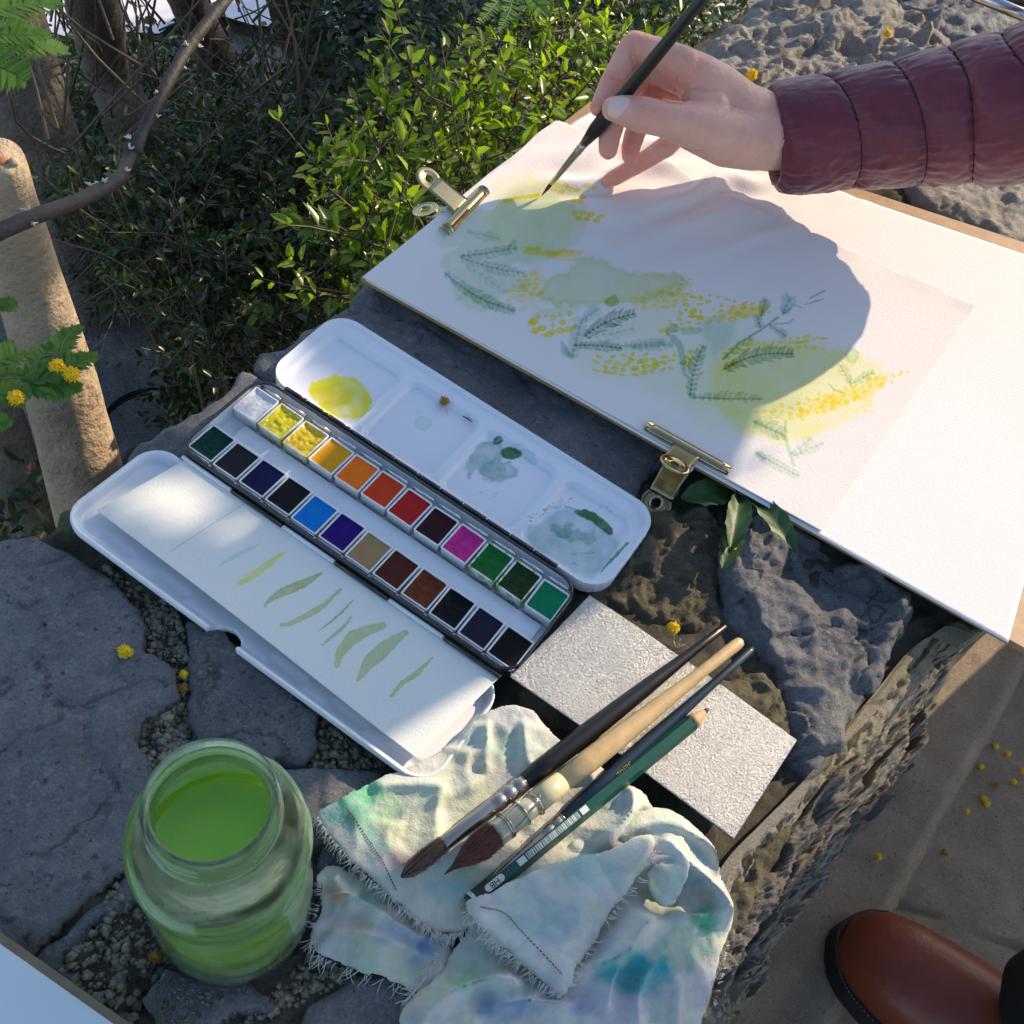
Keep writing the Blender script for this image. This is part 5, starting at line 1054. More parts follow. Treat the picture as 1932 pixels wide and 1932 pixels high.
# dark stitching
mbs = MB()
def stitches(pts, z, zf, n):
    S_ = smooth(pts, 60); L = np.linspace(0, len(S_) - 1, n * 2)
    for k in range(n):
        i0, i1 = L[2 * k], L[2 * k] + (L[1] - L[0]) * 1.15; q = [np.array([np.interp(i, range(len(S_)), S_[:, 0]), np.interp(i, range(len(S_)), S_[:, 1])]) for i in (i0, min(i1, len(S_) - 1))]
        w = [W(*p_, z) for p_ in q]; w = [np.array([a[0], a[1], zf(np.array([a[:2]]))[0] + .0004]) for a in w]; mbs.tube(w, .00022, 4)
M_thr = mat('black_thread', (.02, .02, .03), .8); stitches([(654, 1528), (690, 1580), (722, 1630), (748, 1680)], .0105, zB, 34); mbs.build('stitching', M_thr, rag); mbs = MB(); stitches([(905, 1712), (950, 1722), (985, 1760), (1060, 1840)], .0225, zC, 44)
mbs.build('stitching', M_thr, rag)
# frayed threads
mbf = MB(); rgf = random.Random(12)
def fringe(pts, z, n, ln, out, curl=.5, spread=.5, zf=None):
    S_ = smooth(pts, 60)
    for k in range(int(n * .62)):
        i = rgf.uniform(0, len(S_) - 1.01); b = np.array([np.interp(i, range(len(S_)), S_[:, j]) for j in (0, 1)]); o_ = np.array(out, float); a = rgf.uniform(-spread, spread); o2 = np.array([o_[0] * math.cos(a) - o_[1] * math.sin(a), o_[0] * math.sin(a) + o_[1] * math.cos(a)])
        l = ln * rgf.uniform(.4, 1.2); pts3 = []; z1 = z + rgf.uniform(-.001, .002); cu_ = rgf.uniform(-curl, curl)
        for t in np.linspace(0, 1, 6):
            pr = np.array([-o2[1], o2[0]]); q = b + o2 * l * t + pr * l * cu_ * t * t + np.array([rgf.uniform(-1, 1), rgf.uniform(-1, 1)]) * t * 1.4
            pts3.append(W(q[0], q[1], z1 - .004 * t * t + .002 * math.sin(3 * t)))
        mbf.tube(pts3, [.00016] * 5 + [.00006], 3, False)
fringe([(600, 1540), (622, 1575), (655, 1615), (690, 1650), (735, 1690)], .0105, 190, 22, (-.75, .65))
fringe([(735, 1690), (790, 1735), (840, 1762), (880, 1755)], .0115, 150, 26, (-.3, .95), .7, .7)
fringe([(884, 1715), (930, 1768), (980, 1812), (1030, 1856), (1062, 1874)], .020, 230, 28, (-.6, .8), .4, .5)
fringe([(1238, 1590), (1200, 1660), (1140, 1740), (1090, 1820), (1066, 1870)], .021, 90, 22, (.8, .55), .8, .8)
fringe([(590, 1765), (600, 1800), (690, 1836), (752, 1852), (810, 1868)], .005, 90, 32, (-.5, .85), .6, .5)
fringe([(606, 1660), (604, 1700), (592, 1750)], .008, 40, 16, (-1, .1), .9, .9); fringe([(1376, 1700), (1366, 1800), (1344, 1900)], .002, 60, 9, (1, .2), .6, .8); fringe([(830, 1800), (800, 1850), (770, 1885)], .010, 60, 30, (-.8, .5), .8, .5)
f_ = mbf.build('frayed_threads', mat('pale_thread', (.7, .7, .66), .9), rag); f_['kind'] = 'stuff'
# ================================================================== people
hdir = SUN[:2] / np.linalg.norm(SUN[:2]); cdir = np.array([hdir[1], -hdir[0]])
def CAZ(c, a, z): return np.array([*(cdir * c + hdir * a), z])
def capsules(caps):
    """caps: list of chains [(point, radius or (radius, flatten vector...))]"""
    mb = MB()
    for ch in caps:
        pts = [np.asarray(q[0], float) for q in ch]; rr = [q[1] for q in ch]
        P = []; Rr = []
        for k in range(len(pts) - 1):
            for t in np.linspace(0, 1, 6, endpoint=False): P.append(pts[k] * (1 - t) + pts[k + 1] * t); Rr.append(rr[k] * (1 - t) + rr[k + 1] * t)
        P.append(pts[-1]); Rr.append(rr[-1])
        for p_, r_ in zip(P, Rr): mb.ball(p_, r_, 14)
    return mb
def remesh(mb, name, m, parent, vox, it=8, fac=.5, post=None):
    o = mb.build(name + '_raw', None, None); md = o.modifiers.new('r', 'REMESH'); md.mode = 'VOXEL'; md.voxel_size = vox; md.use_smooth_shade = True
    s_ = o.modifiers.new('s', 'SMOOTH'); s_.factor = fac; s_.iterations = it
    dg = bpy.context.evaluated_depsgraph_get(); ev = o.evaluated_get(dg); me = bpy.data.meshes.new_from_object(ev)
    V = np.empty(len(me.vertices) * 3, np.float32); me.vertices.foreach_get('co', V); V = V.reshape(-1, 3).astype(float)
    F = [tuple(p_.vertices) for p_ in me.polygons]; bpy.data.objects.remove(o)
    if post: V = post(V)
    return V, F
GR = W(1153, 209, .088); DG = (GR - CAM) @ fw
def hz(x, y, off, r_): return (atdist(1064.8 + x * .22046, 25.6 + y * .22046, DG + off), r_ * .95)
M_skin = mat('skin', (.86, .49, .37), .42, spec=.4, sss=.25, var=(.82, .40, .29), vscale=60, bumps=((900, .5, .0006), (330, .45, .0010), (1500, .4, .0003, 'voronoi')), attr=True)
sb = M_skin.node_tree.nodes['Principled BSDF']; sb.inputs['Subsurface Radius'].default_value = (.012, .004, .002); sb.inputs['Subsurface Scale'].default_value = .5
painter = thing('person', 'person in a maroon quilted jacket painting with a thin black brush', 'person', CAZ(.1, 1.15, -.39))
zt = W(1153, 340, .0235); lt = (zt - CAM) @ fw - DG
caps = [
 [hz(1010, 440, .004, .0118), hz(800, 340, .007, .0098), hz(600, 275, .010, .0092), hz(585, 285, .010, .0092), hz(490, 430, .011, .0080), hz(395, 600, .010, .0076), hz(330, 730, .007, .0066), hz(285, 810, .005, .0052)],
 [hz(1060, 560, .020, .0118), hz(840, 500, .022, .0100), hz(650, 470, .024, .0090), hz(520, 700, .020, .0082), hz(430, 900, .017, .0080), hz(385, 1060, .016, .0074), hz(374, 1165, .016, .0064)],
 [hz(1110, 680, .034, .0112), hz(900, 620, .036, .0098), hz(760, 620, .038, .0086), hz(670, 860, .034, .0078), hz(600, 1040, .032, .0072), hz(568, 1150, .031, .0066), hz(560, 1215, .031, .0056)],
 [hz(1180, 820, .048, .0108), hz(1030, 950, .052, .0092), hz(880, 1130, .056, .0076), hz(720, 1235, .060, .0068), hz(560, 1330, lt, .0063), hz(440, 1400, lt, .0060), hz(375, 1432, lt, .0050)],
 [hz(420, 815, -.0115, .0076), hz(520, 830, -.011, .0094), hz(660, 865, -.010, .0112), hz(820, 895, -.008, .0112), hz(980, 930, -.002, .0130), hz(1180, 980, .010, .0170), hz(1400, 1060, .026, .0195), hz(1620, 1060, .042, .0220), hz(1950, 1030, .054, .0245), hz(2400, 960, .058, .027)],
 [hz(1010, 450, .006, .0122), hz(1180, 560, .014, .0150), hz(1330, 680, .024, .0175), hz(1500, 830, .034, .0190), hz(1700, 930, .048, .0205)],
 [hz(1060, 560, .020, .0120), hz(1350, 760, .036, .0172), hz(1700, 980, .056, .0205)],
 [hz(1110, 690, .034, .0115), hz(1400, 880, .048, .0168), hz(1750, 1050, .060, .0205)],
 [hz(1180, 830, .048, .0112), hz(1400, 1000, .058, .0168), hz(1750, 1100, .062, .0195)],
 [hz(1100, 760, .008, .0085), hz(1250, 820, .014, .0130)],
]
def skinpost(V):
    V = V + 0.00022 * np.c_[fbm(V * 300, 1, 2), fbm(V * 300, 2, 2), fbm(V * 300, 3, 2)]
    H = lambda *q: [(1064.8 + q[k] * .22046, 25.6 + q[k + 1] * .22046) for k in range(0, len(q), 2)]
    Q = proj(V); dep = (V - CAM) @ fw; near = dep < DG + .045
    for pts, w_, dp in CREASES(H) or ((H(560, 310, 575, 400, 600, 480), 1.5, .0008), (H(400, 550, 450, 570, 490, 580), 1.3, .0006), (H(930, 700, 950, 620, 970, 545), 1.5, .0008), (H(800, 730, 920, 765, 1000, 770, 1060, 720), 1.8, .0011), (H(1020, 1150, 1100, 1175, 1200, 1170), 1.3, .0007), (H(720, 560, 730, 700), 1.3, .0007), (H(700, 545, 760, 520, 790, 500), 1.2, .0006),
                        (H(640, 740, 655, 850), 1.0, .0003), (H(665, 735, 685, 850), 1.0, .00035), (H(690, 740, 700, 830), 1.0, .0003), (H(1380, 1300, 1500, 1225), 1.0, .0003), (H(870, 905, 900, 890), 1.0, .0003), (H(560, 190, 580, 230), 1.0, .0003), (H(600, 200, 615, 240), 1.0, .0003)):
        d, t, _ = dline(Q, pts); k = near * np.exp(-(d / w_) ** 2) * np.sin(math.pi * np.clip(t, .02, .98)) ** .5
        V = V + (fw[None] * (dp * k)[:, None])
    return V
def CREASES(H):
    return ((H(560, 310, 575, 400, 600, 480), 1.5, .0010), (H(400, 550, 450, 570, 490, 580), 1.3, .0007), (H(930, 700, 950, 620, 970, 545), 1.5, .0010), (H(800, 730, 920, 765, 1000, 770, 1060, 720), 1.8, .0013), (H(1020, 1150, 1100, 1175, 1200, 1170), 1.3, .0009), (H(720, 560, 730, 700), 1.3, .0008), (H(700, 545, 760, 520, 790, 500), 1.2, .0007),
            (H(640, 740, 655, 850), .9, .0004), (H(665, 735, 685, 850), .9, .0004), (H(690, 740, 700, 830), .9, .0004), (H(1380, 1300, 1500, 1225), .9, .0004), (H(1010, 350, 1060, 430), 1.0, .0004), (H(1250, 1120, 1350, 1180), .9, .0003), (H(640, 1080, 655, 1110), .8, .0004), (H(700, 1180, 740, 1260), .8, .0004), (H(540, 1270, 575, 1330), .8, .0004), (H(600, 950, 640, 990), .9, .0003))
def skincol(V):
    """redder knuckles, finger tips and creases, with shade painted into the creases"""
    c = np.ones((len(V), 3)); red = np.zeros(len(V))
    for q in (hz(585, 285, .010, 0), hz(395, 600, .010, 0), hz(1010, 440, .004, 0), hz(285, 830, .005, 0), hz(374, 1190, .016, 0), hz(560, 1215, .031, 0), hz(400, 1432, lt, 0), hz(650, 1290, .06, 0), hz(670, 830, -.010, 0), hz(900, 640, .03, 0), hz(1000, 760, .0, 0)):
        red = np.maximum(red, np.exp(-(np.linalg.norm(V - q[0], axis=1) / .013) ** 2))
    red = np.clip(red * .8 + .22 * fbm(V * 90, 5, 3), 0, 1)[:, None]
    c = c * (1 - red) + red * np.array([1.0, .66, .62]); H = lambda *q: [(1064.8 + q[k] * .22046, 25.6 + q[k + 1] * .22046) for k in range(0, len(q), 2)]; Q = proj(V); near = ((V - CAM) @ fw) < DG + .045
    for pts, w_, dp in CREASES(H):
        d, t, _ = dline(Q, pts); k = (near * np.exp(-(d / (w_ * .9)) ** 2) * min(.6, dp * 600))[:, None]; c = c * (1 - k * (1 - np.array([.72, .42, .38])))
    vein = np.exp(-(fbm(V * 55, 61, 3) / .05) ** 2)[:, None] * .10; return c * (1 - vein * np.array([.6, .3, .0]))
V, F = remesh(capsules(caps), 'hand', M_skin, painter, .0009, 6, .5, skinpost); hand = mesh('hand', V, F, M_skin, painter, cols=skincol(V))
# thumb nail and the nails seen edge on
M_nail = mat('nail', (.86, .56, .47), .45, spec=.3)
def nail(base, tip, r_, wid, ln, nm_='nail'):
    e = tip - base; e = e / np.linalg.norm(e); tc = CAM - tip; n = tc - e * (tc @ e); n /= np.linalg.norm(n); s_ = np.cross(e, n); V = []; F = []; nu, nv = 9, 9
    for j in range(nv):
        for i in range(nu):
            u_ = i / (nu - 1) * 2 - 1; v_ = j / (nv - 1); w_ = wid * (1 - .35 * max(0, v_ - .55) ** 1.2 * 2) * (1 - .3 * max(0, .25 - v_) * 3); a = u_ * w_
            V.append(base + e * (ln * v_ + .0006 * (1 - u_ * u_) * (1 if v_ > .5 else -1)) + (r_ + .0002 - .0010 * v_ ** 3 - .0004 * (v_ < .08)) * (math.cos(a) * n + math.sin(a) * s_))
    for j in range(nv - 1):
        for i in range(nu - 1): a = j * nu + i; F.append((a, a + 1, a + nu + 1, a + nu))
    mesh(nm_, np.array(V), F, M_nail, painter)
nb = hz(545, 812, -.0118, 0)[0]; nt = hz(375, 800, -.0125, 0)[0]; nail(nb, nt, .0079, .85, .0125)
# ------------------------------------------------------------------ quilted sleeve and jacket
M_jacket = mat('maroon_nylon', (.175, .022, .038), .44, spec=.4, sheen=.3, var=(.125, .016, .03), vscale=30, bumps=((48, .25, .006), (420, .2, .0005)))
M_seam = mat('seam_thread', (.022, .004, .008), .8)
cpath = [atdist(1458, 264, DG + .057), atdist(1590, 246, DG + .053), atdist(1700, 232, DG + .045), atdist(1820, 213, DG + .033), atdist(1932, 195, DG + .019), CAZ(-.252, .680, .146), CAZ(-.272, .74, .215), CAZ(-.266, .84, .315), CAZ(-.215, .95, .43), CAZ(-.185, 1.06, .57), CAZ(-.18, 1.12, .67)]
crad = [.0358, .0373, .0398, .0430, .0465, .0480, .046, .046, .052, .060, .080]
Sp = smooth(cpath, 560); Sr = np.interp(np.linspace(0, 1, len(Sp)), np.linspace(0, 1, len(crad)), crad)
L_ = np.r_[0, np.cumsum(np.linalg.norm(np.diff(Sp, axis=0), axis=1))]; nS = 560; ss = np.linspace(0, L_[-1], nS)
Pc = np.c_[[np.interp(ss, L_, Sp[:, j]) for j in range(3)]].T; Rc = np.interp(ss, L_, Sr)
T = np.gradient(Pc, axis=0); T /= np.linalg.norm(T, axis=1)[:, None]; nA = 180; V = []; up = cu.copy()
pt_ = proj(Pc); seamS = [np.interp(x, pt_[:, 0], ss) for x in (1588, 1715, 1822, 1925)]
while seamS[-1] < ss[-1] - .05: seamS.append(seamS[-1] + .046)
seamS = np.array([-.003] + seamS)
for k in range(nS):
    t = T[k]; N_ = up - t * (up @ t); N_ /= np.linalg.norm(N_); B_ = np.cross(t, N_); a = np.arange(nA) * 2 * math.pi / nA
    s2 = ss[k] + .0085 * np.cos(a) + .0025 * np.sin(2 * a + 1)      # seams lean
    j = np.clip(np.searchsorted(seamS, s2) - 1, 0, len(seamS) - 2); u_ = np.clip((s2 - seamS[j]) / (seamS[j + 1] - seamS[j]), 0, 1)
    puff = np.abs(np.sin(math.pi * u_)) ** .27; rr = Rc[k] * (.872 + .138 * puff)
    q = np.c_[np.cos(a) * 2.0, np.sin(a) * 2.0, np.full(nA, ss[k] * 60)]; w_ = fbm(q + 7, 3, 3); q2 = np.c_[np.cos(a) * 5, np.sin(a) * 5, s2 * 34]
    rr = rr * (1 + .018 * w_ + .030 * fbm(q2 + 3, 6, 3, .5, True) * np.exp(-((1 - puff) / .6) ** 2) * 0 + .020 * fbm(q2, 6, 3, .55, True) * (.3 + .9 * np.clip(-np.cos(a), 0, 1)))
    sd_ = np.minimum(np.abs(s2 - seamS[j]), np.abs(seamS[j + 1] - s2)); rr = rr * (1 + .055 * fbm(np.c_[np.cos(a) * 14, np.sin(a) * 14, s2 * 42], 9, 3, .6, True) * np.exp(-(sd_ / .010) ** 1.1) + .030 * fbm(np.c_[np.cos(a + ss[k] * 22) * 4, np.sin(a + ss[k] * 22) * 4, s2 * 60], 19, 3, .55, True) * (.35 + .65 * np.clip(-np.cos(a) + .3, 0, 1)))
    if ss[k] < .006: rr = rr * (1 - .06 * (1 - ss[k] / .006) ** 2)
    V.append(Pc[k] + rr[:, None] * (np.cos(a)[:, None] * N_ + np.sin(a)[:, None] * B_))
Vr = np.array(V); aa = np.arange(nA) * 2 * math.pi / nA
for sj in seamS[1:7]:
    sk = sj - .0085 * np.cos(aa) - .0025 * np.sin(2 * aa + 1); kk = np.interp(sk, ss, np.arange(nS)); k0 = np.clip(kk.astype(int), 0, nS - 2); fr_ = (kk - k0)[:, None]; L3 = Vr[k0, np.arange(nA)] * (1 - fr_) + Vr[k0 + 1, np.arange(nA)] * fr_
    MB().tube(np.vstack([L3, L3[:2]]), .00042, 5, False).build('seam', M_seam, painter)
V0 = V[0]; c0_ = V0.mean(0); V = [c0_ + (V0 - c0_) * .80 + T[0] * .02, c0_ + (V0 - c0_) * .90 + T[0] * .004, c0_ + (V0 - c0_) * .97] + V
Vs = np.concatenate(V); m_ = len(V); F = [(k * nA + j, k * nA + (j + 1) % nA, (k + 1) * nA + (j + 1) % nA, (k + 1) * nA + j) for k in range(m_ - 1) for j in range(nA)]
mesh('sleeve', Vs, F, M_jacket, painter)
# unseen rest of the figure on the paving, bent and shaped for its shadows
jb = capsules([[(CAZ(-.20, 1.12, .66), .09), (CAZ(-.10, 1.14, .71), .13), (CAZ(.0, 1.16, .71), .14), (CAZ(.14, 1.18, .66), .14), (CAZ(.17, 1.18, .50), .14)], [(CAZ(-.02, 1.16, .63), .095), (CAZ(.06, 1.16, .62), .10)], [(CAZ(-.20, 1.14, .62), .07), (CAZ(-.205, 1.12, .47), .062), (CAZ(-.26, 1.10, .40), .055), (CAZ(-.345, 1.08, .395), .046), (CAZ(-.375, 1.07, .405), .036)]])
V, F = remesh(jb, 'jacket', M_jacket, painter, .012, 3); mesh('jacket_body', V, F, M_jacket, painter)
lg = capsules([[(CAZ(.13, 1.19, .44), .12), (CAZ(.13, 1.19, .2), .125), (CAZ(.12, 1.19, -.16), .13)], [(CAZ(.13, 1.17, .44), .11), (CAZ(.08, 1.16, .05), .075), (CAZ(.03, 1.17, -.12), .06), (CAZ(-.005, 1.17, -.33), .055)], [(CAZ(.16, 1.19, .44), .11), (CAZ(.19, 1.17, .05), .075), (CAZ(.20, 1.18, -.33), .055)], [(CAZ(-.005, 1.17, -.33), .05), (CAZ(-.005, 1.04, -.36), .04)], [(CAZ(.20, 1.18, -.33), .05), (CAZ(.20, 1.06, -.36), .04)]])  # first chain is added bulk, widened to shade the paving
V, F = remesh(lg, 'trousers', M_black, painter, .012, 3); mesh('trousers', V, F, mat('black_cloth', (.012, .012, .013), .9), painter)
hd = capsules([[(CAZ(-.16, 1.12, .76), .055), (CAZ(-.18, 1.10, .84), .055)], [(CAZ(-.20, 1.06, .88), .085), (CAZ(-.20, 1.05, .84), .075)], [(CAZ(-.37, 1.07, .405), .028), (CAZ(-.385, 1.0, .41), .022)]])
V, F = remesh(hd, 'head', M_skin, painter, .008, 3); mesh('head', V, F, M_skin, painter)
hr = capsules([[(CAZ(-.20, 1.08, .90), .090), (CAZ(-.18, 1.12, .86), .085)]])
V, F = remesh(hr, 'hair', M_hair, painter, .008, 3); mesh('hair', V, F, M_hair, painter)
# ------------------------------------------------------------------ the brush in the hand
tip = W(1022, 369, PZ + .0012 + .0012); e, s, n, L = frame_of(tip, GR)
hb = thing('detail_brush', 'thin black brush held between thumb and fingers touching the painting', 'paintbrush', tip)
tf0 = tpos(tip, e, 1040, 346, 0); tf1 = tpos(tip, e, 1101, 270, 0)
rod(MB(), tip, e, s, n, [(0, .0002), (tf0 * .5, .0011), (tf0, .0014)], 14).build('hair', M_hair, hb)
rod(MB(), tip, e, s, n, [(tf0 - .0005, .0014), (tf0, .0016), (tf1 - .008, .0024), (tf1 - .007, .0027), (tf1 - .006, .0024), (tf1 - .0045, .0027), (tf1 - .003, .0025), (tf1, .0027)], 24).build('ferrule', M_ferrule, hb)
rod(MB(), tip, e, s, n, [(tf1, .0027), (tf1 + .012, .0046), (tf1 + .022, .0050), (tf1 + .040, .0042), (tf1 + .10, .0036), (tf1 + .17, .0028), (tf1 + .20, .0018)], 24).build('handle', M_blackpaint, hb)

# ================================================================== second person: boot on the ledge
ph = thing('person', 'person of whom only a brown leather boot and black trouser leg show', 'person', W(1800, 1850, -.38))
M_leather = mat('brown_leather', (.25, .046, .019), .40, spec=.45, coat=.12, var=(.16, .030, .014), vscale=14, rvar=.12, bumps=((70, .25, .003), (420, .25, .0006),)); M_sole = mat('black_sole', (.012, .011, .011), .6)
bt = W(1583, 1762, -.345); bh = W(1855, 1968, -.345); e, s, n, L = frame_of(bt, [bh[0], bh[1], bt[2]]); n = np.array([0, 0, 1.])
def section(sd_, w_, h_, z0, pw=2.15, N_=40):
    a = np.arange(N_) * 2 * math.pi / N_; x = np.sign(np.cos(a)) * np.abs(np.cos(a)) ** (2 / pw) * w_ * .93; z = np.where(np.sin(a) > 0, np.abs(np.sin(a)) ** .85 * h_, -np.abs(np.sin(a)) ** .4 * .004)
    return bt + e * sd_ + s[None] * x[:, None] + n[None] * (z0 + z)[:, None]
SZ = .006
secs = [section(.000, .010, .010, SZ), section(.003, .019, .020, SZ), section(.010, .0285, .028, SZ), section(.022, .0365, .035, SZ), (section(.042, .0425, .041, SZ)), section(.07, .0460, .048, SZ), section(.10, .0465, .057, SZ), section(.13, .0455, .067, SZ), section(.155, .0420, .082, SZ), section(.175, .0405, .105, SZ), section(.195, .040, .14, SZ), section(.23, .040, .16, SZ), section(.27, .036, .15, SZ), section(.29, .02, .12, SZ)]
loft(MB(), secs, cap0=True, cap1=True).build('leather_boot', M_leather, ph)
so = [np.concatenate([np.array([bt + e * t + s * w_ * .93 * sg for t, w_ in zip(tt_, ww_)]) for sg, tt_, ww_ in ((1, [-.004, .002, .01, .022, .042, .07, .10, .14, .19, .25, .29], [.005, .021, .032, .0405, .0465, .050, .0500, .046, .042, .041, .03]), (-1, [.29, .25, .19, .14, .10, .07, .042, .022, .01, .002, -.004], [.03, .041, .042, .046, .0500, .050, .0465, .0405, .032, .021, .005]))])]
lo = so[0].copy(); lo[:, 2] = -.358; hi = so[0].copy(); hi[:, 2] = bt[2] + SZ + .002; loft(MB(), [lo, hi], cap0=True, cap1=True).build('sole', M_sole, ph, smooth_=False)
wt = so[0].copy(); c_ = wt.mean(0); wt = c_ + (wt - c_) * .985; wt[:, 2] = bt[2] + SZ + .0024; wp = smooth(wt, 260, True); mbw = MB()
for k in range(0, len(wp) - 2, 2): mbw.tube([wp[k], wp[k + 1]], .00045, 4)
mbw.build('welt_stitching', mat('welt_thread', (.25, .14, .07), .8), ph)
def on_vamp(sd_, ang):
    i = np.interp(sd_, [.0, .003, .010, .022, .042, .07, .10, .13, .155, .175, .195, .23, .27, .29], range(14)); k0 = min(int(i), 12); f_ = i - k0; a_ = ang / (2 * math.pi) * 40; j0 = int(a_) % 40; g_ = a_ - int(a_); S0 = secs[k0] * (1 - f_) + secs[k0 + 1] * f_; return S0[j0] * (1 - g_) + S0[(j0 + 1) % 40] * g_
MB().tube([on_vamp(.125 + .03 * math.sin(x_) ** 2, x_) + np.array([0, 0, .0004]) for x_ in np.linspace(.25, 2.9, 40)], .0007, 5).build('vamp_seam', mat('dark_leather_edge', (.10, .02, .01), .5), ph)
cu0 = W(1990, 1905, -.25)
V, F = remesh(capsules([[(cu0 + n * .02 + e * .012, .056), (cu0 + e * .05 + n * .12, .060), (cu0 + e * .09 - s * .0 + n * .32, .07), (cu0 + e * .14 + n * .5, .08)]]), 'trouser', None, None, .006, 4, .5, lambda v: v + .004 * np.c_[fbm(v * 30, 1, 2), fbm(v * 30, 2, 2), fbm(v * 30, 3, 2)])
mesh('trouser_leg', V, F, mat('black_wool', (.010, .010, .011), .95), ph)
# ================================================================== plants, trunks and the far garden
def leafmat(name, c1, c2, tr=.45, rough=.35):
    m = bpy.data.materials.new(name); m.use_nodes = True; N, L = nm(m); b = N['Principled BSDF']; out = N['Material Output']
    b.inputs['Roughness'].default_value = rough; b.inputs['Specular IOR Level'].default_value = .5
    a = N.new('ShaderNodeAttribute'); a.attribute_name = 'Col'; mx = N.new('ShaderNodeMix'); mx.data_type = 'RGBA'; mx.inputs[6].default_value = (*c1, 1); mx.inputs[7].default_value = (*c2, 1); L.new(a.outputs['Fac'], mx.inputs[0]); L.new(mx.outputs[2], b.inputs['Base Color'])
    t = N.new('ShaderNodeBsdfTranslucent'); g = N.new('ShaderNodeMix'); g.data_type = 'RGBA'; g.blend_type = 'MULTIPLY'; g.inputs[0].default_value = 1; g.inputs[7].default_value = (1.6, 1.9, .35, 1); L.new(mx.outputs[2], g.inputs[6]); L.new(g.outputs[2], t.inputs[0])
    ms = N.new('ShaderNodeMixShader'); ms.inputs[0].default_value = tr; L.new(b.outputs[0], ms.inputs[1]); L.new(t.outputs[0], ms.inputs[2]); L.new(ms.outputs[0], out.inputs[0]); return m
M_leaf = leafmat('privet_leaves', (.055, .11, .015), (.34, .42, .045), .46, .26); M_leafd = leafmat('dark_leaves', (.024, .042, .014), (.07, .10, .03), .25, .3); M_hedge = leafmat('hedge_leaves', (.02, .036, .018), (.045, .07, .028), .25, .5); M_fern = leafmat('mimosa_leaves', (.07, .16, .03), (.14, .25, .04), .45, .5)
def leaves(pos, size, rg, updir=.6, wide=.42, fold=.25, E=None):
    """leaf blades: 8 points, 6 faces each"""
    n = len(pos); base = np.array([(0, 0, 0), (.33, 1, .0), (.72, .78, 0), (1, 0, 0), (.72, -.78, 0), (.33, -1, 0), (.33, 0, 0), (.72, 0, 0)]); base[:, 1] *= wide * .5; base[:, 2] = np.abs(base[:, 1]) * fold * 2 - .12 * base[:, 0] ** 2
    Fb = np.array([(0, 6, 1, 1), (0, 5, 6, 6), (6, 7, 2, 1), (5, 4, 7, 6), (7, 3, 2, 2), (4, 3, 7, 7)])
    e = rg.normal(size=(n, 3)); e[:, 2] = e[:, 2] * .6 + .15; e /= np.linalg.norm(e, axis=1)[:, None]
    if E is not None: e = E / np.linalg.norm(E, axis=1)[:, None]
    up = rg.normal(size=(n, 3)) * (1 - updir) + np.array([0, 0, updir * 1.6]); up -= e * (up * e).sum(1)[:, None]; up /= np.linalg.norm(up, axis=1)[:, None]; s_ = np.cross(up, e)
    sz = np.asarray(size)[:, None, None]; V = pos[:, None, :] + sz * (base[None, :, :1] * e[:, None] + base[None, :, 1:2] * s_[:, None] + base[None, :, 2:] * up[:, None])
    q = [(0, 6, 1), (0, 5, 6), (6, 7, 2), (6, 2, 1), (5, 4, 7), (5, 7, 6), (7, 3, 2), (4, 3, 7)]; F = (np.arange(n)[:, None, None] * 8 + np.array(q)[None]).reshape(-1, 3)
    return V.reshape(-1, 3), F
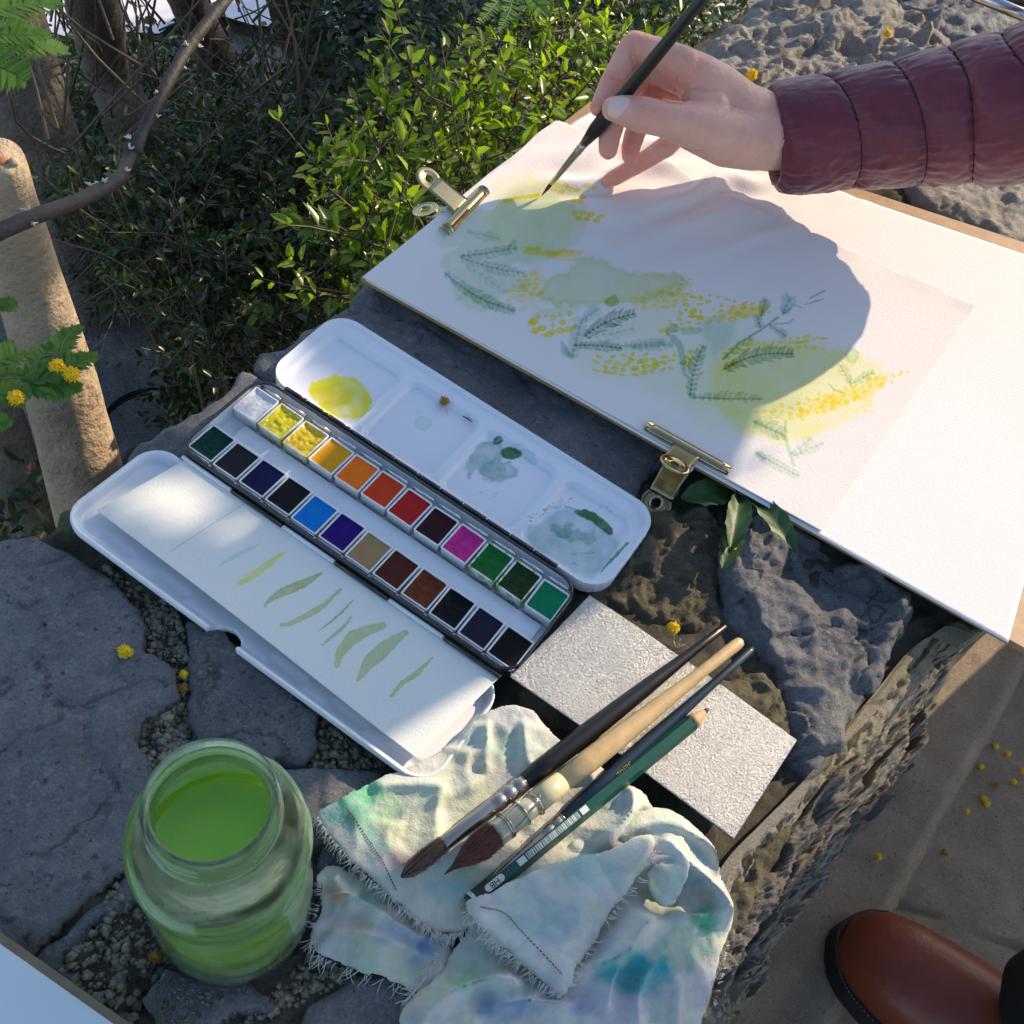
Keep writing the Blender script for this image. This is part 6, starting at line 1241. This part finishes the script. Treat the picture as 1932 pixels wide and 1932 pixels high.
def shrub(label, poly, n, zlo, zhi, size, m, seed, stems=12, name='shrub', cat='shrub', clumps=140, cl=.035, zpow=1.0, group=None, bright=(.2, .8), updir=.6, twig=0):
    rg = np.random.default_rng(seed); pl = np.array(poly, float); lo, hi = pl.min(0), pl.max(0)
    P = lo + rg.random((clumps * 6, 2)) * (hi - lo); P = P[sdpoly(P, pl) < 0][:clumps]; zz = zlo + (zhi - zlo) * rg.random(len(P)) ** zpow
    C_ = unproj(P, zz); k = rg.integers(0, len(C_), n); E = None
    if twig:
        D_ = rg.normal(size=(len(C_), 3)) * [.8, .8, .5] + [0, 0, .75]; D_ /= np.linalg.norm(D_, axis=1)[:, None]; t = rg.random(n) ** .8; Ln = rg.uniform(.5, 1.2, len(C_)) * twig
        bend = rg.normal(size=(len(C_), 3)) * .35; X = C_[k] + D_[k] * (Ln[k] * t)[:, None] + bend[k] * (Ln[k] * t ** 2)[:, None] * .5; sd_ = np.cross(D_[k], rg.normal(size=(n, 3))); sd_ /= np.linalg.norm(sd_, axis=1)[:, None]; E = sd_ + D_[k] * (.35 + .7 * t)[:, None]; X = X + sd_ * .0015
    else: X = C_[k] + rg.normal(size=(n, 3)) * cl * np.array([1, 1, .7]); t = np.full(n, .5)
    keep = ~((sdpoly(X[:, :2], OUT) < .004) & (X[:, 2] < .03)); X = X[keep]; k = k[keep]; t = t[keep]; E = E[keep] if E is not None else None; X[:, 2] = np.maximum(X[:, 2], -.5)
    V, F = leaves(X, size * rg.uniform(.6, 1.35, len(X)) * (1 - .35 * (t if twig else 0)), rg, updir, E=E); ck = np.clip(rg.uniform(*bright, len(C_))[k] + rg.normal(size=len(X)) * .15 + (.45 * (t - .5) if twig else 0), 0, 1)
    root = np.array([C_[:, 0].mean(), C_[:, 1].mean(), -.52]); t = thing(name, label, cat, root, 0, group)
    o = mesh('foliage', V, F, m, t, cols=np.repeat(ck, 8)[:, None].repeat(3, 1)); o['kind'] = 'stuff'
    mb = MB()
    if twig:
        for j in range(len(C_)):
            q_ = [C_[j] + D_[j] * Ln[j] * u_ + bend[j] * Ln[j] * u_ ** 2 * .5 for u_ in (-.7, 0, .5, 1)]
            if sdpoly([q_[0][:2]], OUT)[0] > .004 or q_[0][2] > .03: mb.tube(q_, [.0011, .0009, .0007, .0003], 3, False)
    for j in rg.integers(0, len(C_), stems):
        b = np.array([C_[j][0] * .7 + root[0] * .3, C_[j][1] * .7 + root[1] * .3, -.52]); mid = (b + C_[j]) / 2 + rg.normal(size=3) * .02
        if sdpoly([b[:2]], OUT)[0] < .01: b[:2] = C_[j][:2] + [-.06, .04]
        mb.tube(smooth([b, mid, C_[j]], 8), np.linspace(.003, .0012, 9)[:len(smooth([b, mid, C_[j]], 8))], 5)
    st_ = mb.build('stems', M_twig, t); st_['kind'] = 'stuff'; return t
M_twig = mat('twig_bark', (.10, .075, .05), .9, var=(.16, .12, .08), vscale=90)
M_bark = mat('smooth_pale_bark', (.50, .38, .25), .8, var=(.36, .27, .18), vscale=45, bumps=((38, .9, .008), (140, .8, .003), (420, .6, .001)))
M_barkd = mat('dark_bark', (.15, .12, .095), .9, var=(.24, .20, .16), vscale=40, bumps=((50, .8, .008), (200, .6, .003)))
M_branch = mat('black_branch_bark', (.018, .014, .015), .65, var=(.05, .038, .032), vscale=110, bumps=((180, .8, .0015),))
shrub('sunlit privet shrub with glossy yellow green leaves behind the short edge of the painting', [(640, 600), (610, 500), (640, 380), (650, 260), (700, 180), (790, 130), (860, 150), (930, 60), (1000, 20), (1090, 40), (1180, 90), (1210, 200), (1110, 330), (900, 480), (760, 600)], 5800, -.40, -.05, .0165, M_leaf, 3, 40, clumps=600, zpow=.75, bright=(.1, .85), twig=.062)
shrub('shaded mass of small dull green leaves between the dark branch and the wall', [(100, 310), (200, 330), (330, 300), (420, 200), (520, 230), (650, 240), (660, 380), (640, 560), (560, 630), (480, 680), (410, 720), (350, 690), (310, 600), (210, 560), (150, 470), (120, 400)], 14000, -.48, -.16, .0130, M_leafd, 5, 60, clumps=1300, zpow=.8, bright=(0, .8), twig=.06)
shrub('low leafy growth along the foot of the wall', [(340, 800), (330, 740), (420, 720), (480, 660), (560, 620), (500, 700), (420, 760)], 1400, -.50, -.30, .011, M_leafd, 8, 12, clumps=70, cl=.018)
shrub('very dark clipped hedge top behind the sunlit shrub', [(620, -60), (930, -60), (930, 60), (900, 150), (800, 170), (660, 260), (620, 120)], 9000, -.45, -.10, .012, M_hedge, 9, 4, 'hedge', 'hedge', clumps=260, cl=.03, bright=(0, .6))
shrub('dense green shrubbery beyond the hand and the boulder', [(900, -60), (1420, -60), (1360, 40), (1280, 110), (1180, 140), (1020, 70)], 5000, -.45, -.12, .015, M_leafd, 10, 8, clumps=160, cl=.03, bright=(.1, 1))
shrub('light green bush between the far trunks', [(80, 130), (250, 100), (420, 120), (620, 140), (620, 220), (420, 250), (260, 280), (90, 270)], 4200, -.52, -.36, .015, M_leafd, 11, 16, clumps=200, cl=.035, bright=(0, .7))
shrub('dark undergrowth below the pale trunk', [(-40, 920), (60, 900), (110, 960), (60, 1010), (-40, 1020)], 500, -.50, -.30, .014, M_leafd, 12, 6, clumps=30, cl=.02)
# pale path seen at the top, earth below the shrubs
pth = np.array([W(x, y, -.505)[:2] for x, y in [(-400, 70), (-100, 95), (160, 90), (330, 85), (640, 60), (660, -60), (680, -700), (-1200, -900)]])
V, F = hf(lambda P: sdpoly(P + np.c_[fbm(P * 6, 3, 3), fbm(P * 6, 4, 3)] * .05, pth), (*np.maximum(pth.min(0), -9), *np.minimum(pth.max(0), 9)), .05, lambda P: -.495 + .004 * fbm(P * 9, 4, 3)); o = mesh('gravel_path', V, F, mat('pale_gravel', (.78, .78, .80), .95, var=(.66, .66, .70), vscale=12)); o['kind'] = 'structure'
gp = np.array([W(x, y, -.50)[:2] for x, y in [(110, 460), (250, 470), (350, 620), (420, 760), (330, 830), (230, 900), (60, 960), (-80, 900), (-60, 600)]])
V, F = hf(lambda P: sdpoly(P + np.c_[fbm(P * 20, 5, 3), fbm(P * 20, 6, 3)] * .02, gp), (*gp.min(0), *gp.max(0)), .01, lambda P: -.492 + .006 * fbm(P * 25, 6, 5), thick=.01); o = mesh('stone_slab_path', V, F, M_soil); o['kind'] = 'structure'
# trunks
def trunk(name, label, pts, rads, m, cat='tree', group=None, n=26, rough=.06, knots=()):
    S_ = smooth(pts, 60); rr = np.interp(np.linspace(0, 1, len(S_)), np.linspace(0, 1, len(rads)), rads); t = thing(name, label, cat, S_[0], 0, group); V = []
    T_ = np.gradient(S_, axis=0); T_ /= np.linalg.norm(T_, axis=1)[:, None]; N_ = np.array([1., 0, 0])
    for k in range(len(S_)):
        N_ = N_ - T_[k] * (N_ @ T_[k]); N_ /= np.linalg.norm(N_); B_ = np.cross(T_[k], N_); a = np.arange(n) * 2 * math.pi / n; q = np.c_[np.cos(a) * 1.5, np.sin(a) * 1.5, np.full(n, k * .12)]
        r_ = rr[k] * (1 + rough * fbm(q, len(label), 4)); V.append(S_[k] + r_[:, None] * (np.cos(a)[:, None] * N_ + np.sin(a)[:, None] * B_))
    mb = MB(); loft(mb, V, cap0=True, cap1=True); mb.build('trunk', m, t); return t, S_, rr
def vert(px, py, z, zb, ztop, lean=(0, 0)):
    b = W(px, py, z); return [np.array([b[0] - lean[0] * (z - zb), b[1] - lean[1] * (z - zb), zb]), b, np.array([b[0] + lean[0] * (ztop - z), b[1] + lean[1] * (ztop - z), ztop])]
t0_, S_, rr = trunk('pruned_trunk', 'pale sunlit tree trunk with a pruned top rising beside the wall', [W(205, 1150, -.36) * [1, 1, 0] + [0, 0, -.53], W(168, 935, -.20), W(131, 790, -.12), W(90, 650, -.05), W(44, 500, .02), W(14, 390, .08), W(2, 292, .12)], [.031, .027, .0240, .0215, .0185, .0155, .0095], M_bark, n=40, rough=.05)
MB().ball(W(3, 305, .118), .0035, 12, (1, 1, .6)).build('pruning_scar', mat('orange_scar', (.35, .14, .05), .8), t0_)
sc_pts = smooth([W(14, 330, .105), W(24, 318, .113), W(28, 302, .12)], 8); MB().tube(sc_pts, np.linspace(.004, .0022, len(sc_pts)), 8).build('branch_stub', M_bark, t0_)
trunk('tree_trunk', 'dark stem low at the edge beside the pale trunk', [W(70, 1060, -.42), W(20, 900, -.34), W(-50, 700, -.25), W(-110, 520, -.15)], [.030, .028, .026, .024], M_barkd, rough=.1)
trunk('tree_trunk', 'broad dark trunk at the far side beyond the pale trunk', vert(60, 240, -.25, -.52, .35, (-.05, .0)), [.045, .042, .038], M_barkd, rough=.08)
trunk('tree_trunk', 'rough leaning trunk with shaggy bark left of the branch', [W(300, 330, -.45), W(250, 240, -.36), W(205, 130, -.3), W(185, 40, -.22), W(165, -60, -.12)], [.034, .030, .028, .026, .024], M_barkd, rough=.2)
trunk('tree_trunk', 'slanting trunk crossing behind the tip of the dark branch', [W(440, 190, -.46), W(400, 90, -.38), W(360, 10, -.3), W(340, -60, -.2)], [.028, .026, .024, .022], M_barkd, rough=.12)
trunk('tree_trunk', 'grey brown trunk behind the middle of the shaded shrub', [W(640, 300, -.48), W(610, 170, -.4), W(560, 40, -.3), W(540, -60, -.2)], [.036, .034, .030, .028], M_barkd, rough=.1)
trunk('tree_trunk', 'straight twin trunk beside the dark clipped hedge', [W(735, 260, -.48), W(728, 140, -.38), W(700, 40, -.3), W(695, -80, -.15)], [.032, .030, .026, .026], M_barkd, rough=.12)
mbt = thing('brushwood', 'tangle of bare twigs around the far trunks', 'twigs', W(300, 250, -.5)); mb = MB(); rg = random.Random(4)
for k in range(150):
    x, y = rg.uniform(80, 640), rg.uniform(-20, 300); z = rg.uniform(-.45, -.15); a = W(x, y, z); d = np.array([rg.uniform(-.12, .12), rg.uniform(-.1, .1), rg.uniform(.02, .2)]); mb.tube(smooth([a, a + d * .5 + [rg.uniform(-.02, .02)] * 3, a + d], 6), np.linspace(.0016, .0007, 7), 4, False)
o = mb.build('twigs', M_twig, mbt); o['kind'] = 'stuff'
# the dark branch in front
bp = [(-60, 462, .15), (10, 432, .148), (75, 405, .14), (150, 378, .12), (222, 338, .10), (243, 300, .083), (262, 262, .086), (300, 190, .09), (345, 105, .095), (385, 50, .10), (440, -20, .105), (480, -80, .11)]
pts = smooth([W(*q) for q in bp], 120); br = thing('bare_branch', 'dark knobbly bare branch reaching up in front of the shrubs', 'branch', pts[0])
rr = np.interp(np.linspace(0, 1, len(pts)), [0, .3, .45, .5, .56, 1], [.0036, .0034, .0032, .0048, .0032, .0036]) * (1 + .12 * fbm(np.c_[np.arange(len(pts)) * .35, np.zeros(len(pts))], 3, 3))
MB().tube(pts, rr, 14).build('wood', M_branch, br)
mb = MB(); rg = random.Random(9); M_bud = mat('pale_lichen_bud', (.62, .55, .45), .8)
for k in range(22):
    i = rg.randrange(5, len(pts) - 5); a = rg.uniform(0, 6.28); T_ = pts[i + 1] - pts[i]; T_ /= np.linalg.norm(T_); N_ = np.cross(T_, [.2, .3, 1]); N_ /= np.linalg.norm(N_); B_ = np.cross(T_, N_); d = math.cos(a) * N_ + math.sin(a) * B_; b = pts[i] + d * rr[i] * .9
    for j in range(3): d2 = d + np.array([rg.uniform(-.7, .7) for _ in range(3)]); mb.tube([b, b + d2 * .0016, b + d2 * .0026 + T_ * rg.uniform(-.002, .002)], [.0008, .0006, .0002], 5)
o = mb.build('buds', M_bud, br); o['kind'] = 'stuff'
# mimosa fronds
def pinna(mb, cols, p0, p1, up, n=26, ln=.008, wl=.0011, bend=.0, rgn=None):
    p0, p1 = np.asarray(p0, float), np.asarray(p1, float); e = p1 - p0; L = np.linalg.norm(e); e = e / L; s_ = np.cross(up, e); s_ /= np.linalg.norm(s_); uu = np.cross(e, s_)
    S_ = [p0 + e * L * t + s_ * bend * math.sin(math.pi * t) - uu * L * .08 * t * t for t in np.linspace(0, 1, 12)]; mb.tube(S_, np.linspace(.0006, .0002, 12), 4, False); cols += [.2] * (12 * 4)
    for k in range(n):
        t = (k + .6) / n; c = p0 + e * L * t + s_ * bend * math.sin(math.pi * t) - uu * L * .08 * t * t; l = ln * (1 - .75 * max(0, t - .55) / .45) * min(1, .5 + t * 4) * rgn.uniform(.88, 1.08)
        for sg in (1, -1):
            d = (s_ * sg * .86 + e * .5 + uu * rgn.uniform(-.12, .28)); d /= np.linalg.norm(d); w_ = e * wl
            mb.add([c - w_, c + w_, c + d * l * .6 + w_ * 1.1, c + d * l, c + d * l * .6 - w_ * .9], [(0, 1, 2, 4), (4, 2, 3)]); cols += [rgn.uniform(.1, .9)] * 5
def sprig(label, specs, z, seed, stems=()):
    t = thing('mimosa_sprig', label, 'leafy sprig', W(specs[0][0], specs[0][1], z)); rgn = random.Random(seed)
    for sp in specs:
        x0, y0, x1, y1 = sp[:4]; ln = sp[4]; n = sp[5]; dz = sp[6] if len(sp) > 6 else 0; mb = MB(); cols = []
        pinna(mb, cols, W(x0, y0, z), W(x1, y1, z + dz), np.array([rgn.uniform(-.2, .2), -.35, 1.]), n, ln, .0009 if n > 20 else .0011, rgn.uniform(-.004, .004), rgn)
        o = mb.build('frond', M_fern, t, smooth_=False); at = o.data.color_attributes.new('Col', 'FLOAT_COLOR', 'POINT'); c = np.ones((len(cols), 4), np.float32); c[:, :3] = np.array(cols)[:, None]; at.data.foreach_set('color', c.ravel())
    for st in stems: MB().tube(smooth([W(*q) for q in st], 10), .0007, 5).build('stem', M_twig, t)
    return t
sprig('feathery mimosa fronds hanging in at the far top corner over the trunks', [(-60, 30, 112, -8, .016, 30), (-70, 62, 88, 58, .011, 28), (-50, 78, 128, 88, .013, 34, -.01), (-60, 110, 44, 148, .018, 16)], .14, 3)
sprig('mimosa sprig with yellow flowers reaching in front of the pale trunk', [(-20, 720, 50, 706, .006, 12), (56, 712, 110, 636, .008, 20), (112, 672, 152, 612, .008, 16), (60, 722, 182, 664, .0095, 34), (40, 716, 150, 728, .0095, 30), (-10, 700, 20, 640, .007, 14), (-20, 705, 48, 664, .008, 16), (-20, 744, 54, 738, .009, 14), (-30, 790, 18, 796, .006, 8), (-10, 580, 28, 568, .006, 10), (70, 735, 106, 748, .004, 6)], .075, 5, [[(-30, 716, .075), (30, 714, .075), (70, 712, .075)]])
sprig('tip of a mimosa sprig hanging at the top edge over the hedge', [(960, -40, 906, 32, .009, 24), (966, -40, 944, 48, .008, 26), (985, -30, 1036, 22, .009, 28), (990, -40, 1040, 4, .008, 22)], .10, 6)
for (x, y, z, l) in [(134, 706, .078, 'fluffy yellow mimosa flower at the tip of the near sprig'), (108, 692, .078, 'half hidden mimosa flower in the near sprig'), (30, 752, .075, 'orange yellow mimosa flower low on the near sprig')]:
    pom(W(x, y, z), .0036, l, int(x), None, False, 160)
# leaves of the weed beside the board
wd = thing('weed_plant', 'broad leaved weed with dark green leaves growing out beside the board', 'plant', W(1400, 945, 0)); M_weed = mat('weed_leaf', (.018, .055, .012), .5, var=(.035, .085, .015), vscale=60, bumps=((160, .4, .0008),))
def bigleaf(p0, p1, wd_, z0, z1, cup=.003, bend=0):
    a, b = W(*p0, z0), W(*p1, z1); e = b - a; L = np.linalg.norm(e); e /= L; s_ = np.cross([0, 0, 1], e); s_ /= np.linalg.norm(s_); u_ = np.cross(e, s_); V = []; nu, nv = 11, 22
    for j in range(nv):
        t = j / (nv - 1); w_ = wd_ * (math.sin(math.pi * min(1, t * .92 + .06) ** 1.25)) ** .75
        for i in range(nu):
            x = i / (nu - 1) * 2 - 1; V.append(a + e * L * t + s_ * (w_ * x * (1 + (.06 * math.sin(t * 46) if abs(x) == 1 else 0)) + bend * math.sin(math.pi * t)) + u_ * (cup * abs(x) ** 1.4 + .0007 * math.sin(t * 26 + abs(x) * 5) * abs(x) + .004 * math.sin(math.pi * t)))
    F = [(j * nu + i, j * nu + i + 1, (j + 1) * nu + i + 1, (j + 1) * nu + i) for j in range(nv - 1) for i in range(nu - 1)]; mesh('leaf', np.array(V), F, M_weed, wd)
bigleaf((1396, 925), (1376, 1044), .0070, .006, .016, .004); bigleaf((1388, 990), (1362, 1074), .0066, .006, .012, .002); bigleaf((1405, 930), (1500, 1044), .0072, .006, .018, .003); bigleaf((1400, 935), (1285, 942), .0090, .002, .004, .002)
# garden hose and the tube beyond the boulder
hs = smooth([W(150, 830, -.47), W(215, 765, -.47), W(262, 742, -.47), (W(312, 740, -.47)), W(380, 765, -.47)], 30)
tag(MB().tube(hs, .004, 8).build('garden_hose', M_black), 'thin dark hose lying on the ground behind the wall', 'hose')
tt = thing('metal_stand', 'silver and black tube of a metal stand behind the boulder', 'stand', W(1880, 20, .03)); MB().tube([W(1810, -22, .06), W(1990, 52, .06)], .005, 14).build('silver_tube', M_steel, tt); MB().tube([W(1870, -30, .09), W(1990, 20, .09)], .006, 12).build('black_tube', M_black, tt)
# unseen trees on the sunny side, leaves placed and thinned to dapple the light
def canopy(label, blobs, seed, size=.03, base=(2.3, 2.2)):
    rg = np.random.default_rng(seed); X = []
    for c, a, z, r_, n in blobs: X.append(CAZ(c, a, z) + rg.normal(size=(n, 3)) * r_ * np.array([.5, .5, .5]))
    X = np.concatenate(X); keep = np.ones(len(X), bool)
    for z, pl in FLECKS: keep &= sdpoly(proj(X - SUN[None] * ((X[:, 2] - z) / SUN[2])[:, None]), np.array(pl, float)) > (85 if z == .012 else 30 if z == .01 else 0)  # drops leaves whose shadow would fall inside the sun patches
    X = X[keep]; V, F = leaves(X, size * rg.uniform(.6, 1.3, len(X)), rg, .5); c0_ = X.mean(0); t = thing('mimosa_tree', label, 'tree', (c0_[0], c0_[1], -.52))
    o = mesh('crown', V, F, M_fern, t, cols=np.repeat(rg.random(len(X)), 8)[:, None].repeat(3, 1)); o['kind'] = 'stuff'
    b_ = CAZ(-1.5, c0_ @ np.array([*hdir, 0]) + .3, -.52); p_ = smooth([b_, b_ * .8 + c0_ * .2 + [0, 0, .9], b_ * .3 + c0_ * .7 + [0, 0, .35], c0_ + [0, 0, .25]], 20); MB().tube(p_, np.linspace(.06, .012, len(p_)), 12).build('trunk', M_barkd, t)
blobs = []; nblobs = []; rgc = random.Random(3)
def shade(px, py, z, A, r_, n):   # adds an unseen leafy bough at distance A between this place and the sun
    X = W(px, py, z); c = X[:2] @ cdir; a = X[:2] @ hdir; (blobs if A > 2 else nblobs).append((c, A, z + (A - a) * SUN[2] / math.hypot(SUN[0], SUN[1]), r_, n if A > 2 else n * 5))
for (px, py, z, r_, n) in [(250, 500, -.3, .22, 900), (400, 400, -.3, .22, 1000), (520, 520, -.3, .20, 900), (150, 350, -.3, .25, 900), (480, 250, -.3, .22, 900), (350, 650, -.3, .16, 500), (650, 330, -.35, .12, 300), (700, 40, -.3, .28, 1300), (850, 60, -.3, .22, 900), (500, 60, -.4, .3, 900), (300, 120, -.4, .25, 600), (100, 150, -.4, .3, 500),
                           (200, 760, -.48, .14, 400), (60, 760, -.3, .10, 200), (300, 800, 0, .05, 100), (240, 960, 0, .035, 60), (400, 870, .01, .06, 200), (370, 1010, .01, .03, 50), (600, 830, .01, .10, 700), (500, 1150, .01, .09, 500), (50, 1150, 0, .12, 700), (620, 660, .01, .05, 160), (300, 1150, 0, .05, 180), (480, 790, .01, .03, 60), (700, 650, 0, .05, 200), (180, 1400, 0, .14, 700), (60, 1600, 0, .12, 500)]: shade(px, py, z, 3.0 if z < -.05 else 1.7, r_, n)
FLECKS = [(.01, [(1180, 1040), (1110, 1100), (600, 1500), (760, 1720), (1000, 1950), (1400, 1900), (1500, 1200)]),
 (.01, [(190, 960), (260, 900), (330, 925), (440, 1000), (380, 1030), (250, 1000)]), (.01, [(400, 1010), (500, 990), (550, 1040), (500, 1085), (420, 1060)]), (.01, [(400, 1100), (520, 1075), (540, 1120), (440, 1150)]), (.01, [(370, 890), (430, 930), (400, 950), (340, 910)]),
 (.012, [(510, 700), (560, 680), (640, 750), (700, 830), (660, 850), (560, 790), (500, 745)]), (.012, [(600, 840), (660, 850), (700, 890), (640, 900)]),
 (.08, [(-60, 260), (50, 260), (70, 420), (60, 560), (-60, 560)]), (-.0, [(20, 480), (90, 480), (150, 700), (190, 800), (100, 800), (40, 640)]), (-.12, [(100, 720), (190, 700), (250, 860), (240, 960), (170, 960)]), (-.22, [(130, 840), (250, 840), (300, 1000), (200, 1040)]),
 (-.12, [(640, 640), (590, 480), (640, 200), (780, 100), (920, 20), (1100, -20), (1400, -60), (1900, -60), (1900, 700), (1200, 500), (900, 480), (760, 600)]), (-.25, [(640, 560), (640, 250), (800, 100), (1000, 20), (1500, -60), (1500, 300), (900, 480)]), (.0, [(700, 480), (900, 150), (1300, -60), (2100, -60), (2100, 1300), (1300, 1900), (1000, 1800), (1100, 1200), (1400, 900), (1400, 600), (1000, 420)]),
 (-.4, [(100, 60), (320, 60), (320, 160), (100, 160)]), (-.1, [(230, 380), (300, 360), (300, 430), (240, 440)])]
canopy('unseen mimosa tree on the sunny side shaped to dapple the light', blobs, 4)
canopy('unseen low mimosa bough with fine leaves placed to fleck the tin with light', nblobs, 6, .013)
